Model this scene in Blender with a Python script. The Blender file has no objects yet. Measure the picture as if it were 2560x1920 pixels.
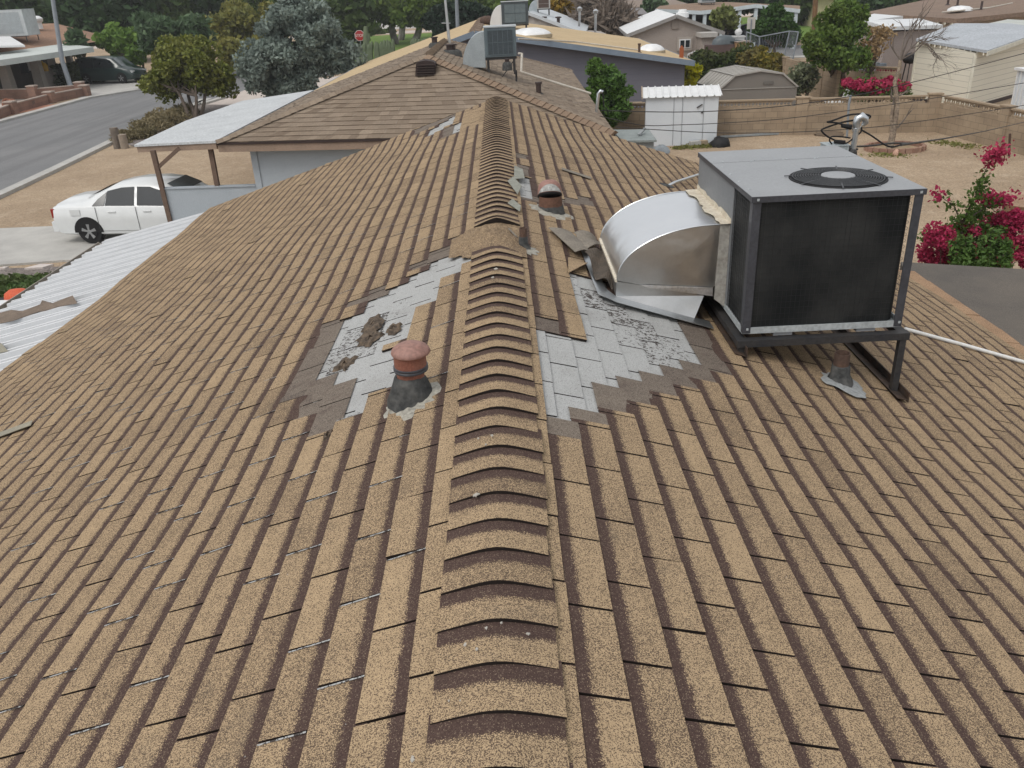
import bpy, bmesh, math, random
import numpy as np
from mathutils import Vector, Matrix
random.seed(7); NR = np.random.default_rng(7)
S = bpy.context.scene
COL = S.collection
PI = math.pi
# ------------------------------------------------------------------ camera
F, PITCH, YAW, ROLL = 2059.96, math.radians(25.8642), math.radians(-.2458), math.radians(2.8686)
CX, CH = .0724, 1.4208
def _rot():
    cp, sp, cy, sy = math.cos(PITCH), math.sin(PITCH), math.cos(YAW), math.sin(YAW)
    f = Vector((sy*cp, cy*cp, -sp)); r = Vector((cy, -sy, 0)); d = -r.cross(f)
    cr, sr = math.cos(ROLL), math.sin(ROLL)
    return cr*r+sr*d, -sr*r+cr*d, f
RT, DN, FW = _rot()
CAM0 = Vector((CX, 0, CH))
cam = bpy.data.cameras.new('camera'); camo = bpy.data.objects.new('camera', cam); COL.objects.link(camo)
cam.sensor_width = 36; cam.lens = F/2560*36; cam.clip_start = .05; cam.clip_end = 2000
M = Matrix((( RT.x, -DN.x, -FW.x, CX), (RT.y, -DN.y, -FW.y, 0), (RT.z, -DN.z, -FW.z, CH), (0, 0, 0, 1)))
camo.matrix_world = M
S.camera = camo
# ------------------------------------------------------------------ light: hazy overcast day
W = bpy.data.worlds.new('World'); S.world = W; W.use_nodes = True
nt = W.node_tree; bg = nt.nodes['Background']
sky = nt.nodes.new('ShaderNodeTexSky'); sky.sky_type = 'NISHITA'; sky.sun_disc = False
SUN_EL, SUN_AZ = math.radians(54), math.radians(-136)      # azimuth from +Y towards +X
sky.sun_elevation = SUN_EL; sky.sun_rotation = SUN_AZ; sky.air_density = 1.0; sky.dust_density = 4.0; sky.ozone_density = .6
hs = nt.nodes.new('ShaderNodeHueSaturation'); hs.inputs['Saturation'].default_value = .42     # thin overcast
nt.links.new(sky.outputs[0], hs.inputs['Color']); 
tc0 = nt.nodes.new('ShaderNodeTexCoord'); sx0 = nt.nodes.new('ShaderNodeSeparateXYZ'); nt.links.new(tc0.outputs['Generated'], sx0.inputs[0])
rp0 = nt.nodes.new('ShaderNodeValToRGB'); rp0.color_ramp.elements[0].position = 0.0; rp0.color_ramp.elements[0].color = (.74, .75, .76, 1); rp0.color_ramp.elements[1].position = .85; rp0.color_ramp.elements[1].color = (1, 1, 1, 1)
nt.links.new(sx0.outputs[2], rp0.inputs[0])                      # cloud veil, brighter overhead
cl0 = nt.nodes.new('ShaderNodeVectorMath'); cl0.operation = 'SCALE'; cl0.inputs['Scale'].default_value = 6.5; nt.links.new(rp0.outputs[0], cl0.inputs[0])
mx0 = nt.nodes.new('ShaderNodeMix'); mx0.data_type = 'RGBA'; mx0.inputs[0].default_value = .6
nt.links.new(hs.outputs[0], mx0.inputs[6]); nt.links.new(cl0.outputs[0], mx0.inputs[7]); nt.links.new(mx0.outputs[2], bg.inputs[0]); bg.inputs[1].default_value = .15
sl = bpy.data.lights.new('sun', 'SUN'); sl.energy = 1.0; sl.angle = math.radians(26); sl.color = (1, .965, .91)
so = bpy.data.objects.new('sun', sl); COL.objects.link(so)
sd = Vector((math.sin(SUN_AZ)*math.cos(SUN_EL), math.cos(SUN_AZ)*math.cos(SUN_EL), math.sin(SUN_EL)))
so.rotation_euler = sd.to_track_quat('Z', 'Y').to_euler()
S.view_settings.view_transform = 'Standard'; S.view_settings.look = 'None'
S.view_settings.exposure = 0.10; S.view_settings.gamma = 1
S.render.engine = 'CYCLES'
# ------------------------------------------------------------------ photo geometry helpers (measured points -> metres)
def _ray(px, py): return FW + RT*((px-1280)/F) + DN*((py-960)/F)
def G(px, py, z=-3.9):
    v = _ray(px, py); return CAM0 + v*((z-CH)/v.z)
def AT(px, py, y):
    v = _ray(px, py); return CAM0 + v*(y/v.y)
SLOPE = .3225; CS = 1/math.hypot(1, SLOPE)
def RP(px, py, s):                       # point on our roof plane -> (y, u) with u = distance down the slope
    v = _ray(px, py); t = -(CH+SLOPE*s*CX)/(v.z+SLOPE*s*v.x); p = CAM0+v*t
    return (p.y, s*p.x/CS)
def roofp(y, u, s, off=0.0):
    return Vector((s*u*CS+s*off*SLOPE*CS, y, -u*CS*SLOPE+off*CS))
# ------------------------------------------------------------------ object helpers
def tag(o, label=None, cat=None, group=None, kind=None):
    if label: o['label'] = label
    if cat: o['category'] = cat
    if group: o['group'] = group
    if kind: o['kind'] = kind
    return o
def thing(name, label, cat, loc=(0, 0, 0), rz=0, group=None):
    o = bpy.data.objects.new(name, None); COL.objects.link(o); o.empty_display_size = .2
    o.location = loc; o.rotation_euler = (0, 0, rz)
    return tag(o, label, cat, group)
def rel(parent):                         # inverse of a thing's placement, for parts written in world coordinates
    return (Matrix.Translation(parent.location) @ parent.rotation_euler.to_matrix().to_4x4()).inverted()
class MB:
    def __init__(s): s.v = []; s.f = []; s.m = []; s.uv = {}; s.tc = {}
    def face(s, pts, mi=0, uv=None, tc=None):
        n = len(s.v); s.v += [tuple(p) for p in pts]; s.f.append(tuple(range(n, n+len(pts)))); s.m.append(mi)
        if uv: s.uv[len(s.f)-1] = uv
        if tc: s.tc[len(s.f)-1] = tc
    def hexa(s, a, b, mi=0):             # a, b: two matching polygons (bottom, top)
        n = len(a); k = len(s.v); s.v += [tuple(p) for p in a]+[tuple(p) for p in b]
        s.f.append(tuple(range(k+n-1, k-1, -1))); s.f.append(tuple(range(k+n, k+2*n)))
        for i in range(n): s.f.append((k+i, k+(i+1) % n, k+n+(i+1) % n, k+n+i))
        s.m += [mi]*(n+2)
    def box(s, c, d, rz=0, mi=0, tilt=None):
        R = Matrix.Rotation(rz, 3, 'Z')
        if tilt is not None: R = tilt
        c = Vector(c); x, y, z = [q/2 for q in d]
        s.hexa([c+R@Vector(p) for p in ((-x, -y, -z), (x, -y, -z), (x, y, -z), (-x, y, -z))],
               [c+R@Vector(p) for p in ((-x, -y, z), (x, -y, z), (x, y, z), (-x, y, z))], mi)
    def bx(s, x0, x1, y0, y1, z0, z1, mi=0): s.box(((x0+x1)/2, (y0+y1)/2, (z0+z1)/2), (x1-x0, y1-y0, z1-z0), 0, mi)
    def slab(s, poly, th, mi=0):         # polygon given as seen from above, thickened downwards
        poly = [Vector(p) for p in poly]; lo = [p-Vector((0, 0, th)) for p in poly]
        s.hexa(lo, poly, mi)
    def prism(s, poly, vec, mi=0):
        poly = [Vector(p) for p in poly]; s.hexa(poly, [p+Vector(vec) for p in poly], mi)
    def bar(s, a, b, w, h=None, mi=0):   # rectangular bar
        a, b = Vector(a), Vector(b); h = h or w; d = (b-a).normalized()
        u = d.cross(Vector((0, 0, 1)));  u = u if u.length > 1e-3 else Vector((1, 0, 0)); u.normalize(); n = u.cross(d)
        q = [u*(-w/2)+n*(-h/2), u*(w/2)+n*(-h/2), u*(w/2)+n*(h/2), u*(-w/2)+n*(h/2)]
        s.hexa([a+p for p in q], [b+p for p in q], mi)
    def tube(s, pts, r, n=8, mi=0, cap=True):
        pts = [Vector(p) for p in pts]; rs = r if isinstance(r, (list, tuple)) else [r]*len(pts)
        k = len(s.v); up = None
        for i, p in enumerate(pts):
            d = (pts[min(i+1, len(pts)-1)]-pts[max(i-1, 0)]).normalized()
            if up is None: up = d.orthogonal().normalized()
            up = (up-d*up.dot(d)).normalized(); w = d.cross(up)
            for j in range(n):
                a = 2*PI*j/n; s.v.append(tuple(p+(up*math.cos(a)+w*math.sin(a))*rs[i]))
        for i in range(len(pts)-1):
            for j in range(n): s.f.append((k+i*n+j, k+i*n+(j+1) % n, k+(i+1)*n+(j+1) % n, k+(i+1)*n+j)); s.m.append(mi)
        if cap:
            s.f.append(tuple(range(k+n-1, k-1, -1))); s.f.append(tuple(range(k+(len(pts)-1)*n, k+len(pts)*n))); s.m += [mi]*2
    def lathe(s, prof, base=(0, 0, 0), n=24, mi=0, R=None, wob=0, rng=random):
        base = Vector(base); k = len(s.v); R = R or Matrix.Identity(3)
        for r, z in prof:
            for j in range(n):
                a = 2*PI*j/n; w = 1+wob*rng.uniform(-1, 1)
                s.v.append(tuple(base+R@Vector((r*w*math.cos(a), r*w*math.sin(a), z))))
        for i in range(len(prof)-1):
            for j in range(n): s.f.append((k+i*n+j, k+i*n+(j+1) % n, k+(i+1)*n+(j+1) % n, k+(i+1)*n+j)); s.m.append(mi)
    def build(s, name, mats, parent=None, smooth=False, bevel=0, world=True):
        me = bpy.data.meshes.new(name)
        vs = s.v
        if parent is not None and world:
            I = full_inv(parent)
            vs = [tuple(I@Vector(p)) for p in vs]
        me.from_pydata(vs, [], s.f); me.polygons.foreach_set('material_index', s.m)
        for m in (mats if isinstance(mats, (list, tuple)) else [mats]): me.materials.append(m)
        if s.uv:
            us, cs = [], []
            for i, f in enumerate(s.f):
                uv = s.uv.get(i) or [(0, 0)]*len(f); tc = s.tc.get(i, (1, 0, 0, 0))
                for q in uv: us += q; cs += tc
            me.uv_layers.new(name='UVMap'); me.color_attributes.new('tint', 'FLOAT_COLOR', 'CORNER')
            me.uv_layers['UVMap'].data.foreach_set('uv', us)
            me.color_attributes['tint'].data.foreach_set('color', cs)
        if smooth: me.polygons.foreach_set('use_smooth', [True]*len(me.polygons))
        me.update()
        o = bpy.data.objects.new(name, me); COL.objects.link(o)
        if parent is not None: o.parent = parent
        if bevel:
            b = o.modifiers.new('bevel', 'BEVEL'); b.width = bevel; b.segments = 2; b.limit_method = 'ANGLE'; b.angle_limit = math.radians(40)
        if smooth:
            try: me.set_sharp_from_angle(angle=math.radians(50))
            except Exception: pass
        return o
def full_inv(o):
    m = Matrix.Identity(4)
    while o is not None:
        if o.type == 'EMPTY': m = Matrix.Translation(o.location) @ o.rotation_euler.to_matrix().to_4x4() @ m
        o = o.parent
    return m.inverted()
def copy_tree(o, loc, rz=0, label=None):
    r = o.copy(); COL.objects.link(r); r.location = loc; r.rotation_euler = (0, 0, rz)
    if label: r['label'] = label
    for ch in list(o.children):
        c = ch.copy(); COL.objects.link(c); c.parent = r
        for g in list(ch.children):
            d = g.copy(); COL.objects.link(d); d.parent = c
    return r
# ------------------------------------------------------------------ materials
def lin(h):
    c = [int(h[i:i+2], 16)/255 for i in (0, 2, 4)]
    return tuple(x/12.92 if x <= .04045 else ((x+.055)/1.055)**2.4 for x in c)
def newmat(name):
    m = bpy.data.materials.new(name); m.use_nodes = True; t = m.node_tree
    return m, t, t.nodes['Principled BSDF']
def N(t, kind, **kw):
    n = t.nodes.new(kind)
    for k, v in kw.items():
        if k in n.inputs.keys() if hasattr(n.inputs, 'keys') else False: n.inputs[k].default_value = v
        else: setattr(n, k, v)
    return n
def noise(t, vec, scale, detail=4, rough=.6):
    n = t.nodes.new('ShaderNodeTexNoise'); n.inputs['Scale'].default_value = scale; n.inputs['Detail'].default_value = detail; n.inputs['Roughness'].default_value = rough
    if vec is not None: t.links.new(vec, n.inputs['Vector'])
    return n.outputs['Fac']
def ramp(t, fac, a, b, ca=(0, 0, 0, 1), cb=(1, 1, 1, 1)):
    r = t.nodes.new('ShaderNodeValToRGB'); r.color_ramp.elements[0].position = a; r.color_ramp.elements[1].position = b
    r.color_ramp.elements[0].color = ca; r.color_ramp.elements[1].color = cb; t.links.new(fac, r.inputs[0]); return r.outputs[0]
def mix(t, fac, a, b, mode='MIX'):
    m = t.nodes.new('ShaderNodeMix'); m.data_type = 'RGBA'; m.blend_type = mode
    if isinstance(fac, (int, float)): m.inputs[0].default_value = fac
    else: t.links.new(fac, m.inputs[0])
    for i, c in ((6, a), (7, b)):
        if isinstance(c, tuple): m.inputs[i].default_value = (*c[:3], 1)
        else: t.links.new(c, m.inputs[i])
    return m.outputs[2]
def math_(t, op, a, b=None, clamp=False):
    m = t.nodes.new('ShaderNodeMath'); m.operation = op; m.use_clamp = clamp
    for i, c in ((0, a), (1, b)):
        if c is None: continue
        if isinstance(c, (int, float)): m.inputs[i].default_value = c
        else: t.links.new(c, m.inputs[i])
    return m.outputs[0]
def coords(t, kind='Object'):
    return t.nodes.new('ShaderNodeTexCoord').outputs[kind]
def bump(t, p, fac, strength, dist=.01):
    b = t.nodes.new('ShaderNodeBump'); b.inputs['Strength'].default_value = strength; b.inputs['Distance'].default_value = dist
    t.links.new(fac, b.inputs['Height']); t.links.new(b.outputs[0], p.inputs['Normal'])
_cache = {}
def mat(name, c, rough=.75, metal=0, c2=None, scale=3, amt=.5, fine=60, fineamt=.15, bstr=0, spec=.3, coat=0):
    if name in _cache: return _cache[name]
    m, t, p = newmat(name); v = coords(t)
    c2 = c2 or tuple(x*.8 for x in c)
    col = mix(t, ramp(t, noise(t, v, scale, 5, .65), .35, .68), c, c2)
    if fineamt:
        f = noise(t, v, fine, 2, .5)
        col = mix(t, fineamt, col, ramp(t, f, .35, .65, (.0, .0, .0, 1), (1, 1, 1, 1)), 'OVERLAY')
        if bstr: bump(t, p, f, bstr)
    t.links.new(col, p.inputs['Base Color']); p.inputs['Roughness'].default_value = rough; p.inputs['Metallic'].default_value = metal
    p.inputs['Specular IOR Level'].default_value = spec
    if coat: p.inputs['Coat Weight'].default_value = coat; p.inputs['Coat Roughness'].default_value = .06
    _cache[name] = m; return m
def leafmat(name, ca, cb, clump=1.2, cc=None):
    if name in _cache: return _cache[name]
    m, t, p = newmat(name); v = coords(t)
    g = t.nodes.new('ShaderNodeNewGeometry')
    col = mix(t, g.outputs['Random Per Island'], ca, cb)
    col = mix(t, ramp(t, noise(t, v, clump, 3, .6), .38, .62), col, mix(t, .45, col, cc or ca))
    t.links.new(col, p.inputs['Base Color']); p.inputs['Roughness'].default_value = .6; p.inputs['Specular IOR Level'].default_value = .25
    p.inputs['Subsurface Weight'].default_value = 0
    tr = t.nodes.new('ShaderNodeBsdfTranslucent'); t.links.new(col, tr.inputs[0])
    ms = t.nodes.new('ShaderNodeMixShader'); ms.inputs[0].default_value = .25
    t.links.new(p.outputs[0], ms.inputs[1]); t.links.new(tr.outputs[0], ms.inputs[2])
    t.links.new(ms.outputs[0], t.nodes['Material Output'].inputs[0])
    _cache[name] = m; return m
# three-tab shingle: tint = (brightness, band flag, kind 0 tan / .5 aged head lap / 1 old white layer, flaking)
def shinglemat():
    m, t, p = newmat('three_tab_shingle'); v = coords(t)
    uvn = t.nodes.new('ShaderNodeUVMap'); sep = t.nodes.new('ShaderNodeSeparateXYZ'); t.links.new(uvn.outputs[0], sep.inputs[0])
    at = t.nodes.new('ShaderNodeVertexColor'); at.layer_name = 'tint'
    sc = t.nodes.new('ShaderNodeSeparateColor'); t.links.new(at.outputs[0], sc.inputs[0])
    R, Gc, B, A = sc.outputs[0], sc.outputs[1], sc.outputs[2], at.outputs[1]
    vor = t.nodes.new('ShaderNodeTexVoronoi'); vor.inputs['Scale'].default_value = 470; t.links.new(v, vor.inputs['Vector'])
    vs = t.nodes.new('ShaderNodeSeparateColor'); t.links.new(vor.outputs['Color'], vs.inputs[0])
    grain = vs.outputs[0]
    wear = noise(t, v, 3.4, 6, .7); wear2 = noise(t, v, 14, 4, .6)
    # fraction of dark granules grows where the shingle has worn
    thr = math_(t, 'ADD', math_(t, 'MULTIPLY', ramp(t, wear, .48, .75), .20), math_(t, 'ADD', .33, math_(t, 'MULTIPLY', math_(t, 'SUBTRACT', 1.0, R), 1.0)))
    thr = math_(t, 'ADD', thr, math_(t, 'MULTIPLY', math_(t, 'MULTIPLY', ramp(t, sep.outputs[1], .56, .74), Gc), .26))
    isdark = math_(t, 'LESS_THAN', grain, thr)
    tan = mix(t, vs.outputs[1], (.492, .362, .224), (.358, .262, .158))
    dk = mix(t, vs.outputs[2], (.105, .074, .052), (.16, .115, .08))
    body = mix(t, isdark, tan, dk)
    body = mix(t, math_(t, 'MULTIPLY', ramp(t, wear, .60, .80), .45), body, (.17, .14, .105))
    body = mix(t, .3, body, mix(t, wear2, (.2, .2, .2), (.8, .8, .8)), 'OVERLAY')
    bandc = mix(t, math_(t, 'GREATER_THAN', grain, .93), mix(t, grain, (.058, .037, .032), (.105, .069, .057)), (.22, .165, .12))
    edge = math_(t, 'ADD', sep.outputs[1], math_(t, 'MULTIPLY', math_(t, 'SUBTRACT', noise(t, v, 40, 4, .85), .5), .30))
    edge = math_(t, 'ADD', edge, math_(t, 'MULTIPLY', math_(t, 'SUBTRACT', vs.outputs[1], .5), .11))
    band = math_(t, 'MULTIPLY', math_(t, 'GREATER_THAN', edge, .70), Gc)
    c0 = mix(t, band, body, bandc)
    head = mix(t, isdark, mix(t, grain, (.30, .255, .205), (.19, .158, .128)), (.10, .08, .07))
    head = mix(t, ramp(t, wear2, .54, .66), head, mix(t, .45, head, (.10, .072, .062)))
    white = mix(t, grain, (.50, .505, .495), (.345, .35, .345))
    fl = math_(t, 'GREATER_THAN', math_(t, 'ADD', noise(t, v, 42, 5, .75), math_(t, 'MULTIPLY', math_(t, 'SUBTRACT', A, 1.0), .32)), .50)
    white = mix(t, math_(t, 'MULTIPLY', ramp(t, wear, .5, .75), .45), white, (.25, .24, .225)); white = mix(t, math_(t, 'LESS_THAN', vs.outputs[1], .05), white, (.12, .11, .10))
    white = mix(t, fl, white, (.075, .065, .06))
    k1 = math_(t, 'GREATER_THAN', B, .25); k2 = math_(t, 'GREATER_THAN', B, .75)
    col = mix(t, k2, mix(t, k1, c0, head), white)
    # pale grit caught along the joints
    g2 = math_(t, 'MULTIPLY', math_(t, 'GREATER_THAN', noise(t, v, 23, 5, .8), .715), .75)
    col = mix(t, g2, col, (.48, .47, .44))
    col = mix(t, math_(t, 'LESS_THAN', R, .5), col, (.022, .017, .015))       # near-black on cut edges
    t.links.new(col, p.inputs['Base Color']); p.inputs['Roughness'].default_value = .92; p.inputs['Specular IOR Level'].default_value = .15
    bump(t, p, grain, .55, .004)
    return m
def lammat(name, c1, c2, c3):
    m, t, p = newmat(name); v = coords(t)
    at = t.nodes.new('ShaderNodeVertexColor'); at.layer_name = 'tint'
    sc = t.nodes.new('ShaderNodeSeparateColor'); t.links.new(at.outputs[0], sc.inputs[0])
    col = mix(t, sc.outputs[0], c1, c2)
    col = mix(t, math_(t, 'MULTIPLY', ramp(t, noise(t, v, .9, 4, .6), .45, .7), .6), col, c3)
    col = mix(t, .35, col, ramp(t, noise(t, v, 70, 2, .6), .3, .7, (.1, .1, .1, 1), (.9, .9, .9, 1)), 'OVERLAY')
    t.links.new(col, p.inputs['Base Color']); p.inputs['Roughness'].default_value = .92; p.inputs['Specular IOR Level'].default_value = .15
    return m
# ------------------------------------------------------------------ shared materials
M_dirt = None
def dirtmat(name, c1, c2, c3, peb=.5):
    m, t, p = newmat(name); v = coords(t)
    a = noise(t, v, .35, 6, .6); b = noise(t, v, 2.2, 6, .7); c = noise(t, v, 24, 4, .7)
    col = mix(t, ramp(t, a, .38, .62), c1, c2); col = mix(t, math_(t, 'MULTIPLY', ramp(t, b, .5, .72), .7), col, c3)
    col = mix(t, peb, col, ramp(t, c, .3, .7, (.1, .1, .1, 1), (.95, .95, .95, 1)), 'OVERLAY')
    st = t.nodes.new('ShaderNodeTexVoronoi'); st.inputs['Scale'].default_value = 5; t.links.new(v, st.inputs['Vector'])
    col = mix(t, math_(t, 'MULTIPLY', math_(t, 'LESS_THAN', st.outputs['Distance'], .085), .55), col, (.10, .085, .07))
    t.links.new(col, p.inputs['Base Color']); p.inputs['Roughness'].default_value = .95; p.inputs['Specular IOR Level'].default_value = .1
    bump(t, p, c, .5, .03)
    return m
SHINGLE = shinglemat()
WHITE = mat('white_paint', (.72, .73, .73), .5, c2=(.62, .63, .63), scale=2)
DKMETAL = mat('dark_frame_metal', (.028, .030, .034), .55, c2=(.05, .045, .042), scale=5)
GALV = mat('galvanized_steel', (.62, .65, .67), .28, .9, (.52, .55, .57), 6, fineamt=.05)
BLACK = mat('black_rubber', (.012, .012, .013), .6)
TAR = mat('roof_cement', (.035, .037, .038), .75, c2=(.09, .09, .085), scale=18, bstr=.6, fine=40)
PUTTY = mat('dried_sealant', (.42, .40, .34), .85, c2=(.25, .24, .21), scale=30, bstr=.8, fine=70)
CONC = mat('concrete', (.46, .45, .42), .9, c2=(.36, .35, .33), scale=1.2, bstr=.2)
# ------------------------------------------------------------------ setting: ground, street, drives
GZ = -3.9
def sheet(name, pts, m, dz, kind='structure', th=0):
    b = MB()
    pts = [Vector((p[0], p[1], GZ+dz)) for p in pts]
    if th: b.slab(pts, th)
    else: b.face(pts)
    return tag(b.build(name, m), kind=kind)
DIRT = dirtmat('bare_dirt', (.375, .288, .20), (.305, .230, .158), (.44, .352, .258))
gb = MB(); gb.face([(-400, -60, GZ), (400, -60, GZ), (400, 700, GZ), (-400, 700, GZ)])
tag(gb.build('ground', DIRT), kind='structure')
m, t, p = newmat('asphalt'); v = coords(t)
c = mix(t, ramp(t, noise(t, v, .25, 5, .65), .35, .65), (.155, .157, .16), (.19, .19, .19))
mpn = t.nodes.new('ShaderNodeMapping'); mpn.inputs['Scale'].default_value = (1.3, .05, 1); mpn.inputs['Rotation'].default_value = (0, 0, .1); t.links.new(v, mpn.inputs[0])
c = mix(t, math_(t, 'MULTIPLY', ramp(t, noise(t, mpn.outputs[0], 1, 4, .6), .45, .6), .5), c, (.115, .115, .118))
c = mix(t, .3, c, ramp(t, noise(t, v, 30, 3, .7), .3, .7), 'OVERLAY')
t.links.new(c, p.inputs['Base Color']); p.inputs['Roughness'].default_value = .9; ASPH = m
RE = [(-14.6, -20), (-15.6, 15), G(15, 479).xy, G(124, 428).xy, G(285, 350).xy, (-17.3, 45), (-17.2, 51), G(500, 262).xy, G(567, 242).xy, (-11, 66), (20, 74)]
LE = [(-31, -20), (-28.6, 30), G(0, 309).xy, G(110, 279).xy, G(226, 247).xy, G(356, 226).xy, (-21, 72), (-14, 84), (20, 92)]
sheet('street', RE+LE[::-1], ASPH, .004)
def kerb(name, line, w, s):
    b = MB()
    for a, c in zip(line[:-1], line[1:]):
        a, c = Vector(a[:2]), Vector(c[:2]); d = (c-a).normalized(); nrm = Vector((d.y, -d.x))*w*s
        b.slab([(a.x, a.y, GZ+.11), (c.x, c.y, GZ+.11), ((c+nrm).x, (c+nrm).y, GZ+.11), ((a+nrm).x, (a+nrm).y, GZ+.11)], .15)
    return tag(b.build(name, CONC), kind='structure')
kerb('kerb', RE[:9], .38, 1); kerb('kerb', LE[:7], .5, -1)
dl = [G(0, 575).xy, (-11.5, 21.9), (-5.4, 21.2), (-5.4, 17.9), G(160, 655).xy, G(0, 667).xy, (-16, 18.0), (-16, 22.3)]
sheet('driveway', dl, CONC, .05, th=.08)
GRAV = dirtmat('grey_gravel', (.20, .175, .16), (.15, .13, .12), (.28, .25, .235), .9)
sheet('gravel_strip', [(-16, 18.5), (-5.4, 18.0), (-5.4, 16.8), (-16, 17.2)], GRAV, .008)
sheet('gravel_strip', [G(287, 353).xy, G(355, 372).xy, (-9.5, 36), (-12.3, 44), (-14, 51), (-17.1, 51), (-17.2, 44)], GRAV, .008)
PAVE = mat('pale_concrete', (.52, .46, .41), .9, c2=(.45, .39, .35), scale=.6)
sheet('pavement', [G(500, 262).xy, G(567, 243).xy, G(640, 215).xy, (-7, 66), (-7, 48), (-12, 47)], PAVE, .012)
sheet('front_drive', [G(226, 246).xy, G(356, 225).xy, (-22.7, 70), (-38, 74), (-40, 57), (-28, 56.8)], CONC, .012)
sheet('front_walk', [(-28.2, 56.8), (-40, 56.9), (-42, 52), (-27.4, 53.2)], PAVE, .008)
RED = dirtmat('red_gravel', (.42, .20, .13), (.34, .17, .12), (.50, .27, .19))
sheet('red_yard', [(-27.6, 46.3), (-26.6, 53), (-42, 51.8), (-42, 40)], RED, .008)
LAWN = dirtmat('lawn_grass', (.10, .17, .035), (.125, .195, .045), (.15, .17, .06), .6)
sheet('lawn', [(-24, 74), (40, 74), (40, 118), (-26, 118)], LAWN, .02)
sheet('street', [(-80, 121), (80, 121), (80, 128), (-80, 128)], PAVE, .006)
sheet('street', [(10, 61.5), (60, 55), (60, 64), (11.5, 71)], ASPH, .006)
sheet('pavement', [(9.8, 60.2), (60, 53.7), (60, 54.9), (10, 61.4)], CONC, .05, th=.08)
# ------------------------------------------------------------------ our house
HOUSE = thing('house', 'nearest house with tan and brown striped shingle roof full of missing patches', 'house', (0, 4, GZ))
Y0, YE = -5.0, 12.08
def wob(y, u):
    k = min(1, u/1.2)
    return k*(.013*math.sin(.9*y+.7*u)+.008*math.sin(2.3*y-1.9*u+1)+.004*math.sin(5.1*y+2.7*u))
def inpoly(p, poly):
    x, y = p; c = False; j = len(poly)-1
    for i in range(len(poly)):
        xi, yi = poly[i]; xj, yj = poly[j]
        if (yi > y) != (yj > y) and x < (xj-xi)*(y-yi)/(yj-yi)+xi: c = not c
        j = i
    return c
def zp(pts, x0, y0, s, side): return [RP(x0+a/s, y0+b/s, side) for a, b in pts]
Z = 3.456
white_R = [zp([(300, 640), (716, 748), (640, 450), (575, 160), (800, 160), (1000, 340), (1610, 575), (1840, 985), (1650, 930), (1690, 1035), (1500, 985), (1535, 1078), (1330, 1025), (1368, 1134), (1145, 1090), (1192, 1214), (955, 1155), (988, 1278), (745, 1220), (774, 1354), (515, 1285), (540, 1440), (300, 1430)], 1250, 640, Z, 1),
           zp([(600, 170), (870, 240), (880, 440), (600, 430)], 1150, 400, 4.424, 1), zp([(1100, 355), (1200, 375), (1215, 455), (1100, 440)], 1150, 400, 4.424, 1)]
head_R = [zp([(275, 520), (480, 575), (545, 690), (720, 745), (300, 650)], 1250, 640, Z, 1),
          zp([(380, 1400), (520, 1280), (760, 1215), (970, 1150), (1160, 1085), (1350, 1020), (1500, 980), (1660, 925), (1830, 985), (1600, 570), (1720, 560), (1960, 860), (2060, 1050), (1880, 1020), (1700, 1110), (1500, 1180), (1300, 1260), (1080, 1340), (860, 1420), (640, 1530), (400, 1640)], 1250, 640, Z, 1),
          zp([(620, 50), (760, 90), (830, 225), (700, 190), (640, 180)], 1150, 400, 4.424, 1), zp([(700, 430), (1120, 440), (1400, 425), (1450, 520), (1000, 510), (720, 470)], 1150, 400, 4.424, 1),
          zp([(990, 640), (1085, 655), (1090, 690), (990, 690)], 1000, 200, Z, 1)]
white_L = [zp([(1410, 0), (1385, 175), (1180, 235), (1135, 480), (1000, 560), (1000, 915), (810, 1000), (740, 1165), (600, 1200), (690, 945), (350, 870), (440, 680), (540, 430), (590, 330), (770, 250), (800, 170), (980, 60), (1140, -20), (1230, -90)], 700, 700, Z, -1),
           zp([(700, 1300), (655, 1520), (540, 1570), (430, 1659), (130, 1659), (290, 1585), (455, 1500), (462, 1425), (630, 1330)], 1000, 200, Z, -1),
           [RP(a, c, -1) for a, c in ((1182, 588), (1133, 613), (1084, 658), (1048, 690), (985, 718), (930, 750), (870, 795), (1027, 845), (1040, 770), (1093, 752), (1100, 722), (1157, 657), (1190, 642))],
           zp([(195, 1165), (470, 1000), (475, 1055), (400, 1100), (260, 1175)], 1000, 0, Z, -1), zp([(478, 1085), (540, 1045), (530, 1135), (475, 1150)], 1000, 0, Z, -1)]
head_L = [zp([(590, 325), (540, 430), (440, 680), (350, 870), (700, 850), (690, 945), (600, 1200), (480, 1300), (200, 1400), (220, 1220), (150, 1050), (0, 1100), (60, 900), (250, 600), (370, 380)], 700, 700, Z, -1),
          zp([(550, 250), (790, 170), (980, 60), (960, 20), (740, 120)], 700, 700, Z, -1),
          zp([(630, 1330), (460, 1420), (455, 1500), (290, 1590), (200, 1640), (60, 1640), (240, 1540), (420, 1400), (620, 1310)], 1000, 200, Z, -1),
          zp([(80, 1190), (200, 1135), (475, 1010), (470, 990), (150, 1120)], 1000, 0, Z, -1), zp([(350, 1130), (480, 1080), (478, 1160), (355, 1205)], 1000, 0, Z, -1)]
plain_L = [zp([(535, 960), (695, 950), (695, 1065), (525, 1115)], 1000, 0, Z, -1)]
fl0, fl1 = RP(1452, 725, 1), RP(1668, 898, 1); gl0, gl1 = RP(880, 880, -1), RP(960, 800, -1)
def segd(p, a, b):
    p, a, b = Vector(p), Vector(a), Vector(b); k = max(0, min(1, (p-a).dot(b-a)/(b-a).length_squared)); return (p-(a+(b-a)*k)).length
PHR = [1.3871, 1.5185, 1.3668, 1.5054, 1.3499]; PHL = [1.3628, 1.5202, 1.3899, 1.5645, 1.4752]
rr = random.Random(11)
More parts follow.
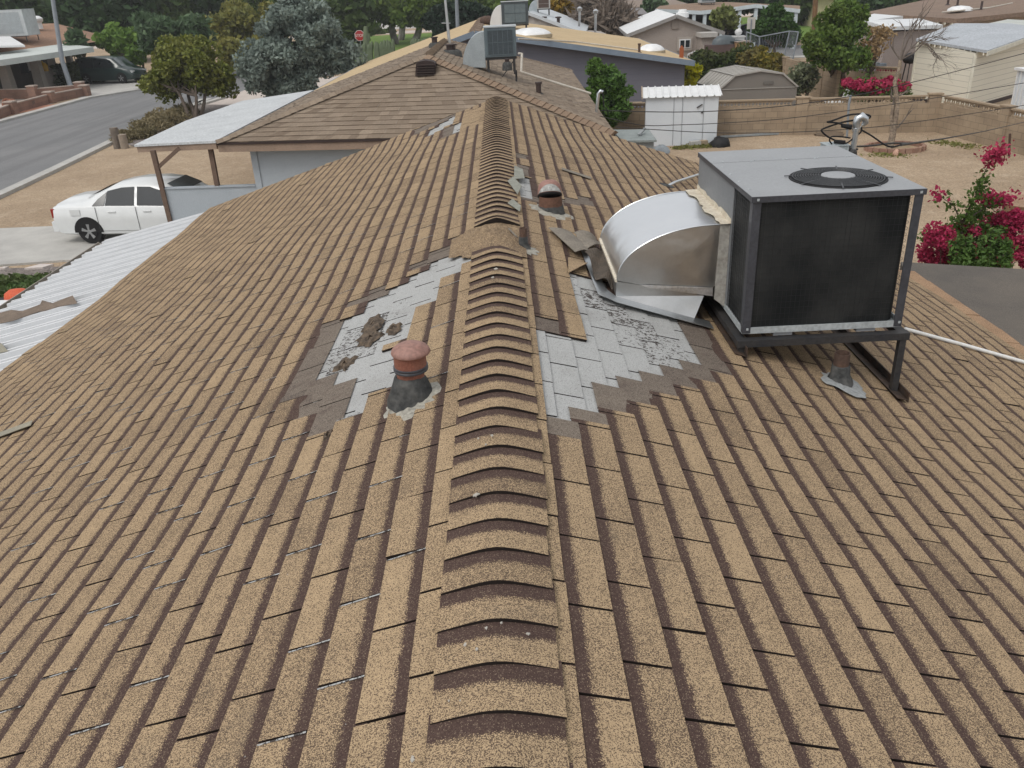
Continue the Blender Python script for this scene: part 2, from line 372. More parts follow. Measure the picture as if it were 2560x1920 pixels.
def roof_side(s):
    u0 = .1864 if s > 0 else .2149; UM = 4.10 if s > 0 else 4.555
    ph = PHR if s > 0 else PHL; E = .127
    whites, heads = (white_R, head_R) if s > 0 else (white_L, head_L)
    top = MB(); olds = [MB() for _ in whites]
    n = int((UM-u0)/E)+1
    def yend(u): return YE-(.36*max(0, u-.3)**1.0 if s > 0 else -.03*u)
    def tab(b, y0, y1, ua, ub, oa, ob, base, tc, jag=.0):
        ye = yend((ua+ub)/2)
        if y0 >= ye: return
        y1 = min(y1, ye)
        sk = rr.uniform(-1, 1)*.0016; lift = rr.uniform(0, .0022)+(.006 if rr.random() < .015 else 0)
        P = lambda y, u, o: roofp(y, u, s, o+wob(y, u))
        a0, a1 = P(y0, ua-.025, oa), P(y1, ua-.025, oa); b1, b0 = P(y1, ub+sk, ob+lift), P(y0, ub+sk+rr.uniform(-1, 1)*.001, ob+lift)
        va = 1+.025/E
        fc = [b0, b1, a1, a0] if s < 0 else [b0, a0, a1, b1]
        uv = [(0, 0), (1, 0), (1, va), (0, va)] if s < 0 else [(0, 0), (0, va), (1, va), (1, 0)]
        b.face(fc, 0, uv, tc)
        c1, c0 = P(y1, ub+sk, base), P(y0, ub+sk, base); d1, d0 = P(y1, ua-.025, base), P(y0, ua-.025, base)
        z4 = [(0, .95)]*4; te = (.3, 1, tc[2], 0)
        b.face([b0, c0, c1, b1], 0, z4, te); b.face([b0, a0, d0, c0], 0, z4, te); b.face([b1, c1, d1, a1], 0, z4, te)
    for k in range(n):
        ua = .07 if k == 0 else u0+E*(k-1); ub = min(u0+E*k, UM)
        if k == 0: p0 = 1.47 if s > 0 else 1.46
        elif k <= 5: p0 = ph[k-1]
        else: p0 = (ph[3] if k % 2 == 0 else (ph[2]+ph[4])/2)+.022*math.sin(k*1.7)+ (.012*(k-5) if s < 0 else .004*(k-5))
        rowj = rr.uniform(-.0025, .0025)
        j0 = int((Y0-p0)/.3048)-1
        for j in range(j0, 36):
            ya, yb = p0+.3048*j, p0+.3048*(j+1)
            if yb < Y0: continue
            um = (ua+ub)/2; br = rr.gauss(.985, .065)
            if rr.random() < .07: br -= .13
            g = .0085
            def kind_(yy):
                q = (yy, um)
                if any(inpoly(q, w) for w in whites): return 1
                if any(inpoly(q, w) for w in heads): return .5
                if s < 0 and k == 0 and 4.72 < yy < 5.33: return 1
                return 0
            NS = 9; ks = [kind_(ya+(yb-ya)*(i+.5)/NS) for i in range(NS)]; i = 0
            while i < NS:                                   # a tab torn off part way is cut where the patch begins
                i1 = i
                while i1 < NS and ks[i1] == ks[i]: i1 += 1
                kind = ks[i]; a0, a1 = ya+(yb-ya)*i/NS, ya+(yb-ya)*i1/NS; i = i1
                if kind == 1 or (k == 0 and kind): continue
                a0 += g/2 if a0 == ya else rr.uniform(-.006, .006); a1 -= g/2 if a1 == yb else rr.uniform(-.006, .006)
                if kind == .5: tab(top, a0, a1, ua, ub, .006, .0085, 0, (br, 0, .5, 0)); continue
                if s < 0 and any(inpoly(((a0+a1)/2, um), q) for q in plain_L): tab(top, a0, a1, ua, ub, .008, .013, .002, (1.0, 0, 0, 0)); continue
                tab(top, a0, a1, ua+rowj, ub+rowj, .0085, .0145, .004, (br, 1 if k else 0, 0, 0))
            if s < 0 and k and ya < 6.5 and not any(ks) and rr.random() < .4:      # pale grit caught along the joint
                q = [roofp(y_, u_, s, .0165+wob(y_, u_)) for y_, u_ in ((yb-g/2-.001, ub), (yb-g/2-.0065, ub), (yb-g/2-.0065, ua), (yb-g/2-.001, ua))]
                top.face(q, 0, [(0, 0)]*4, (1, 0, 1, .95))
        # the older pale layer, only where the top one has blown off
        q0 = p0+.07
        for j in range(j0, 36):
            ya, yb = q0+.3048*j, q0+.3048*(j+1)
            near = [i for i, q in enumerate(whites) for c in [((ya+yb)/2, (ua+ub)/2+.03)] if min((Vector(c)-Vector(w)).length for w in q) < .45 or inpoly(c, q)]
            if not near: continue
            old = olds[near[0]]
            c = ((ya+yb)/2, (ua+ub)/2)
            a = max(0, 1-segd(c, fl0, fl1)/.24) if s > 0 else max(0, 1-segd(c, gl0, gl1)/.30)
            a = min(1, a*1.25)
            tab(old, ya+.005, yb-.005, ua+.05, ub+.05, -.004, .0035, -.010, (1, 0, 1, .40+a*.55))
    # roof deck under the shingles
    d = MB(); ye = [yend(UM), yend(0)]
    d.slab([roofp(Y0, 0, s, -.045), roofp(Y0, UM-.02, s, -.045), roofp(yend(UM)-.02, UM-.02, s, -.045), roofp(yend(0)-.02, 0, s, -.045)][::(1 if s > 0 else -1)], .1)
    return top, olds, d
DECK = mat('weathered_felt', (.055, .043, .037), .95, c2=(.085, .07, .06), scale=6)
for s in (1, -1):
    top, old, d = roof_side(s)
    o = top.build('roof_shingles', SHINGLE, HOUSE)
    for q in old:
        if q.f: q.build('bare_patch', SHINGLE, o)['label'] = 'pale grey older shingle layer laid bare'
    d.build('roof_deck', DECK, HOUSE)
# ridge caps
cap = MB(); rc = random.Random(5)
def capz(x): r = .050; return -SLOPE*math.sqrt(x*x+r*r)+.015
for k in range(-40, 77):
    y = 1.2802+.1412*k; y1 = y+.1412
    if k < 25 or k >= 29:
        br = rc.gauss(1.0, .04); sk = rc.uniform(-.006, .006); lf = rc.uniform(0, .004)+(.02 if k == 29 else 0)
        kg = 0
        if k in (6, 17, 31, 33, 52, 53, 60, 61) or rc.random() < .06: br -= .22
        n = 12; wd = .150+rc.uniform(-.003, .003)
        for i in range(n):
            xa, xb = -wd+2*wd*i/n, -wd+2*wd*(i+1)/n
            f = lambda x, yy, o: Vector((x+sk*(1 if x > 0 else .3), yy+.012*abs(x)/wd, capz(x)+.006+(o-.006)*(1-.55*abs(x)/wd)+.006*math.sin(.55*yy+1)))
            top4 = [f(xa, y, .024+lf), f(xb, y, .024+lf), f(xb, y1+.03, .012), f(xa, y1+.03, .012)]
            cap.face(top4, 0, [(0, .08), (1, .08), (1, 1.28), (0, 1.28)], (br, 1, kg, 0))
            cap.face([f(xa, y, .012), f(xb, y, .012), top4[1], top4[0]], 0, [(0, .95)]*4, (.3, 1, 0, 0))
        for x in (-wd, wd):
            cap.face([f(x, y, .010), f(x, y1+.03, .010), f(x, y1+.03, .012), f(x, y, .024+lf)], 0, [(0, .95)]*4, (.8, 1, 0, 0))
cap.build('ridge_cap', SHINGLE, HOUSE)
# torn, lumpy stretch of ridge where the caps are gone
tb = MB(); rt = random.Random(3); NX, NY = 22, 26
hgt = [[rt.uniform(-.006, .010) for _ in range(NX+1)] for _ in range(NY+1)]
def tp(i, j):
    x = -.30+.48*i/NX; y = 4.70+.70*j/NY
    ed = min(1, min(i, NX-i)/3, min(j, NY-j)/2)
    return Vector((x, y+hgt[j][i]*.6, -SLOPE*(math.sqrt(x*x+.003)-.055)+.008+hgt[j][i]*ed+ed*.012*math.sin(7*x+9*y)))
for j in range(NY):
    for i in range(NX):
        if i < 4 and (j < 7 or j > 21): continue
        if i < 7 and j < 3: continue
        x = (i+.5)/NX; y = (j+.5)/NY
        kd = (.80, 0, 0, 0)
        tb.face([tp(i, j), tp(i+1, j), tp(i+1, j+1), tp(i, j+1)], 0, [(0, 0)]*4, kd)
tb.build('torn_ridge_felt', SHINGLE, HOUSE)['label'] = 'torn bare felt where ridge caps are missing'
# pale strip of the left eave, gable boards, walls
TRIM = mat('tan_fascia_paint', (.30, .22, .165), .8, c2=(.25, .185, .14))
STUC = mat('pale_blue_grey_siding', (.40, .44, .475), .85, c2=(.37, .41, .445), scale=.8, fineamt=.06)
b = MB()
for s in (1, -1):
    UM = 4.10 if s > 0 else 4.55
    b.bar(roofp(Y0, UM, s, -.09), roofp(11.0 if s > 0 else 12.1, UM, s, -.09), .03, .16)
b.bar(roofp(11.98, .1, -1, -.1), roofp(12.1, 4.5, -1, -.1), .03, .15); b.bar(roofp(11.98, .1, 1, -.1), roofp(10.7, 4.0, 1, -.1), .03, .15)
b.build('fascia', TRIM, HOUSE)
b = MB(); b.hexa([(-3.9, Y0+.4, GZ), (3.5, Y0+.4, GZ), (3.5, 10.4, GZ), (-3.9, 11.6, GZ)], [(-3.9, Y0+.4, -1.42), (3.5, Y0+.4, -1.42), (3.5, 10.4, -1.42), (-3.9, 11.6, -1.42)])
b.face([(3.4, 10.5, -1.42), (0, 11.55, -.12), (-3.8, 11.6, -1.42)])
b.build('wall', STUC, HOUSE)
# flat porch roof on the right, behind the eave, with its line of trim shingles
FLAT = mat('grey_brown_roll_roofing', (.135, .118, .10), .95, c2=(.10, .09, .08), scale=1.5, fine=200, fineamt=.3)
b = MB(); b.slab([(3.80, Y0, -1.275), (9, Y0, -1.42), (9, 6.55, -1.33), (5.0, 7.62, -1.29), (4.02, 7.95, -1.275), (3.80, 7.3, -1.275)], .14)
b.build('flat_porch_roof', FLAT, HOUSE)
tr = MB(); ry = random.Random(8); y = Y0
while y < 7.55:
    L = .3
    o = ry.uniform(0, .006)
    tr.slab([(3.70, y, -1.215+o*.3), (3.99+ry.uniform(-.01, .01), y, -1.256+o), (3.99+ry.uniform(-.01, .01), y+L-.006, -1.256+o), (3.70, y+L-.006, -1.215)], .012)
    y += L
RUST = mat('rusty_tan_shingle', (.33, .215, .13), .95, c2=(.26, .165, .10), scale=3, fine=220, fineamt=.5)
tr.build('eave_shingles', RUST, HOUSE)
# ------------------------------------------------------------------ rooftop air conditioner
def zr(x): return -SLOPE*abs(x)
ACG = mat('grey_cabinet_paint', (.29, .30, .31), .5, c2=(.25, .26, .27), scale=1.6, fineamt=.05, spec=.4)
ACL = mat('light_pan_paint', (.40, .43, .44), .5, c2=(.33, .36, .37), scale=5)
ACD = mat('slate_corner_paint', (.055, .058, .068), .42, c2=(.045, .047, .055), scale=4, spec=.45)
COILM, t, p = newmat('condenser_fins')
v = coords(t); wv = t.nodes.new('ShaderNodeTexWave'); wv.bands_direction = 'X'; wv.inputs['Scale'].default_value = 75; wv.inputs['Distortion'].default_value = .6; t.links.new(v, wv.inputs[0])
t.links.new(mix(t, math_(t, 'MULTIPLY', wv.outputs[1], ramp(t, noise(t, v, 3, 4), .35, .7)), (.010, .012, .013), (.075, .075, .072)), p.inputs['Base Color'])
p.inputs['Roughness'].default_value = .6; p.inputs['Specular IOR Level'].default_value = .2
ax0, ax1, ay0, ay1, az0, azt = 1.285, 2.125, 4.02, 5.2, -.300, .430
AC = thing('air_conditioner', 'large grey package air conditioner with dark coil and round fan on nearest roof', 'air conditioner', ((ax0+ax1)/2, (ay0+ay1)/2, az0))
b = MB(); b.bx(ax0, ax1, ay0, ay1, az0, az0+.012); b.bx(ax0+.03, ax1-.03, ay0-.002, ay0+.006, az0, az0+.034); b.bx(ax0-.002, ax0+.006, ay0+.03, ay1-.03, az0, az0+.034); b.bx(ax1-.006, ax1+.002, ay0, ay1, az0, az0+.034)
b.build('base_pan', ACL, AC)
b = MB(); b.bx(ax0-.008, ax1+.008, ay0-.008, ay1-.345, azt-.004, azt); b.bx(ax0-.008, ax1+.008, ay1-.341, ay1+.008, azt-.003, azt+.001)
b.build('top_panel', ACG, AC)
b = MB()
b.bx(ax0-.010, ax1+.010, ay0-.010, ay0-.003, azt-.030, azt-.001); b.bx(ax0-.010, ax1+.010, ay1+.003, ay1+.010, azt-.030, azt-.001)
b.bx(ax0-.010, ax0-.003, ay0-.003, ay1+.003, azt-.026, azt-.001); b.bx(ax1+.003, ax1+.010, ay0-.003, ay1+.003, azt-.030, azt-.001)
b.build('top_rim', ACD, AC)
for x, y, sx, sy in ((ax0, ay0, 1, 1), (ax1, ay0, -1, 1), (ax1, ay1, -1, -1)):
    b = MB(); w = .042
    b.bx(min(x, x+sx*w), max(x, x+sx*w), min(y-.003*sy, y+sy*.004), max(y-.003*sy, y+sy*.004), az0+.003, azt-.026)
    b.bx(min(x, x+sx*.004), max(x, x+sx*.004), min(y+sy*.004, y+sy*w), max(y+sy*.004, y+sy*w), az0+.003, azt-.026)
    b.build('corner_post', ACD, AC)
b = MB()                                               # coil wraps left side, front and right side
path = [(ax0+.012, 4.36), (ax0+.012, 4.07), (ax0+.022, 4.045), (ax0+.045, 4.036), (ax1-.085, 4.036)]
for a in range(0, 91, 15): path.append((ax1-.085+.05*math.sin(math.radians(a)), 4.086-.05*math.cos(math.radians(a))))
path.append((ax1-.035, ay1-.5))
for (xa, ya), (xb, yb) in zip(path[:-1], path[1:]): b.face([(xa, ya, az0+.03), (xb, yb, az0+.03), (xb, yb, azt-.005), (xa, ya, azt-.005)])
b.build('coil', COILM, AC)
b = MB()                                               # wire guard in front of the coil
def wire(a, c, w=.0013): b.bar(a, c, w, w)
off = .010
def gp(i, z):
    x, y = path[i]; x2, y2 = path[min(i+1, len(path)-1)]; x1, y1_ = path[max(i-1, 0)]
    d = Vector((x2-x1, y2-y1_)).normalized(); return Vector((x+d.y*off, y-d.x*off, z))
for k in range(22):
    z = az0+.04+k*.032
    for i in range(len(path)-1): wire(gp(i, z), gp(i+1, z))
x = ax0+.05
while x < ax1-.08: wire((x, 4.028, az0+.03), (x, 4.028, azt-.01), .0011); x += .024
y = 4.07
while y < 4.36: wire((ax0+.003, y, az0+.03), (ax0+.003, y, azt-.01), .0016); y += .036
y = 4.15
while y < 4.66: wire((ax1-.024, y, az0+.03), (ax1-.024, y, azt-.01), .0016); y += .036
b.build('wire_guard', mat('guard_wire', (.022, .023, .025), .45), AC)
b = MB(); b.bx(ax0-.001, ax0+.012, 4.365, ay1, az0+.03, azt-.003); b.build('side_panel', mat('shaded_side_paint', (.20, .21, .22), .5, c2=(.165, .175, .185), scale=2, fineamt=.05), AC)  # darker than the cabinet: shade on this side put into the colour
b = MB(); b.bx(ax0+.014, ax1-.002, ay1-.02, ay1-.004, az0+.03, azt-.006); b.bx(ax1-.012, ax1-.001, 4.70, ay1-.022, az0+.03, azt-.006); b.bx(ax0+.014, ax1-.04, 4.70, 4.71, az0+.03, azt-.006)
b.build('rear_panel', ACG, AC)
fx, fy = 1.812, 4.325
b = MB(); b.lathe([(.0, .0015), (.232, .0015), (.238, .006), (.243, .006), (.246, 0)], (fx, fy, azt), 48); b.build('fan_well', BLACK, AC)
b = MB()
for k in range(11):
    r = .098+.0128*k
    b.tube([(fx+r*math.cos(a*PI/24), fy+r*math.sin(a*PI/24), azt+.013+.004*math.cos(k*.3)) for a in range(49)], .0030, 5, cap=False)
for a in (.5, 1.25, 2.0, 2.85, 3.65, 4.45, 5.2, 6.0):
    c, s_ = math.cos(a), math.sin(a); b.bar((fx+.08*c, fy+.08*s_, azt+.016), (fx+.268*c, fy+.268*s_, azt+.008), .008, .004)
b.build('fan_grille', mat('grille_black', (.04, .042, .045), .4), AC, smooth=True)
b = MB(); b.lathe([(.0, .020), (.078, .020), (.084, .018), (.086, .013), (.0, .013)], (fx, fy, azt), 32); b.build('fan_hub', ACG, AC, smooth=True)
b = MB(); rs = random.Random(2)
for x in np.linspace(ax0+.05, ax1-.05, 5):
    for d in (-.012, .012): b = MB(); b.lathe([(0, .005), (.006, .004), (.007, 0)], (x+d, 4.862+d*.4, azt), 8); b.build('screw', ACL, AC)
for y in np.linspace(ay0+.15, ay1-.1, 6): b = MB(); b.lathe([(0, .004), (.006, .003), (.007, 0)], (ax0+.02, y, azt), 8); b.build('screw', ACL, AC)
for x, z in ((ax0+.022, azt-.016), (ax1-.018, azt-.016), (ax0+.022, az0+.03), (ax1-.018, az0+.03)):
    b = MB(); b.box((x, ay0-.012, z), (.011, .005, .011)); b.build('screw', ACL, AC)
for x in (ax0+.22, ax1-.18):
    b = MB(); b.bx(x-.05, x+.05, ay0+.01, ay0+.06, az0-.022, az0-.001); b.build('lift_bracket', ACG, AC)
# its stand
ST = thing('steel_stand', 'black welded steel stand under the large grey air conditioner', 'stand', (1.7, 4.6, zr(1.7)))
zb = az0-.026
b = MB(); b.bx(1.255, 2.165, 3.985, 4.035, zb-.038, zb); b.bx(1.255, 2.165, 5.13, 5.18, zb-.038, zb); b.bx(1.257, 1.307, 4.037, 5.128, zb-.037, zb-.002); b.bx(2.113, 2.163, 4.037, 5.128, zb-.037, zb-.002)
b.build('frame', DKMETAL, ST)
for x, y in ((2.138, 4.01), (2.138, 5.155), (1.282, 4.01), (1.282, 5.155)):
    b = MB(); b.bx(x-.017, x+.017, y-.017, y+.017, zr(x)+.012, zb-.039); b.build('leg', DKMETAL, ST)
RUSTY = mat('rusty_angle_iron', (.035, .030, .028), .75, c2=(.085, .052, .034), scale=9, fine=90)
for x, ye in ((2.150, 3.90), (1.275, 3.95)):
    b = MB(); b.hexa([(x-.04, ye, zr(x-.04)+.016), (x+.02, ye, zr(x+.02)+.016), (x+.02, 5.4, zr(x+.02)+.016), (x-.04, 5.4, zr(x-.04)+.016)], [(x-.04, ye, zr(x-.04)+.021), (x+.02, ye, zr(x+.02)+.021), (x+.02, 5.4, zr(x+.02)+.021), (x-.04, 5.4, zr(x-.04)+.021)])
    b.bx(x+.021, x+.027, ye, 5.4, zr(x)-.0, zr(x)+.058); b.build('base_rail', RUSTY, ST)
# shiny duct elbow
DU = thing('duct_elbow', 'shiny galvanized duct elbow curving from grey air conditioner down into roof', 'duct', (.95, 4.8, zr(.95)))
dy0, dy1 = 4.40, 5.20
arc = [(1.235, .190), (1.20, .190)]+[(1.20-.53*math.sin(a), -.10+.29*math.cos(a)) for a in np.linspace(.04, PI/2, 26)]
b = MB()
k0 = len(b.v)
for (x, z) in arc:
    b.v += [(x, dy0, z), (x, dy1, z)]
for i in range(len(arc)-1): b.f.append((2*i, 2*i+2, 2*i+3, 2*i+1)); b.m.append(0)
GALVT = mat('galvanized_sheet_top', (.86, .865, .87), .30, 1.0, (.80, .81, .82), 2, fineamt=.03)  # top sheet coloured whiter than the sides to suggest the sky highlight
b.build('elbow_top', GALVT, DU, smooth=True)
def dent(m_):                                           # slight oil-canning of the sheet
    t_ = m_.node_tree; bump(t_, t_.nodes['Principled BSDF'], noise(t_, coords(t_), 4.5, 2, .5), .35, .03)
dent(GALVT)
b = MB()
GALVS = mat('galvanized_sheet_side', (.66, .655, .64), .30, 1.0, (.54, .54, .53), 2.2, fineamt=.03)
dent(GALVS)
for y, s in ((dy0, 1), (dy1, -1)):
    b = MB()
    bot = [(.67, -.10), (.85, -.145), (1.0, -.183), (1.12, -.205), (1.20, -.19), (1.235, -.14)]
    loop = [(x, y, z) for x, z in arc]+[(x, y, z) for x, z in bot[1:]]
    cxm = (1.02, y-.006*s, -.02); n = len(loop)
    for i in range(n): b.face([loop[i], loop[(i+1) % n], cxm])
    b.build('elbow_side', GALVS, DU, smooth=True)
b = MB()                                               # seams along the elbow edge
for y in (dy0-.003, dy1+.003): b.tube([(x, y, z+.002) for x, z in arc], .0038, 6)
b.build('seam', GALV, DU, smooth=True)
b = MB()
b.bar((.665, dy0-.006, -.100), (.665, dy1+.006, -.092), .012, .016)
b.build('sealant_bead', mat('cream_sealant', (.62, .57, .47), .8, c2=(.5, .44, .34), scale=14), DU)
b = MB(); rs = random.Random(4)                        # collar against the cabinet, smeared with sealant
def ragged(p0, p1, w, n, side):
    pts = []
    for i in range(n+1):
        q = Vector(p0).lerp(Vector(p1), i/n); pts.append((q, q+Vector(side)*(w*rs.uniform(.75, 1.25))))
    for (a, c), (d, e) in zip(pts[:-1], pts[1:]): b.face([a, c, e, d])
ragged((1.283, dy0-.02, .200), (1.283, dy1+.02, .200), .065, 18, (-1, 0, -.03)); ragged((1.283, dy0-.02, .200), (1.283, dy1+.02, .200), .030, 18, (0, 0, 1))
b.build('sealed_joint', mat('cream_sealant', (.62, .57, .47)), DU)
b = MB()
b.hexa([(1.222, dy0-.008, -.235), (1.283, dy0-.008, -.285), (1.283, dy0-.002, -.285), (1.222, dy0-.002, -.235)], [(1.232, dy0-.008, .192), (1.283, dy0-.008, .196), (1.283, dy0-.002, .196), (1.232, dy0-.002, .192)])
b.bx(1.236, 1.283, dy0, dy1, -.25, .187)
b.build('collar', mat('smeared_grey_collar', (.40, .385, .35), .8, c2=(.30, .28, .245), scale=9), DU)
b = MB()                                               # curb box under the elbow and flashing on the shingles
def rz_(x): return zr(x)+.022
b.hexa([(.665, dy0+.0, rz_(.665)), (1.11, dy0-.035, rz_(1.11)), (1.11, dy1, rz_(1.11)), (.665, dy1, rz_(.665))], [(.668, dy0, -.104), (1.165, dy0+.002, -.216), (1.165, dy1, -.216), (.668, dy1, -.104)])
b.build('curb', GALVS, DU)
b = MB()
b.slab([(.56, 4.36, rz_(.56)), (.66, 4.30, rz_(.66)), (1.20, 4.27, rz_(1.20)), (1.20, 4.38, rz_(1.20)), (.668, dy0-.001, rz_(.668)), (.62, dy0+.1, rz_(.62)), (.60, dy1, rz_(.60)), (.54, dy1, rz_(.54))], .003)
b.build('flashing', GALV, DU)
b = MB()
b.hexa([(.85, dy0-.014, -.149), (1.21, dy0-.014, -.215), (1.21, dy0-.010, -.215), (.85, dy0-.010, -.149)], [(.80, dy0-.012, -.128), (1.21, dy0-.012, -.165), (1.21, dy0-.008, -.165), (.80, dy0-.008, -.128)])
b.build('sealed_joint', mat('bright_tape', (.62, .63, .64), .3, .8, (.42, .37, .31), 8), DU)
# ------------------------------------------------------------------ roof vents
TERRA = mat('faded_terracotta_paint', (.215, .085, .058), .65, c2=(.26, .125, .09), scale=7, fine=120)
PINK = mat('bleached_pink_cap', (.29, .165, .135), .6, c2=(.235, .115, .088), scale=6, spec=.4)
def blob(name, parent, x, y, r, h, m, seed, stretch=1.0, off=.012, n=26):
    r_ = random.Random(seed); b = MB(); rings = [(1.0, 0), (.8, h*.6), (.45, h), (0, h)]; k = len(b.v)
    ph = [r_.uniform(.72, 1.18) for _ in range(n)]
    for rr_, hh in rings:
        for j in range(n):
            a = 2*PI*j/n; xx = x+r*rr_*ph[j]*math.cos(a); yy = y+r*stretch*rr_*ph[j]*math.sin(a)
            b.v.append((xx, yy, zr(xx)+off+hh*r_.uniform(.7, 1.3)))
    for i in range(3):
        for j in range(n): b.f.append((k+i*n+j, k+i*n+(j+1) % n, k+(i+1)*n+(j+1) % n, k+(i+1)*n+j)); b.m.append(0)
    return b.build(name, m, parent, smooth=True)
vx, vy = -.352, 3.05
VT = thing('roof_vent', 'reddish vent pipe with rounded pink cap and black cement collar left of ridge', 'vent pipe', (vx, vy, zr(vx)), group='vent pipes on the nearest roof')
b = MB(); b.lathe([(.058, -.12), (.056, .04)], (vx, vy, 0), 28); b.build('pipe', TERRA, VT, smooth=True)
b = MB(); b.lathe([(.066, .035), (.066, .108)], (vx+.004, vy, 0), 28); b.build('sleeve', TERRA, VT, smooth=True)
b = MB(); b.lathe([(.064, .028), (.070, .030), (.071, .037), (.068, .040), (.071, .043), (.071, .049), (.066, .051)], (vx+.004, vy, 0), 28); b.build('band', ACD, VT, smooth=True)
b = MB(); b.lathe([(0, .104), (.078, .104), (.080, .109), (.077, .118), (.066, .130), (.050, .137), (.046, .141), (.020, .143), (0, .1435)], (vx+.010, vy, 0), 32); b.build('cap', PINK, VT, smooth=True)
b = MB(); b.lathe([(.105, -.115), (.095, -.085), (.080, -.045), (.066, -.01), (.058, .006), (.053, .008)], (vx-.005, vy-.005, -.0), 26, wob=.05, rng=random.Random(1)); b.build('cement_collar', TAR, VT, smooth=True)
blob('sealant', VT, vx-.005, vy-.03, .125, .012, PUTTY, 5, 1.2)
vx, vy = .40, 6.10
V2 = thing('roof_vent', 'rusty vent pipe with bleached hood knocked open beside a bare pale patch', 'vent pipe', (vx, vy, zr(vx)), group='vent pipes on the nearest roof')
b = MB(); b.lathe([(.098, -.17), (.088, -.06), (.083, .0)], (vx, vy, 0), 28); b.build('pipe', mat('rust_brown_pipe', (.155, .080, .053), .7, c2=(.10, .055, .04), scale=6), V2, smooth=True)
RT_ = Matrix.Rotation(math.radians(-30), 3, 'X')
b = MB(); b.lathe([(.086, .0), (.090, .012), (.088, .055), (.080, .085), (.058, .108), (.02, .118), (0, .119)], (vx-.003, vy+.012, -.008), 30, R=RT_); b.build('hood', PINK, V2, smooth=True)
b = MB(); b.lathe([(0, -.012), (.080, -.012), (.091, .0), (.092, .010), (.087, .010)], (vx-.003, vy+.012, -.010), 30, R=RT_); b.build('opening', BLACK, V2, smooth=True)
b = MB(); k = 14                                       # pale bird guard strip across the mouth
for i in range(k):
    a0, a1 = PI*(1.12+.76*i/k), PI*(1.12+.76*(i+1)/k); r = .0915
    b.face([Vector((vx-.003, vy+.012, -.008))+RT_@Vector((r*math.cos(a), r*math.sin(a), z)) for a, z in ((a0, .012), (a1, .012), (a1, .012+.052*math.sin(PI*(i+1)/k)), (a0, .012+.052*math.sin(PI*i/k)))])
b.build('pale_strip', mat('worn_pale_metal', (.47, .48, .46), .6, c2=(.2, .2, .19), scale=40), V2)
b = MB(); b.lathe([(.112, -.20), (.104, -.13), (.096, -.085), (.089, -.07)], (vx, vy, 0), 26, wob=.04, rng=random.Random(2)); b.build('cement_collar', TAR, V2, smooth=True)
blob('sealant', V2, vx+.0, vy-.03, .165, .012, PUTTY, 6, 1.0)
RUSTP = mat('rusty_iron_pipe', (.11, .068, .05), .85, c2=(.065, .045, .037), scale=12)
def pipevent(x, y, zt, r, lab, sg, sealm, sd):
    V = thing('vent_pipe', lab, 'vent pipe', (x, y, zr(x)), group='vent pipes on the nearest roof')
    z0 = zr(x)
    b = MB(); b.lathe([(r, z0-.01), (r, zt), (r*.86, zt), (r*.86, zt-.07), (0, zt-.07)], (x, y, 0), 20); b.build('pipe', RUSTP, V, smooth=True)
    b = MB(); h = (zt-z0); b.lathe([(r*2.0, z0-.0+.005), (r*1.7, z0+h*.12), (r*1.28, z0+h*.3), (r*1.14, z0+h*.6), (r*1.03, z0+h*.62)], (x, y, 0), 18, wob=.07, rng=random.Random(sd)); b.build('cement_collar', TAR, V, smooth=True)
    blob('sealant', V, x+r*.3, y-r*.5, r*sg, .008, sealm, sd+3, 1.2)
pipevent(.165, 4.92, .085, .023, 'small rusty vent pipe set in cement right beside the broken ridge', 3.6, PUTTY, 21)
pipevent(1.805, 3.95, -.405, .040, 'short rusty open pipe wrapped in black cement under the steel stand', 3.0, mat('blue_grey_cement', (.30, .315, .315), .85, c2=(.25, .26, .26), scale=10), 31)
# ------------------------------------------------------------------ loose roofing and pipes lying on the roof
def curled(name, corners, s, hf, m, label, cat='shingle', nx=10, ny=6, th=.004, group=None, kd=None):
    c = [RP(px, py, s) if isinstance(px, (int, float)) and px > 50 else (px, py) for px, py in corners]
    b = MB()
    def q(i, j):
        a, d = i/nx, j/ny
        y = (c[0][0]*(1-a)+c[1][0]*a)*(1-d)+(c[3][0]*(1-a)+c[2][0]*a)*d
        u = (c[0][1]*(1-a)+c[1][1]*a)*(1-d)+(c[3][1]*(1-a)+c[2][1]*a)*d
        return roofp(y, u, s, .018+hf(a, d))
    nrm = Vector((0, 0, -th))
    for i in range(nx):
        for j in range(ny):
            f = [q(i, j), q(i+1, j), q(i+1, j+1), q(i, j+1)]
            if kd: b.face(f, 0, [(0, 0)]*4, kd)
            else: b.face(f)
    edge = [q(i, 0) for i in range(nx)]+[q(nx, j) for j in range(ny)]+[q(i, ny) for i in range(nx, 0, -1)]+[q(0, j) for j in range(ny, 0, -1)]
    for a, d in zip(edge, edge[1:]+edge[:1]):
        if kd: b.face([a, d, d+nrm, a+nrm], 0, [(0, 0)]*4, kd)
        else: b.face([a, d, d+nrm, a+nrm])
    o = b.build(name, m); return tag(o, label, cat, group)
FELT = mat('grey_felt_back', (.225, .20, .165), .92, c2=(.165, .145, .12), scale=8, fine=150, fineamt=.3)
LB = 'loose pieces of roofing lying on the nearest roof'
curled('loose_shingle', [(1368, 579), (1425, 590), (1470, 645), (1432, 648)], 1, lambda a, d: .012+.012*math.sin(PI*a)+.02*d, FELT, 'long grey shingle lying face down just uphill of the shiny duct', group=LB)
curled('loose_shingle', [(1430, 594), (1478, 604), (1505, 632), (1458, 640)], 1, lambda a, d: .02+.03*math.sin(PI*a)+.012*math.sin(9*d), FELT, 'wavy grey shingle strips heaped against the back of the duct', group=LB)
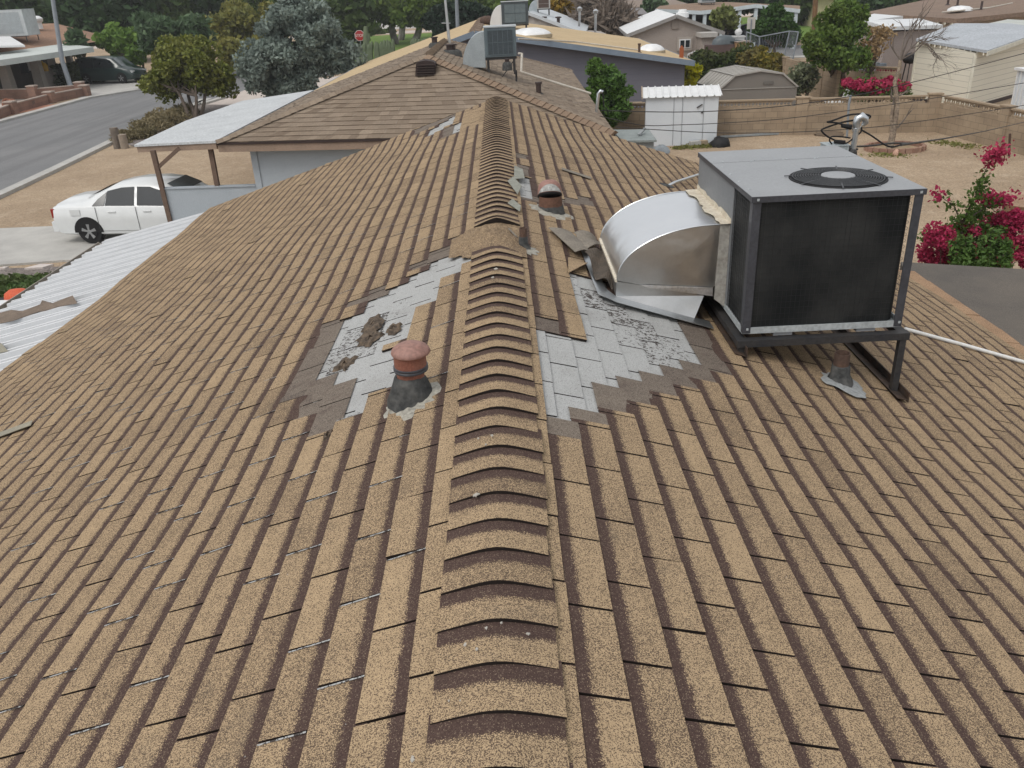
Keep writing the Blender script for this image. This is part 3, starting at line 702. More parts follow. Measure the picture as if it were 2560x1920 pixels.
curled('torn_felt', [(1456, 646), (1520, 664), (1528, 735), (1485, 710)], 1, lambda a, d: .03+.07*a*(1-d)+.02*math.sin(6*a+5*d), mat('torn_dark_felt', (.10, .08, .062), .95, c2=(.065, .055, .045), scale=9), 'dark curled torn felt at the lower corner of the duct', 'roofing felt', group=LB)
curled('lifted_shingle', [(1418, 650), (1462, 665), (1462, 678), (1418, 690)], 1, lambda a, d: .004+.035*a*d, SHINGLE, 'tan shingle tab curling up above the big pale patch', group=LB, kd=(1, 0, 0, 0))
for i, (c, lab) in enumerate((([(1283, 423), (1303, 436), (1308, 459), (1282, 458)], 'uppermost grey shingle scrap at the ridge edge above open vent'), ([(1266, 463), (1279, 455), (1300, 478), (1291, 497)], 'middle grey shingle scrap tucked under the ridge caps'), ([(1266, 519), (1277, 512), (1298, 530), (1296, 540)], 'lowest grey shingle scrap at the ridge edge beside open vent'))):
    curled('shingle_scrap', c, 1, lambda a, d: .018+.012*a, mat('grey_green_scrap', (.27, .275, .235), .9, c2=(.21, .21, .18), scale=8), lab, group=LB)
curled('shingle_strip', [(1402, 426), (1475, 450), (1476, 455), (1402, 431)], 1, lambda a, d: .012, FELT, 'narrow grey shingle strip lying across the right slope beyond the vents', group=LB, ny=2)
curled('shingle_strip', [(10, 1122), (88, 1060), (84, 1072), (5, 1130)], -1, lambda a, d: .012, mat('pale_olive_scrap', (.30, .28, .22), .9), 'pale shingle strip lying low on the left slope near the frame edge', group=LB, ny=2)
curled('shingle_scrap', [(1266, 585), (1284, 604), (1290, 606), (1270, 584)], 1, lambda a, d: .02, FELT, 'thin grey scrap leaning toward the small pipe on the broken ridge', group=LB, ny=2)
for i, (px, py, sz, lab) in enumerate(((864, 912, .06, 'brown crumbled felt lump at the left edge of the left pale patch'), (936, 812, .075, 'upper brown crumbled felt lump in the left pale patch'), (925, 850, .085, 'middle brown crumbled felt patch in the left pale patch'), (985, 826, .05, 'right brown crumbled felt lump in the left pale patch'), (820, 1092, .03, 'small dark lump under the left grey worn shingles'))):
    y, u = RP(px, py, -1); P0 = roofp(y, u, -1, .004); q = random.Random(i+40); b = MB(); n = 14
    k = 0; ph = [q.uniform(.55, 1.25) for _ in range(n)]
    for rr_, hh in ((1, 0), (.75, .014), (.4, .012), (0, .018)):
        for j in range(n):
            a = 2*PI*j/n; xx = P0.x+sz*rr_*ph[j]*math.cos(a); yy = P0.y+1.5*sz*rr_*ph[j]*math.sin(a); b.v.append((xx, yy, zr(xx)+.004+hh*q.uniform(.3, 1.5)))
    for i_ in range(3):
        for j in range(n): b.f.append((i_*n+j, i_*n+(j+1) % n, (i_+1)*n+(j+1) % n, (i_+1)*n+j)); b.m.append(0)
    tag(b.build('felt_lump', mat('crumbled_felt', (.16, .12, .085), .95, c2=(.04, .033, .028), scale=32, bstr=.8, fine=60)), lab, 'roofing felt', LB)
PVC = mat('white_pvc', (.74, .74, .72), .35, c2=(.66, .66, .63), scale=8, spec=.5)
a, c, e = RP(2255, 835, 1), RP(2400, 873, 1), RP(2610, 934, 1)
b = MB(); b.tube([roofp(*a, 1, .04), roofp(*c, 1, .036), roofp(*e, 1, .04)], .0135, 10); tag(b.build('drain_pipe', PVC, smooth=True), 'white plastic drain pipe running down the right slope from the stand', 'pipe')
a, c = RP(1672, 467, 1), RP(1745, 452, 1)
CD = thing('conduit', 'grey electrical conduit curving out of the roof toward the back of air conditioner', 'conduit', roofp(*a, 1, 0))
P0 = roofp(*a, 1, .0); P1 = roofp(*c, 1, .08)
b = MB(); b.tube([P0+Vector((-.03, -.04, -.02)), P0+Vector((0, 0, .015)), P0+Vector((.06, .01, .04)), P1, P1+Vector((.35, .0, .04))], .016, 10); b.build('pipe', GALV, CD, smooth=True)
blob('sealant', CD, P0.x-.02, P0.y-.02, .08, .012, TAR, 77)
GUANO = mat('pale_droppings', (.46, .44, .40), .9, c2=(.3, .28, .24), scale=60)
b = MB()
q = random.Random(9)
for px, py, w in ((1240, 678, .05), (1232, 699, .03), (1190, 1240, .035), (1230, 1096, .018), (1196, 1098, .012), (1214, 1117, .014), (1217, 1579, .014), (1254, 1567, .011), (1320, 1585, .016), (1163, 1612, .013), (1192, 1629, .012), (1027, 1870, .02), (1122, 1745, .008), (1150, 1750, .006)):
    P0 = G(px, py, 0.02); n = 9
    zc = capz(P0.x)+.036
    pts = [(P0.x+w*.34*q.uniform(.3, 1.2)*math.cos(2*PI*j/n), P0.y+w*.45*q.uniform(.3, 1.2)*math.sin(2*PI*j/n)) for j in range(n)]
    b.slab([(x, y, capz(x)+.036) for x, y in pts], .003)
tag(b.build('bird_droppings', GUANO), 'pale bird droppings spattered along the ridge caps', 'droppings', kind='stuff')
# ------------------------------------------------------------------ ribbed metal awning on the left
AW = thing('metal_awning', 'white ribbed metal patio awning below the left eave of the nearest house', 'awning', (-5, 7, -1.6))
AWM = mat('white_awning_enamel', (.74, .75, .76), .45, c2=(.68, .69, .70), scale=3, fineamt=.05, spec=.45)
ya, yb = -3.0, 12.75
def awz(x): return -1.55-.20*(-x-4.4)
b = MB(); y = yb; k = 0
xl, xr = -6.14, -4.25
while y > ya:
    w = .34
    def skew(x, yy): return Vector((x, yy+(x-xr)*.12, 0))
    prof = [(0, 0), (.003, .055), (.030, .055), (.033, 0), (.10, 0), (.103, .055), (.130, .055), (.133, 0), (.34, 0)]
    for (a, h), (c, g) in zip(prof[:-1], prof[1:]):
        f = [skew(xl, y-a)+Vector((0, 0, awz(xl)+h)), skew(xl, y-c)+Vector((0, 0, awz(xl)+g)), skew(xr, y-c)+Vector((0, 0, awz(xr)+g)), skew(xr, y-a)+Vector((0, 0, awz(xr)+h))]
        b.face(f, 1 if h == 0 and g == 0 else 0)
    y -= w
b.build('ribbed_roof', [AWM, mat('shaded_awning_pan', (.27, .29, .31), .6, c2=(.21, .23, .25), scale=1.5, fineamt=.05)], AW)  # pans painted darker as shade, so the ribs read brighter
b = MB(); fl = lambda yy: Vector((xl-.10, yy+(xl-.1-xr)*.12, awz(xl)))
b.bar(fl(ya)+Vector((.085, 0, -.05)), fl(yb)+Vector((.085, 0, -.05)), .01, .12); b.bar(fl(ya)+Vector((0, 0, .02)), fl(yb)+Vector((0, 0, .02)), .012, .02); b.bar(fl(ya)+Vector((.0, 0, -.05)), fl(yb)+Vector((.0, 0, -.05)), .006, .12); b.bar(fl(ya)+Vector((.045, 0, -.115)), fl(yb)+Vector((.045, 0, -.115)), .085, .008)
b.build('gutter', mat('tan_gutter', (.34, .31, .27), .6, c2=(.27, .24, .2), scale=4), AW)
for y in (11.9, 8.2, 4.5, .8):
    b = MB(); P0 = fl(y)+Vector((.06, 0, -.12)); b.bar(P0, (P0.x, P0.y, GZ), .07); b.build('post', AWM, AW)
def onaw(px, py):
    v = _ray(px, py); tt = (-1.55+.2*4.4-CH+.2*CX)/(v.z-.2*v.x); return CAM0+v*tt
def awsheet(name, pts, m, lab, lift=.062):
    b = MB(); top = [onaw(*q)+Vector((0, 0, lift+h)) for *q, h in pts]; n = len(top)//2
    for i in range(n-1):
        f = [top[i], top[i+1], top[2*n-2-i], top[2*n-1-i]]; b.hexa([q-Vector((0, 0, .004)) for q in f], f)
    tag(b.build(name, m), lab, 'roofing scrap', 'roofing scraps lying on the white awning')
BRF = mat('brown_shingle_scrap', (.20, .155, .12), .95, c2=(.14, .11, .085), scale=5, fine=150, fineamt=.3)
awsheet('roofing_strip', [(-40, 804, 0), (0, 797, .01), (35, 795, .04), (60, 790, 0), (105, 775, .01), (112, 773, .05), (135, 770, 0), (187, 757, .03), (197, 771, 0), (150, 779, 0), (118, 789, 0), (100, 792, 0), (60, 806, 0), (35, 815, 0), (0, 822, 0), (-40, 830, 0)], BRF, 'long crumpled brown roofing strip lying across white ribbed awning')
awsheet('roofing_scrap', [(-15, 868, 0), (8, 872, 0), (25, 892, 0), (-15, 900, 0)], mat('pale_olive_scrap', (.30, .28, .22)), 'small olive shingle scrap on white awning beside the long brown strip')
# ------------------------------------------------------------------ neighbouring buildings
def rows(b, A, B, TA, TB, ex=.143, rg=None, tabw=(.14, .36), butt=.011, dark=.0):
    rg = rg or random.Random(1); A, B, TA, TB = map(Vector, (A, B, TA, TB))
    n = max(2, int(((TA+TB)/2-(A+B)/2).length/ex)); nr = (B-A).cross(TA-A).normalized()
    if nr.z < 0: nr = -nr
    for k in range(n):
        v0, v1 = k/n, min(1, (k+1.12)/n)
        l0, r0, l1, r1 = A.lerp(TA, v0), B.lerp(TB, v0), A.lerp(TA, v1), B.lerp(TB, v1)
        W = (r0-l0).length; x = 0
        if W < .05: continue
        while x < W:
            w = rg.uniform(*tabw); x1 = min(W, x+w)
            if W-x1 < .08: x1 = W
            a, c = x/W, x1/W; o = nr*(butt+rg.choice((0, .006))+rg.uniform(0, .003)); t = min(1, max(0, rg.gauss(.45, .25)))
            p0, p1, q1, q0 = l0.lerp(r0, a)+o, l0.lerp(r0, c)+o, l1.lerp(r1, c)+nr*.002, l1.lerp(r1, a)+nr*.002
            b.face([p0, p1, q1, q0], 0, [(0, 0)]*4, (t, 0, 0, 0))
            b.face([p0-o, p1-o, p1, p0], 0, [(0, 0)]*4, (1.0, 0, 0, 0))
            x = x1
def hipcap(b, P, Q, w=.13, ex=.16, rg=None):
    rg = rg or random.Random(2); P, Q = Vector(P), Vector(Q); d = (Q-P).normalized(); sd = d.cross(Vector((0, 0, 1))).normalized(); up = sd.cross(d)
    n = int((Q-P).length/ex)
    for k in range(n):
        a, c = P+d*(ex*k), P+d*(ex*(k+1.2)); o = rg.uniform(0, .012); t = rg.uniform(.0, .6)
        for s in (1, -1):
            b.face([a+up*(.045+o), c+up*.035, c+sd*s*w-up*.035, a+sd*s*w-up*(.025-o)], 0, [(0, 0)]*4, (t, 0, 0, 0))
        b.face([a+sd*w-up*(.02-o), a+up*(.05+o), a-sd*w-up*(.02-o), a-up*.05], 0, [(0, 0)]*4, (.8, 0, 0, 0))
LAM = lammat('brown_laminate_shingle', (.275, .22, .165), (.16, .122, .09), (.20, .16, .125))
LAMR = lammat('red_brown_cap_shingle', (.255, .185, .13), (.17, .118, .083), (.21, .155, .115))
def wallbox(b, pts, z0, z1):
    b.hexa([(p[0], p[1], z0) for p in pts], [(p[0], p[1], z1) for p in pts])
EZ = -1.45
A, B_ = G(541, 356, EZ), G(1537, 333, EZ); C = G(1066, 139, .02); D = G(1110, 100, .02); E_ = G(789, 227, EZ); F_ = G(1428, 176, EZ)
NB = thing('brown_roof_house', 'neighbour house with brown hip roof and grey blue wall right beyond the striped roof', 'house', (A.x, A.y, GZ))
for nm, q in (('front', (A, B_, C, C)), ('left', (E_, A, D, C)), ('right', (B_, F_, C, D)), ('back', (F_, E_, D, D))):
    b = MB(); rows(b, *q, rg=random.Random(hash(nm) % 50+3)); b.build('roof_plane', LAM, NB)
b = MB(); hipcap(b, A, C); b.build('hip_cap', LAM, NB); b = MB(); hipcap(b, C, D); b.build('ridge_cap', LAM, NB)
b = MB(); hipcap(b, B_, C, w=.16, rg=random.Random(6)); b.build('hip_cap', LAMR, NB); b = MB(); hipcap(b, D, F_); b.build('hip_cap', LAM, NB)
BRN = mat('dark_drip_edge', (.045, .03, .027), .6)
dv = Vector((0, 0, 1))
b = MB(); b.bar(A-dv*.03, B_-dv*.03, .02, .05); b.bar(A-dv*.03, E_-dv*.03, .02, .05); b.bar(B_-dv*.03, F_-dv*.03, .02, .05); b.build('drip_edge', BRN, NB)
fo = Vector((.0, .03, -.135))
b = MB(); b.bar(A+fo+Vector((.03, 0, 0)), B_+fo, .03, .165); b.bar(A+fo+Vector((.02, 0, 0)), E_+Vector((.03, 0, -.135)), .03, .165); b.bar(B_+fo, F_+Vector((-.03, 0, -.135)), .03, .165); b.build('fascia', TRIM, NB)
w0 = (A.x+.62, A.y+.33); w1 = (B_.x-.5, B_.y+.4); w2 = (F_.x-.5, F_.y-.5); w3 = (E_.x+.6, E_.y-.5)
b = MB(); wallbox(b, [w0, w1, w2, w3], GZ, EZ-.06); b.build('wall', STUC, NB)
b = MB(); fd = (Vector(w1)-Vector(w0)).normalized()
b.hexa([(w0[0]-.01, w0[1]-.025, GZ), (w0[0]+.14, w0[1]-.025+fd.y*.15, GZ), (w0[0]+.14, w0[1]-.004+fd.y*.15, GZ), (w0[0]-.01, w0[1]-.004, GZ)], [(w0[0]-.01, w0[1]-.025, EZ-.2), (w0[0]+.14, w0[1]-.025+fd.y*.15, EZ-.2), (w0[0]+.14, w0[1]-.004+fd.y*.15, EZ-.2), (w0[0]-.01, w0[1]-.004, EZ-.2)])
b.build('corner_board', STUC, NB)
# louvred gable vent set in the front slope under the peak
gv = thing('roof_louvre', 'dark louvred attic vent below the peak of the brown hip roof', 'vent', G(1066, 190, -.3)); 
P0 = AT(1038, 190, C.y-.62); P1 = AT(1089, 189, C.y-.62); P2 = AT(1089, 158, C.y-.62); P3 = AT(1040, 159, C.y-.62); gv.location = (P0+P1)/2
b = MB(); top = [P3, P3.lerp(P2, .15)+dv*.04, P3.lerp(P2, .5)+dv*.065, P3.lerp(P2, .85)+dv*.04, P2]
fr = [P0]+[P1]+top[::-1]
b.prism(fr, (0, .55, 0)); b.build('hood', BRN, gv)
b = MB()
for k in range(5):
    z = k/5+.08; a, c = P0.lerp(P3, z), P1.lerp(P2, z); b.bar(a.lerp(c, .06)+Vector((0, -.03, 0)), a.lerp(c, .94)+Vector((0, -.03, 0)), .05, .012)
b.build('louvre', mat('brown_louvre', (.075, .055, .05), .6), gv)
# carport
CP = thing('carport', 'white flat carport roof on brown posts beside the neighbour brown roof', 'carport', (-7.5, 20, GZ))
NL, NRr, FR_, FL_ = G(335, 362, -1.58), A+Vector((-.05, .1, .02)), E_+Vector((-.05, 0, .03)), G(605, 252, -1.58)
CPW = mat('white_roll_roof', (.50, .52, .53), .8, c2=(.43, .45, .46), scale=1.2, fine=20)
b = MB(); M1 = G(470, 303, -1.56); b.slab([NL, NRr, FR_, FL_, M1+Vector((-.08, 0, .01))], .05); b.build('roof_sheet', CPW, CP)
TIM = mat('brown_painted_timber', (.17, .115, .085), .8, c2=(.13, .09, .07), scale=4)
b = MB(); b.bar(NL+Vector((.05, .05, -.12)), NRr+Vector((0, .05, -.12)), .05, .13); b.bar(NL+Vector((.07, .1, -.12)), FL_+Vector((.07, -.1, -.12)), .05, .13); b.build('beam', TRIM, CP)
wl = AT(398, 467, w0[1]); hw0 = Vector((wl.x, w0[1]+.25, 0)); zt = -2.52
for (px, py, px2, py2) in ((383, 380, 409, 462), (525, 365, 543, 461)):
    P0 = AT(px, py, w0[1]+.12); P1 = AT(px2, py2, w0[1]+.12); b = MB(); b.bar((P0.x, P0.y, -1.62), (P1.x-.02, P1.y, GZ), .10); b.build('post', TIM, CP)
P0 = AT(383, 385, w0[1]+.12); b = MB(); b.bar(P0+Vector((.05, 0, .05)), P0+Vector((.02, 0, -.33)), .03, .05); b.bar(P0+Vector((.62, 0, .10)), P0+Vector((.05, 0, -.30)), .05, .08); b.build('brace', TIM, CP)
b = MB(); wallbox(b, [(hw0.x, hw0.y-.12), (w0[0]-.02, w0[1]), (w0[0]-.02, w0[1]+.1), (hw0.x, hw0.y)], GZ, zt); b.build('half_wall', STUC, CP)
b = MB(); b.slab([(hw0.x-.02, hw0.y-.14, zt+.03), (w0[0]-.02, w0[1]-.03, zt+.03), (w0[0]-.02, w0[1]+.12, zt+.03), (hw0.x-.02, hw0.y+.02, zt+.03)], .028); b.build('wall_cap', STUC, CP)
# things on the neighbour roof
def nbz(P): return P
def acunit(name, lab, x, y, z, w, h, d, body, grid, ductmat, sx=-1, group='air conditioners on the far roofs', cols=5):
    t = thing(name, lab, 'air conditioner', (x, y, z), 0, group)
    b = MB(); b.box((0, d/2, h/2), (w, d, h)); b.build('cabinet', body, t, world=False, bevel=.015)
    b = MB(); b.box((0, d/2, h+.012), (w+.03, d+.03, .024)); b.build('top', ACL, t, world=False)
    b = MB(); b.box((0, -.004, h*.5), (w*.80, .006, h*.82)); b.build('grille', grid, t, world=False)
    b = MB()
    for k in range(cols+1): b.box((-w*.40+w*.8*k/cols, -.012, h*.5), (.012, .01, h*.82))
    for zz in (.09, .5, .91): b.box((0, -.012, h*zz), (w*.8, .01, .012))
    b.build('guard', body, t, world=False)
    if ductmat:
        b = MB(); n = 10; pr = [(sx*w/2, h*.88)]+[(sx*(w/2+.55*math.sin(a*PI/2/n)), h*.05-.22+(h*.83+.22)*math.cos(a*PI/2/n)) for a in range(n+1)]+[(sx*w/2, -.22)]
        b.prism([(px, .05, pz) for px, pz in pr][::-sx], (0, d*.75, 0)); b.build('duct', ductmat, t, world=False)
    for xx in (-w*.42, w*.42):
        for yy in (.05, d-.05): b = MB(); b.box((xx, yy, -.2), (.05, .05, .4)); b.build('leg', DKMETAL, t, world=False)
    b = MB(); b.box((0, .05, -.03), (w, .048, .05)); b.build('rail', DKMETAL, t, world=False)
    return t
GREYB = mat('slate_grey_unit', (.13, .165, .18), .5, c2=(.10, .13, .145), scale=3); GREYD = mat('dark_condenser', (.045, .058, .066), .55, c2=(.07, .085, .095), scale=12)
FROST = mat('weathered_duct_metal', (.44, .485, .50), .45, .5, (.36, .40, .42), 4)
P0 = AT(1213, 143, 21.2); P1 = AT(1292, 143, 21.2); hh = (AT(1212, 66, 21.2)-P0).z
nac = acunit('air_conditioner', 'slate grey air conditioner with metal duct on the brown hip roof', (P0.x+P1.x)/2, 21.2, (P0.z+P1.z)/2, P1.x-P0.x, hh-.02, .8, GREYB, GREYD, FROST)
def hipz(x, y):                            # height of the right hand slope of the neighbour roof
    k = (x-C.x)/((B_.x+F_.x)/2-C.x); return .02+(EZ-.02)*k
b = MB(); X = P1.x-.03; b.bar((X, 21.3, P1.z-.3), (X, 21.3, hipz(X, 21.3)), .045); b.bar((X-.02, 21.28, P1.z-.05), (X-.35, 21.28, P1.z-.45), .02); b.build('long_leg', DKMETAL, nac)
def roofpipe(lab, px, py, ptop, y, r, m=RUSTP, cat='vent pipe', nm='vent_pipe', cap=None):
    P0 = AT(px, py, y); P1 = AT(px, ptop, y); t = thing(nm, lab, cat, P0, 0, 'vent pipes on the brown hip roof')
    b = MB(); h = P1.z-P0.z; b.lathe([(r*1.5, -.1), (r*1.5, .02), (r, .04), (r, h*.85), (r*1.35, h*.86), (r*1.35, h), (0, h)], n=14); b.build('pipe', m, t, smooth=True, world=False)
    b = MB(); b.lathe([(r*2.4, -.14), (r*2.2, .0), (r*1.5, .05)], n=14); b.build('flashing', TAR, t, smooth=True, world=False)
DKBR = mat('dark_brown_pipe', (.06, .042, .038), .6)
roofpipe('tall rusty vent pipe on the right slope of the brown hip roof', 1347, 238, 205, 20.4, .06, DKBR)
roofpipe('dark round vent stub near the peak of the brown hip roof', 1087, 111, 92, 24.3, .075, DKBR)
roofpipe('low dark vent hood between the mast and duct on the brown hip roof', 1128, 129, 110, 23.0, .12, DKBR)
roofpipe('short dark vent pipe under the slate grey air conditioner', 1268, 160, 147, 20.8, .05, DKBR)
PVCB = mat('aged_white_pipe', (.52, .49, .43), .6, c2=(.44, .40, .34), scale=5)
b = MB(); pts = [AT(1297, 134, 20.6), AT(1305, 134, 20.5), AT(1303, 180, 20.3)]
for px, py, yy in ((1303, 180, 20.3), (1380, 204, 20.5), (1477, 234, 20.6)):
    q = AT(px, py, yy); 
    pts.append(q)
b.tube(pts, .028, 8); tag(b.build('condensate_pipe', PVCB), 'cream pipe running down the brown hip roof from its air conditioner', 'pipe')
t = thing('service_mast', 'short bent service mast at the right eave of the brown hip roof', 'mast', AT(1488, 278, 20.3))
b = MB(); P0, P1 = AT(1488, 280, 20.3), AT(1496, 234, 20.3); b.tube([P0-Vector((0, 0, .3)), P1, P1+Vector((.05, 0, .06)), P1+Vector((.10, 0, .03))], .04, 10); b.build('pipe', GALV, t, smooth=True)
b = MB(); b.tube([P1+Vector((.1, 0, .02)), P1+Vector((.13, 0, -.3)), AT(1520, 275, 20.3), AT(1503, 277, 20.3)], .015, 6); b.build('cable', BLACK, t)
t = thing('antenna_mast', 'thin grey pole rising from the brown hip roof peak', 'mast', AT(1123, 112, 26), group='thin roof masts')
b = MB(); b.tube([AT(1124, 114, 26), AT(1112, -10, 26)], [.045, .035], 8); b.build('pole', GALV, t); b = MB(); b.tube([AT(1104, 58, 26), AT(1126, 58, 26)], .012, 6); b.build('crossbar', GALV, t)
# --- generic gable building
def gable(name, lab, FLp, FRp, RDp, dep, wallm, roofm, fascm, oh=.35, th=.10, z0=GZ, cat='house', inset=.3, roofs=None):
    t = thing(name, lab, cat, ((FLp.x+FRp.x)/2, FLp.y, z0)); dep = Vector(dep); dn = dep.normalized()
    fl, fr, rd = FLp+dn*oh, FRp+dn*oh, RDp+dn*oh; ix = (FRp-FLp).normalized()*inset; k = Vector((0, 0, th+.03)); d2 = dep-dn*2*oh
    def dz(p, e): s = (RDp.z-e.z)/max(.01, abs(RDp.x-e.x)); return Vector((0, 0, s*inset))
    b = MB(); b.prism([Vector((fl.x, fl.y, z0))+ix, Vector((fr.x, fr.y, z0))-ix, fr-ix-k+dz(fr, FRp), rd-k, fl+ix-k+dz(fl, FLp)], d2); b.build('wall', wallm, t)
    for a in (FLp, FRp):
        b = MB(); q = [a, RDp, RDp+dep, a+dep]; q = q if a is FRp else q[::-1]
        b.slab(q, th); b.build('roof_slope', roofm, t)
    b = MB()
    for a in (FLp, FRp):
        b.bar(a-Vector((0, .02, th*.5+.02)), RDp-Vector((0, .02, th*.5+.02)), .03, th+.08)
        b.bar(a-Vector((0, 0, th*.5+.02)), a+dep-Vector((0, 0, th*.5+.02)), .03, th+.06)
    b.build('fascia', fascm, t)
    return t
PURP, t, p = newmat('grey_violet_siding'); v = coords(t)
mp = t.nodes.new('ShaderNodeSeparateXYZ'); t.links.new(v, mp.inputs[0])
ln = math_(t, 'LESS_THAN', math_(t, 'FRACT', math_(t, 'MULTIPLY', mp.outputs[2], 4.2)), .07)
c = mix(t, math_(t, 'MULTIPLY', ln, .35), mix(t, noise(t, v, 1.5, 4), (.135, .135, .165), (.165, .165, .195)), (.10, .10, .125)); t.links.new(c, p.inputs['Base Color']); p.inputs['Roughness'].default_value = .85
TANR = mat('tan_rolled_roofing', (.50, .38, .225), .95, c2=(.43, .325, .19), scale=.8, fine=30)
BGF = mat('blue_grey_fascia', (.20, .245, .30), .7, c2=(.17, .21, .26))
pf = 34.0
PH = gable('violet_house', 'grey violet house with flat looking tan roof and two skylight domes', G(757, 242, -2.1), AT(1737, 153, pf), AT(1186, 78, pf), (.15, 15.0, .0), PURP, TANR, BGF, oh=.4, th=.12)
b = MB(); P0, P1 = AT(1187, 78, 34.6), AT(1193, 50, 48.2)
hipcap(b, Vector((P0.x, 34.2, AT(1186, 78, pf).z)), Vector((P0.x+.1, 48.4, AT(1186, 78, pf).z)), w=.25, ex=.4); b.build('ridge_cap', lammat('speckled_ridge', (.45, .40, .34), (.17, .12, .09), (.3, .25, .2)), PH)
def purz(x): r, e = AT(1186, 78, pf), AT(1737, 153, pf); return r.z+(e.z-r.z)*(x-r.x)/(e.x-r.x)
def onpur(px, py):
    r, e = AT(1186, 78, pf), AT(1737, 153, pf); k = (e.z-r.z)/(e.x-r.x); v = _ray(px, py)
    tt = (r.z+k*(CX-r.x)-CH)/(v.z-k*v.x); return CAM0+v*tt
DOME = mat('white_skylight_dome', (.80, .81, .81), .3, spec=.5, fineamt=0)
for (px, py, w, lab) in ((1325, 88, .85, 'larger white skylight dome near the air conditioners on the tan roof'), (1628, 128, .55, 'smaller white skylight dome near the lower right end of the tan roof')):
    P = onpur(px, py); t = thing('skylight', lab, 'skylight', P, 0, 'skylight domes on the tan roof')
    b = MB(); b.lathe([(w*1.02, -.02), (w, .06), (w*.92, .12), (w*.7, .21), (w*.4, .27), (0, .29)], n=24); b.build('dome', DOME, t, smooth=True, world=False)
    b = MB(); b.lathe([(w*1.08, -.1), (w*1.08, .03), (w, .04)], n=24); b.build('curb', mat('tan_curb', (.42, .36, .26)), t, world=False)
P = onpur(1598, 131); t = thing('vent_pipe', 'thin rusty vent pipe beside the smaller dome on the tan roof', 'vent pipe', P); b = MB(); b.lathe([(.12, -.02), (.05, .03), (.05, .28), (.065, .28), (.065, .33), (0, .33)], n=12); b.build('pipe', RUSTP, t, world=False)
P0 = onpur(1360, 100); b = MB(); b.tube([onpur(1296, 100)+dv*.04, onpur(1440, 107)+dv*.04, onpur(1600, 128)+dv*.04], .03, 6); tag(b.build('roof_pipe', PVCB), 'thin cream pipe lying along the tan roof of the violet house', 'pipe')
WD = mat('white_duct_paint', (.66, .67, .67), .5, c2=(.58, .59, .59), scale=2)
P0, P1 = AT(1255, 63, 40), AT(1322, 66, 40); hh = (AT(1250, 6, 40)-P0).z
acunit('air_conditioner', 'tall dark grey air conditioner with white duct on the violet house roof', (P0.x+P1.x)/2, 40, P0.z, P1.x-P0.x, hh, 1.1, GREYD, GREYB, WD, cols=2)
t = thing('turbine_vent', 'brown ribbed turbine vent next to the white duct on the tan roof', 'vent pipe', AT(1218, 62, 41))
b = MB(); b.lathe([(.2, -.3), (.2, .0), (.3, .08), (.34, .2), (.28, .32), (.1, .38), (0, .38)], n=18); b.build('turbine', LAMR if False else RUSTP, t, world=False, smooth=True)
# white metal roofed house farther back with its own unit
MROOF = mat('white_metal_roof', (.52, .55, .57), .5, c2=(.44, .47, .49), scale=1, fineamt=.06)
WM = gable('white_roof_house', 'low house with ribbed pale grey metal roof behind the tan roof', AT(1180, 75, 58), AT(1462, 84, 55), AT(1322, 31, 57), (1.5, 12, 0), mat('grey_beige_wall', (.38, .35, .32), .9), MROOF, MROOF, oh=.2)
P0, P1 = AT(1343, 27, 60), AT(1376, 30, 60); hh = (AT(1343, 1, 60)-P0).z
acunit('air_conditioner', 'distant brown faced air conditioner on the pale metal roof', (P0.x+P1.x)/2, 60, P0.z+.1, P1.x-P0.x, hh, .8, mat('pale_unit', (.46, .45, .42)), mat('brown_grille', (.09, .06, .05)), FROST, cols=1)
for px, lab in ((1396, 'right hand small dark vent on the pale metal roof'), (1360, 'left hand small dark vent on the pale metal roof')):
    P = AT(px, 52, 57); t = thing('vent_pipe', lab, 'vent pipe', P, 0, 'vents on the pale metal roof'); b = MB(); b.lathe([(.1, -.3), (.1, .15), (.2, .17), (.2, .24), (0, .26)], n=10); b.build('pipe', DKBR, t, world=False)
for px, py, pt, lab in ((1448, 66, 28, 'bent grey service mast at the corner of the pale metal roof'), (1488, 85, 34, 'straight grey service mast in front of bare brown trees')):
    t = thing('service_mast', lab, 'mast', AT(px, py, 54), 0, 'distant service masts'); b = MB(); b.tube([AT(px, py, 54), AT(px+1, pt, 54)], .07, 8); b.build('pole', GALV, t); b = MB(); b.lathe([(.02, 0), (.14, .02), (.16, .16), (.05, .25), (0, .25)], AT(px+1, pt, 54), 10); b.build('weatherhead', GALV, t)
b = MB(); P0, P1 = AT(1452, 84, 56), AT(1528, 90, 56); b.slab([P0, P1, P1+Vector((0, 6, 0)), P0+Vector((0, 6, 0))], .25); wallbox(b, [(P0.x+.2, 56.3), (P1.x-.2, 56.3), (P1.x-.2, 61.5), (P0.x+.2, 61.5)], GZ, P0.z-.26)
tag(b.build('flat_annex', mat('grey_beige_wall', (.38, .35, .32))), 'small flat annex with white edge beside the pale metal roof', 'annex')
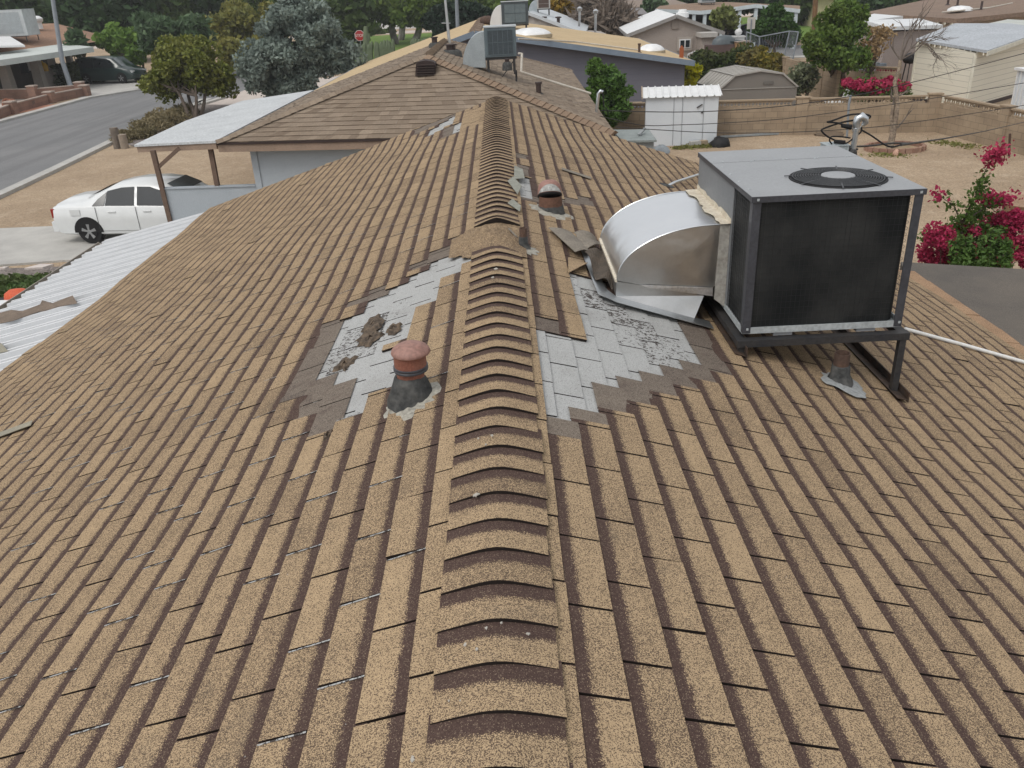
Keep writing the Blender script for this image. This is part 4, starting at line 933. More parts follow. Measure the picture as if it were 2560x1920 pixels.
# tan gable house with white roof
TANW = mat('warm_grey_stucco', (.335, .295, .265), .9, c2=(.30, .265, .24), scale=.7, fine=20)
TG = gable('gable_house', 'warm grey gable house with white roof, attic vent and one window', AT(1568, 86, 54), AT(1812, 80, 54), AT(1692, 37, 54), (.8, 11, 0), TANW, WHITE, mat('grey_trim', (.30, .29, .28)), oh=.25, th=.12)
b = MB(); P = AT(1688, 60, 54.2); b.box(P, (.42, .06, .55)); 
b.build('attic_vent', mat('beige_louvre', (.27, .235, .205)), TG)
w = MB(); P0, P1 = AT(1697, 121, 54.22), AT(1726, 97, 54.22); w.bx(P0.x-.12, P1.x+.12, 54.15, 54.22, P0.z-.14, P1.z+.12); wf = w.build('window', mat('beige_surround', (.40, .36, .32)), TG)
w = MB(); w.bx(P0.x, P1.x, 54.12, 54.148, P0.z, P1.z); w.build('frame', WHITE, wf)
GLASS = mat('dark_glass', (.018, .024, .028), .08, spec=.6, fineamt=0)
mx = (P0.x+P1.x)/2
w = MB(); w.bx(P0.x+.06, mx-.04, 54.09, 54.118, P0.z+.06, P1.z-.06); w.bx(mx+.04, P1.x-.06, 54.09, 54.118, P0.z+.06, P1.z-.06); w.build('pane', GLASS, wf)
b = MB(); P = AT(1693, 33, 58); b.lathe([(.3, -.9), (.3, -.2), (.42, -.18), (.42, .1), (.3, .12), (.25, .3), (0, .3)], AT(1706, 36, 58), 14); b.build('chimney', WHITE, TG)
SHD = thing('utility_closet', 'beige utility closet with closed door beside the warm grey gable house', 'shed', AT(1772, 138, 53))
P0, P1 = AT(1752, 137, 53), AT(1788, 92, 53); b = MB(); b.bx(P0.x, P1.x, 53, 55, GZ, P1.z); b.build('wall', TANW, SHD)
b = MB(); b.bx(P0.x-.1, P1.x+.1, 52.8, 55, P1.z+.0, P1.z+.25); b.build('roof', mat('pale_trim', (.48, .46, .43)), SHD)
b = MB(); b.bx(P0.x+.12, P1.x-.12, 52.95, 52.995, GZ+.05, P1.z-.45); b.build('door', mat('beige_door', (.45, .41, .36)), SHD)
# carport house on the right behind
BR2 = mat('brown_flat_shingle', (.26, .18, .125), .95, c2=(.20, .14, .10), scale=.8, fine=12, fineamt=.3)
CH2 = thing('carport_house', 'brown roofed house with long white posted carport across the back', 'house', (14, 70, GZ))
YC = 66.0
pts = [(1637, 23), (1752, 28), (1812, 22), (1890, 11), (2000, 24)]
Q = [AT(px, py, YC) for px, py in pts]; bk = [AT(1650, 21, YC+9)+dv*.2, AT(1760, 6, YC+9)+dv*.0, AT(1820, 5, YC+9), AT(1880, 8, YC+9), AT(2000, 14, YC+9)]
b = MB()
for i in range(4): b.slab([Q[i], Q[i+1], bk[i+1], bk[i]], .12)
b.build('roof', BR2, CH2)
b = MB()
for i in range(4): b.bar(Q[i]-Vector((0, .03, .1)), Q[i+1]-Vector((0, .03, .1)), .04, .26)
b.build('fascia', mat('pale_blue_white_trim', (.56, .62, .64), .6), CH2)
PWT = mat('pale_blue_white_trim', (.56, .62, .64))
for px, base in ((1638, 60), (1660, 62), (1735, 68), (1762, 68), (1806, 74), (1849, 72), (1889, 66), (1943, 60), (1990, 66)):
    tp_ = AT(px, 26, YC+.2); b = MB(); j = [k for k in range(5) if pts[k][0] <= px][-1]; j = min(j, 3); f = (px-pts[j][0])/(pts[j+1][0]-pts[j][0]); zt_ = Q[j].lerp(Q[j+1], f).z
    b.bx(tp_.x-.12, tp_.x+.12, YC+.05, YC+.29, GZ, zt_-.13); b.build('post', PWT, CH2)
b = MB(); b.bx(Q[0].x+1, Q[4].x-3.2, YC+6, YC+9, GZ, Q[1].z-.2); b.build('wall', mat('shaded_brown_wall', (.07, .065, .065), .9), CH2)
P = AT(1846, 84, 64.5); t = thing('gate_pillar', 'short white pillar with ball top by the posted carport', 'pillar', (P.x, 64.5, GZ)); b = MB(); b.box((0, 0, .55), (.75, .75, 1.1)); b.box((0, 0, 1.16), (.85, .85, .1)); b.build('pillar', WHITE, t, world=False); b = MB(); b.lathe([(.1, 1.2), (.25, 1.35), (.28, 1.5), (.15, 1.68), (0, 1.72)], n=12); b.build('finial', WHITE, t, world=False, smooth=True)
P = AT(1770, 3, 72); acunit('air_conditioner', 'far small air conditioner atop the brown carport house roof', P.x, 72, P.z-.1, 1.2, 1.0, 1, ACL, GREYB, None, cols=2)
# far brown roof and little pink building
def hipped(name, lab, pts, rid, zb, wm, rm, y, dep, cat='house'):
    L, R_ = AT(*pts[0], y), AT(*pts[1], y); a, c = AT(*rid[0], y+dep/2), AT(*rid[1], y+dep/2); t = thing(name, lab, cat, ((L.x+R_.x)/2, y, GZ))
    L2, R2 = Vector((L.x, y+dep, L.z)), Vector((R_.x, y+dep, R_.z)); k = MB()
    k.face([L, R_, c, a]); k.face([R_, R2, c]); k.face([R2, L2, a, c]); k.face([L2, L, a]); k.face([L2, R2, R_, L]); k.build('roof', rm, t)
    b = MB(); wallbox(b, [(L.x+.4, y+.4), (R_.x-.4, y+.4), (R_.x-.4, y+dep-.4), (L.x+.4, y+dep-.4)], GZ, min(L.z, R_.z)-.02); b.build('wall', wm, t); return t
FARR = mat('faded_brown_roof', (.25, .20, .165), .95, c2=(.21, .17, .14), scale=.5)
hipped('brown_house', 'faded brown hip roof house far back at the top centre', [(1478, 22), (1735, 14)], [(1545, -12), (1650, -12)], 0, mat('dusty_wall', (.28, .25, .23)), FARR, 84, 12)
hipped('pink_cottage', 'tiny dusty pink cottage with grey roof behind bare branches', [(1556, 36), (1622, 36)], [(1578, 20), (1606, 20)], 0, mat('dusty_pink', (.33, .24, .23)), mat('far_grey_roof', (.22, .21, .21)), 72, 4)
# ribbed white shed
SH = thing('white_shed', 'tall white panelled shed with ribbed sloping roof against the block wall', 'shed', (6.5, 30, GZ))
sL, sR = G(1612, 366), G(1790, 362); sdir = (sR-sL).normalized(); sback = Vector((-sdir.y, sdir.x, 0))*1.25
ztf = AT(1628, 244, sL.y).z; ztb = ztf+.16
b = MB(); b.hexa([sL, sR, sR+sback, sL+sback], [Vector((sL.x, sL.y, ztf)), Vector((sR.x, sR.y, ztf)), Vector((sR.x, sR.y, ztb))+sback, Vector((sL.x, sL.y, ztb))+sback])
SHW = mat('white_shed_siding', (.62, .655, .69), .7, c2=(.56, .60, .635), scale=.8, fineamt=.05); b.build('wall', SHW, SH)
b = MB(); W_ = (sR-sL).length
f = lambda x, k, h: sL+sdir*x+sback*k+Vector((0, 0, ztf-GZ+.16*k+h+.02))
n = 11
for i in range(n):
    x0 = -.12+(W_+.24)*i/n; x1 = -.12+(W_+.24)*(i+1)/n; r = .07
    for (xa, ha), (xb, hb) in (((x0, 0), (x1-r, 0)), ((x1-r, 0), (x1-r*.7, .035)), ((x1-r*.7, .035), (x1-r*.3, .035)), ((x1-r*.3, .035), (x1, 0))):
        b.hexa([f(xa, -.08, ha-.012), f(xb, -.08, hb-.012), f(xb, 1.08, hb-.012), f(xa, 1.08, ha-.012)], [f(xa, -.08, ha), f(xb, -.08, hb), f(xb, 1.08, hb), f(xa, 1.08, ha)])
b.build('ribbed_roof', WHITE, SH)
b = MB(); nf = Vector((sdir.y, -sdir.x, 0))*.012
for x in (.95, 1.24, 1.95): b.bar(sL+sdir*x+nf+dv*.02, sL+sdir*x+nf+dv*(ztf-GZ-.03), .012, .008)
b.build('panel_seam', mat('seam_grey', (.25, .27, .29)), SH)
b = MB(); b.bar(sL+sdir*1.72+nf*2+dv*1.25, sL+sdir*1.90+nf*2+dv*1.36, .04, .03); b.box(sL+sdir*1.9+nf*2+dv*1.1, (.06, .03, .06)); b.build('latch', DKMETAL, SH)
b = MB(); b.bar(f(-.13, -.1, .0), f(-.13, 1.1, .0), .04, .08); b.build('edge_board', mat('worn_tan_edge', (.38, .30, .22)), SH)
# gambrel shed
GBM = mat('taupe_shed_metal', (.20, .185, .165), .6, c2=(.18, .165, .15), scale=.8, fineamt=.05); GBR = mat('pale_taupe_rib', (.36, .345, .315), .55, c2=(.31, .295, .27), scale=1)
GS = thing('gambrel_shed', 'taupe metal shed with barn shaped ribbed roof behind the block wall', 'shed', (9.5, 35, GZ))
gy = 35.0; prof = [AT(*q, gy) for q in ((1799, 224), (1837, 190), (1901, 178), (1957, 185), (1993, 217))]; dep = Vector((-.35, 2.6, 0))
gL, gR = prof[0], prof[4]
b = MB(); b.prism([Vector((gL.x, gy, GZ)), Vector((gR.x, gy, GZ))]+prof[::-1], dep); b.build('wall', GBM, GS)
b = MB()
for i in range(4):
    a, c = prof[i], prof[i+1]; up = Vector((0, 0, .02)); ex = Vector((.02, -.06, 0))
    b.hexa([a+ex+up*.1, c+ex+up*.1, c+dep+up*.1, a+dep+up*.1], [a+ex+up, c+ex+up, c+dep+up, a+dep+up])
    m_ = 9
    for k in range(m_): q = dep*(k/(m_-1)); b.bar(a+ex*.9+q+up*1.4, c+ex*.9+q+up*1.4, .035, .03)
b.build('ribbed_roof', GBR, GS)
b = MB()
for i in range(5): b.bar(prof[i]+Vector((.01, -.05, .025)), prof[i]+dep+dv*.025, .10, .03)
for i in range(4): b.bar(prof[i]+Vector((.0, -.06, .02)), prof[i+1]+Vector((.0, -.06, .02)), .03, .06)
b.bar(gL+Vector((0, -.02, 0)), gR+Vector((0, -.02, 0)), .02, .03)
b.build('trim', GBR, GS); b = MB(); b.box(AT(1921, 207, gy-.02), (.42, .02, .12)); b.build('vent', mat('vent_taupe', (.16, .15, .135)), GS)
# cream clapboard shed
def clapmat(name, c1, c2, per):
    m, t, p = newmat(name); v = coords(t); mp = t.nodes.new('ShaderNodeSeparateXYZ'); t.links.new(v, mp.inputs[0])
    fr = math_(t, 'FRACT', math_(t, 'MULTIPLY', mp.outputs[2], 1/per)); ln = math_(t, 'LESS_THAN', fr, .09)
    c = mix(t, math_(t, 'MULTIPLY', ln, .55), mix(t, noise(t, v, 1.3, 5), c1, c2), tuple(x*.35 for x in c1)); t.links.new(c, p.inputs['Base Color']); p.inputs['Roughness'].default_value = .8
    bump(t, p, fr, .4, .02); return m
CRM = clapmat('cream_clapboard', (.76, .73, .62), (.70, .67, .57), .215); CRR = mat('pale_grey_shingle_roof', (.40, .425, .455), .9, c2=(.35, .375, .40), scale=1.2, fine=14)
CS_ = thing('cream_shed', 'cream clapboard shed with pale grey roof and exposed rafter tails', 'shed', (19, 34, GZ))
e0, e1 = AT(2290, 97, 37.2), AT(2469, 126, 33.2)          # eave line corner to corner
rg0, rg1 = AT(2388, 58, 39.5), AT(2600, 80, 36.4)
b = MB(); b.slab([e0, e1, e1+(rg1-rg0)*0+(rg1-e1), rg0], .10); b.build('roof', CRR, CS_)
wz = lambda P, z: Vector((P.x, P.y, z))
ci, cj = AT(2272, 207, 37.4), AT(2455, 258, 33.9)          # wall foot corners
c0 = Vector((e0.x+.25, e0.y+.3, 0)); c1 = Vector((e1.x-.25, e1.y+.35, 0)); gd = Vector((rg1.x-e1.x, rg1.y-e1.y, 0)); far = c1+gd*2*.97
zf = -3.75
eh = (e0.z+e1.z)/2-.14
b = MB()
fl_, fr_ = c0, c1
bk0, bk1 = c0+gd*1.94, c1+gd*1.94; md1 = c1+gd*.97; md0 = c0+gd*.97; rz1 = rg1.z-.14
b.face([wz(c0, zf), wz(c1, zf), wz(c1, e1.z-.10), wz(c0, e0.z-.10)])
b.face([wz(c1, zf), wz(bk1, zf), wz(bk1, e1.z-.10), wz(md1, rz1), wz(c1, e1.z-.10)]); b.face([wz(bk1, zf), wz(bk0, zf), wz(bk0, e0.z-.10), wz(bk1, e1.z-.10)]); b.face([wz(bk0, zf), wz(c0, zf), wz(c0, e0.z-.10), wz(md0, rz1), wz(bk0, e0.z-.10)])
b.build('wall', CRM, CS_)
b = MB(); b.slab([rg0, rg1, Vector((bk1.x, bk1.y, e1.z)), Vector((bk0.x, bk0.y, e0.z))], .1); b.build('roof', CRR, CS_)
b = MB(); d = (e1-e0)
for k in range(12): P = e0.lerp(e1, (k+.5)/12); b.bar(P-dv*.15, P-dv*.14+Vector((gd.x, gd.y, 0)).normalized()*.4, .05, .09)
b.build('rafter_tail', CRM, CS_)
b = MB(); b.bar(e1-dv*.12+Vector((.0, -.02, 0)), rg1-dv*.12, .04, .16); b.bar(wz(c1, zf), wz(c1, e1.z-.2), .09); b.bar(wz(c0, zf), wz(c0, e0.z-.2), .09); b.build('trim', mat('cream_trim', (.68, .66, .56)), CS_)
b = MB(); P = c1; b.hexa([wz(c0, GZ), wz(c1, GZ), wz(bk1, GZ), wz(bk0, GZ)], [wz(c0, zf), wz(c1, zf), wz(bk1, zf), wz(bk0, zf)]); b.build('footing', DKBR, CS_)
# white ribbed metal shed at the right edge
MS = thing('metal_shed', 'white ribbed metal shed at the right edge in front of cream shed', 'shed', AT(2560, 285, 27.5))
P0, P1 = AT(2527, 284, 30.1), AT(2546, 176, 30.1); b = MB(); b.bx(P0.x, P0.x+3, 27.8, 30.2, GZ, P1.z); b.build('wall', SHW, MS)
b = MB(); x = P0.x+.05
while x < P0.x+3: b.bx(x, x+.05, 27.76, 27.798, GZ, P1.z-.02); x += .16

y = 27.9
while y < 30.1: b.bx(P0.x-.045, P0.x-.002, y, y+.06, GZ, P1.z-.02); y += .22
b.build('rib', WHITE, MS); b = MB(); b.bx(P0.x-.1, P0.x+3.1, 27.65, 30.3, P1.z+.002, P1.z+.08); b.build('roof', WHITE, MS)
# brown roofed house top right and its pale flat additions
BRB = mat('red_brown_roll_roof', (.22, .158, .118), .95, c2=(.185, .132, .10), scale=.5, fine=9)
TR = thing('wide_brown_house', 'wide low house with reddish brown roof along the top right', 'house', (30, 58, GZ))
q = [AT(2158, 32, 58), AT(2395, 47, 52), AT(2640, 22, 54), AT(2640, -45, 70), AT(2360, -8, 74), AT(2300, 2, 72)]
b = MB(); b.slab([q[0], q[1], q[2], q[3], q[4], q[5]], .25); b.build('roof', BRB, TR)
CRW = mat('sandy_stucco', (.42, .345, .27), .9, c2=(.38, .31, .245), scale=.6)
b = MB(); b.hexa([(q[0].x+.6, q[0].y+.5, GZ), (q[1].x-.1, q[1].y+.7, GZ), (q[2].x, q[2].y+.7, GZ), (q[3].x, q[3].y-1, GZ), (q[5].x, q[5].y-1, GZ)], [(q[0].x+.6, q[0].y+.5, q[0].z-.27), (q[1].x-.1, q[1].y+.7, q[1].z-.27), (q[2].x, q[2].y+.7, q[2].z-.27), (q[3].x, q[3].y-1, q[3].z-.27), (q[5].x, q[5].y-1, q[5].z-.27)]); b.build('wall', CRW, TR)
b = MB()
for k in range(14): P = q[0].lerp(q[1], (k+.6)/14.2); b.bar(P-dv*.3, P-dv*.3+Vector((.1, .7, 0)), .07, .12)
b.build('rafter_tail', mat('cream_trim', (.68, .66, .56)), TR)
def ontr(px, py):
    n_ = (q[1]-q[0]).cross(q[2]-q[0]); v = _ray(px, py); return CAM0+v*((q[0]-CAM0).dot(n_)/v.dot(n_))
P = ontr(2400, 25); t = thing('skylight', 'white skylight dome on the reddish brown roof', 'skylight', P); b = MB(); b.lathe([(.75, -.05), (.72, .08), (.5, .2), (0, .26)], n=20); b.build('dome', DOME, t, world=False, smooth=True)
for px, py, h, lab in ((2452, 25, .5, 'dark vent pipe right of the skylight on reddish roof'), (2393, 14, 1.0, 'taller dark flue behind the skylight on reddish roof'), (2369, 12, .3, 'short vent stub left of the skylight on reddish roof')):
    t = thing('vent_pipe', lab, 'vent pipe', ontr(px, py), 0, 'vent pipes on the reddish brown roof'); b = MB(); b.lathe([(.2, -.02), (.07, .05), (.07, h), (0, h)], n=10); b.build('pipe', DKBR, t, world=False)
b = MB(); b.tube([ontr(2355, 33)+dv*.05, ontr(2470, 22)+dv*.05, ontr(2530, 10)+dv*.05], .05, 6); tag(b.build('roof_pipe', PVCB), 'pale pipe crossing the reddish brown roof', 'pipe')
FA = thing('flat_addition', 'dusty pinkish addition under two flat white roofs behind the cream shed', 'building', (21, 46, GZ))
def flatslab(pts, y, th, m, nm, par): b = MB(); b.slab([AT(px, py, yy) for px, py, yy in pts], th); b.build(nm, m, par)
WR = mat('white_flat_roof', (.66, .68, .69), .6, c2=(.58, .60, .61), scale=.8)
flatslab([(2122, 50, 46), (2150, 55, 44), (2258, 40, 48), (2185, 34, 52)], 0, .14, WR, 'flat_roof', FA); flatslab([(2158, 50, 44.5), (2216, 67, 42), (2358, 62, 43), (2300, 46, 47)], 0, .16, WR, 'flat_roof', FA)
PKW = mat('dusty_pink_stucco', (.34, .29, .27), .9, c2=(.30, .26, .245), scale=.7)
a, c = AT(2216, 70, 42.3), AT(2350, 64, 43.2); b = MB(); b.hexa([(a.x, a.y, GZ), (c.x, c.y, GZ), (c.x+.5, c.y+4, GZ), (a.x-2.2, a.y+4, GZ)], [(a.x, a.y, a.z-.17), (c.x, c.y, c.z-.17), (c.x+.5, c.y+4, c.z-.17), (a.x-2.2, a.y+4, a.z-.17)]); b.build('wall', PKW, FA)
a, c = AT(2128, 58, 45.2), AT(2170, 62, 43.4); b = MB(); b.hexa([(a.x, a.y, GZ), (c.x, c.y, GZ), (c.x+1, c.y+3, GZ), (a.x+1, a.y+4, GZ)], [(a.x, a.y, a.z-.1), (c.x, c.y, c.z-.1), (c.x+1, c.y+3, c.z-.1), (a.x+1, a.y+4, a.z-.1)]); b.build('wall', mat('pale_pink_stucco', (.47, .40, .37)), FA)
flatslab([(2462, 60, 45), (2600, 75, 42), (2600, 52, 50), (2520, 48, 50)], 0, .15, mat('mossy_white_roof', (.50, .52, .49), .8, c2=(.40, .42, .39), scale=1), 'flat_roof', TR)
P0, P1 = AT(2046, 20, 90), AT(2115, -8, 90); t = thing('yellow_cottage', 'pale yellow cottage far back behind the right hand tree', 'house', (P0.x, 90, GZ)); b = MB(); b.bx(P0.x, P1.x, 90, 96, GZ, P1.z); b.build('wall', mat('pale_yellow', (.55, .48, .30)), t); b = MB(); b.bx(P0.x-.5, P1.x+.5, 89.3, 96.5, P1.z+.01, P1.z+.35); b.build('roof', PWT, t)
# left house with the porch
LH = thing('porch_house', 'brown roofed house with white porch roof and pale columns across the street', 'house', (-38, 62, GZ))
e = [AT(-120, 150, 60), AT(246, 104, 70)]; rdg = [AT(-60, 66, 72), AT(138, 58, 74)]
b = MB(); b.face([e[0], e[1], rdg[1], rdg[0]]); b.face([e[1], e[1]+Vector((-3, 9, 0)), rdg[1]]); b.face([e[1]+Vector((-3, 9, 0)), e[0]+Vector((0, 18, 0)), rdg[0], rdg[1]]); b.build('roof', mat('orange_brown_shingle', (.30, .185, .125), .95, c2=(.255, .155, .105), scale=.6, fine=8), LH)
pc = [AT(0, 150, 56.0), AT(233, 117, 64.3), AT(160, 109, 68), AT(-140, 150, 60)]; pc0 = AT(-140, 172, 52.5)
b = MB(); b.slab([pc0, pc[0], pc[1], pc[2], pc[3]], .35); b.build('porch_roof', mat('pale_green_white', (.50, .535, .51), .7, c2=(.44, .475, .455), scale=.8), LH)
b = MB(); P0, P1 = AT(-80, 116, 60), AT(62, 113, 61.5); b.slab([P0, P1, P1+Vector((-3, 4, .5)), P0+Vector((-3, 4, .5))], .12); b.build('white_panel', WHITE, LH)
CLM = mat('pale_pink_column', (.46, .41, .365), .9, c2=(.40, .355, .32), scale=3)
fd0, fd1 = G(25, 236), G(215, 203)
for i, (px, py, w) in enumerate(((30, 236, 1), (107, 224, 1), (140, 200, .7), (186, 200, .7), (216, 196, .7))):
    g = G(px, py); 
    if w < 1: g = fd0.lerp(fd1, (px-25)/190.)
    tp_ = pc[0].lerp(pc[1], (px-0)/233.); zt_ = tp_.z-.36
    b = MB(); s_ = .34*w; b.hexa([(g.x-s_, g.y-s_, GZ), (g.x+s_, g.y-s_, GZ), (g.x+s_, g.y+s_, GZ), (g.x-s_, g.y+s_, GZ)], [(g.x-s_*.8, g.y-s_*.8, zt_), (g.x+s_*.8, g.y-s_*.8, zt_), (g.x+s_*.8, g.y+s_*.8, zt_), (g.x-s_*.8, g.y+s_*.8, zt_)]); b.build('column', CLM, LH)
nrm_ = Vector((-(fd1-fd0).y, (fd1-fd0).x, 0)).normalized()
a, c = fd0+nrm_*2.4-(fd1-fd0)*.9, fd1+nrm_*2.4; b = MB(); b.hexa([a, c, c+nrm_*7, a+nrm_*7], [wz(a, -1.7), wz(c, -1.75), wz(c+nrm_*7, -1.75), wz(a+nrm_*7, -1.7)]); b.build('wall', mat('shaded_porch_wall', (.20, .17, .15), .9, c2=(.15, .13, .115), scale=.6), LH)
b = MB(); a, c = fd0.lerp(fd1, .42), fd1; b.hexa([a, c, c+nrm_*.3, a+nrm_*.3], [wz(a, GZ+1.15), wz(c, GZ+1.15), wz(c+nrm_*.3, GZ+1.15), wz(a+nrm_*.3, GZ+1.15)]); b.build('porch_wall', CLM, LH)
for k in (.12, .55, .78):
    P = fd0.lerp(fd1, k)+nrm_*2.35; b = MB(); b.bar(wz(P, GZ+.05 if k < .3 else GZ+1.0), wz(P, GZ+2.1), 1.0, .06); b.build('doorway', mat('dark_opening', (.03, .03, .032), .6), LH)
P = AT(22, 80, 66); acunit('rooftop_cooler', 'big pale evaporative cooler on the orange brown roof', P.x, 66, P.z-.3, 2.7, 1.75, 1.8, mat('pale_cooler', (.50, .53, .54), .6), mat('cooler_side', (.35, .385, .40)), None, cols=1)
t = thing('roof_vent', 'round white turbine vent at the orange brown ridge', 'vent pipe', AT(97, 62, 71)); b = MB(); b.lathe([(.25, -.3), (.25, .15), (.38, .25), (.4, .45), (.2, .62), (0, .65)], n=14); b.build('turbine', WHITE, t, world=False, smooth=True)
# trailer behind the park trees
t = thing('white_building', 'long white building with dark roof line beyond the park', 'building', AT(925, 78, 135)); P0, P1 = AT(868, 80, 135), AT(1000, 80, 135); zt_ = AT(900, 26, 135).z
b = MB(); b.bx(P0.x-8, P1.x+6, 135, 143, GZ, zt_-1.0); b.build('wall', WHITE, t); b = MB(); b.bx(P0.x-8.4, P1.x+6.4, 134.6, 143.4, zt_-.99, zt_-.55); b.build('roof_edge', DKBR, t); b = MB(); b.bx(P0.x-8.4, P1.x+6.4, 134.6, 143.4, zt_-.54, zt_+.3); b.build('roof', WHITE, t)
b = MB(); P = AT(898, 71, 134.9); b.bx(P.x-1, P.x+1, 134.9, 134.99, P.z-.6, P.z+.7); b.build('window', mat('teal_pane', (.12, .30, .27), .4), t)
# ------------------------------------------------------------------ vehicles
def carpaint(name, c, rough=.3): return mat(name, c, rough, c2=tuple(x*.93 for x in c), fineamt=.02, coat=.6, spec=.5)
TYRE = mat('tyre_rubber', (.018, .018, .019), .85); RIM = mat('alloy_rim', (.45, .46, .47), .35, .8)
def car(name, lab, cat, loc, rz, st, paint, wx, wr, hw, side_glass, ends, lamps, group=None, rimm=RIM, detail=True):
    """st: stations (x, z sill, z belt, z top, half width belt, half width top); the body is lofted through them"""
    t = thing(name, lab, cat, loc, rz, group); b = MB(); rings = []
    for (x, zs, zb, ztp, wb, wt) in st:
        zm = (zs+zb)*.5
        pr = [(0, zs), (wb*.86, zs), (wb*.97, zs+.05), (wb*1.0, zm), (wb*.985, zb-.03), (wb*.95, zb)]
        if ztp > zb+.08: pr += [(wb*.93*.5+wt*.5, (zb+ztp)/2), (wt, ztp-.07), (wt*.86, ztp-.015), (0, ztp+.01)]
        else: pr += [(wb*.9, zb+(ztp-zb)*.55), (wb*.78, ztp-.004), (wb*.5, ztp+.008), (0, ztp+.014)]
        rings.append([Vector((x, -p[0], p[1])) for p in pr]+[Vector((x, p[0], p[1])) for p in pr[-2:0:-1]])
    n = len(rings[0])
    for r in rings: b.v += [tuple(p) for p in r]
    for i in range(len(rings)-1):
        for j in range(n): b.f.append((i*n+j, i*n+(j+1) % n, (i+1)*n+(j+1) % n, (i+1)*n+j)); b.m.append(0)
    b.f.append(tuple(range(n))[::-1]); b.f.append(tuple(range((len(rings)-1)*n, len(rings)*n))); b.m += [0, 0]
    bo = b.build('body', paint, t, smooth=True, world=False)
    def sec(x):
        for a, c in zip(st[:-1], st[1:]):
            if a[0] <= x <= c[0]:
                k = (x-a[0])/(c[0]-a[0]); return [a[q]+(c[q]-a[q])*k for q in range(6)]
        return st[-1]
    for s in (-1, 1):
        for (pts, nm) in side_glass:                     # window outlines as (x, fraction between belt and roof)
            w = MB(); o = []; q0_ = sec(sum(p_[0] for p_ in pts)/len(pts)); zt0 = max(sec(p_[0])[3] for p_ in pts)
            for x, f in pts:
                q = sec(x); ya = q[4]*.95; yb = q[5]; z = q[2]+(q[3]-.06-q[2])*f; ya = q0_[4]*.95; yb = q0_[5]; y = ya+(yb-ya)*(z-q0_[2])/(zt0-.06-q0_[2]); o.append(Vector((x, s*(y+.020), z)))
            w.prism(o if s < 0 else o[::-1], (0, -s*.012, 0)); w.build('window', GLASS, t, world=False)
    for pts, nm in ends:
        w = MB(); o = [Vector(p) for p in pts]; w.face(o); w.build(nm, mat('lightened_screen', (.10, .12, .13), .12, spec=.9, fineamt=0), t, world=False)  # screen glass lightened in colour to stand in for reflected sky
    for x in wx:
        for s in (-1, 1):
            w = MB(); R = Matrix.Rotation(-PI/2*s, 3, 'X'); w.lathe([(0, .0), (wr*.62, .0), (wr*.64, -.015), (wr*.97, -.02), (wr, -.05), (wr, -.20), (wr*.9, -.22), (0, -.22)], (x, s*hw, wr), 26, R=R); wh = w.build('wheel', TYRE, t, world=False, smooth=True)
            w = MB(); w.lathe([(0, .012), (wr*.14, .012), (wr*.18, .004)], (x, s*hw, wr), 16, R=R)
            for k in range(5): a = k*2*PI/5+.3; w.prism([Vector((x, s*hw, wr))+R@Vector((r*math.cos(a+d), r*math.sin(a+d), .003)) for r, d in ((wr*.12, -.5), (wr*.60, -.22), (wr*.60, .22), (wr*.12, .5))], R@Vector((0, 0, .010)))
            w.build('rim', rimm, wh, world=False)
            w = MB(); o = [Vector((x+(wr+.055)*math.cos(a), s*(hw+.006), wr+(wr+.05)*math.sin(a))) for a in np.linspace(-.05, PI+.05, 16)]; w.prism(o if s > 0 else o[::-1], (0, -s*.06, 0)); w.build('wheel_arch', BLACK, t, world=False)
    for (x0, x1, y0_, y1_, z0, z1, m_, nm) in lamps:
        for s in ((-1, 1) if y0_ != -y1_ else (1,)):
            w = MB(); w.bx(x0, x1, min(s*y0_, s*y1_), max(s*y0_, s*y1_), z0, z1); w.build(nm, m_, t, world=False, bevel=.01)
    return t
LAMPR = mat('red_lamp', (.28, .02, .015), .25, spec=.5, fineamt=0); LAMPW = mat('clear_lamp', (.55, .57, .58), .15, spec=.6, fineamt=0)
WCAR = carpaint('pearl_white_paint', (.70, .72, .72))
sed = [(-2.30, .42, .62, .66, .72, .5), (-2.26, .26, .84, .93, .80, .6), (-2.10, .22, .90, 1.00, .84, .6), (-1.70, .20, .92, 1.03, .86, .6), (-1.42, .20, .92, 1.06, .87, .62), (-1.15, .20, .92, 1.17, .87, .63), (-.70, .20, .92, 1.345, .87, .60), (-.25, .20, .91, 1.40, .87, .60), (.30, .20, .90, 1.40, .87, .60), (.65, .20, .89, 1.35, .87, .61), (1.05, .20, .89, 1.16, .865, .63), (1.35, .20, .88, .99, .86, .62), (1.9, .22, .82, .91, .83, .6), (2.2, .26, .70, .80, .76, .5), (2.30, .38, .58, .64, .66, .4)]
gc = G(237, 613); cdir = math.radians(-6.5); hd = Vector((math.cos(cdir), math.sin(cdir), 0)); pp = Vector((-hd.y, hd.x, 0))
cc = gc+hd*1.38+pp*.80; cc.z = GZ+.05
sg = [([(-1.16, .03), (-.86, .03), (-.80, .92), (-1.02, .62)], 'q'), ([(-.83, .03), (-.10, .03), (-.10, .95), (-.42, .97), (-.77, .95)], 'r'), ([(-.02, .03), (.92, .03), (.60, .80), (.30, .93), (-.02, .95)], 'f')]
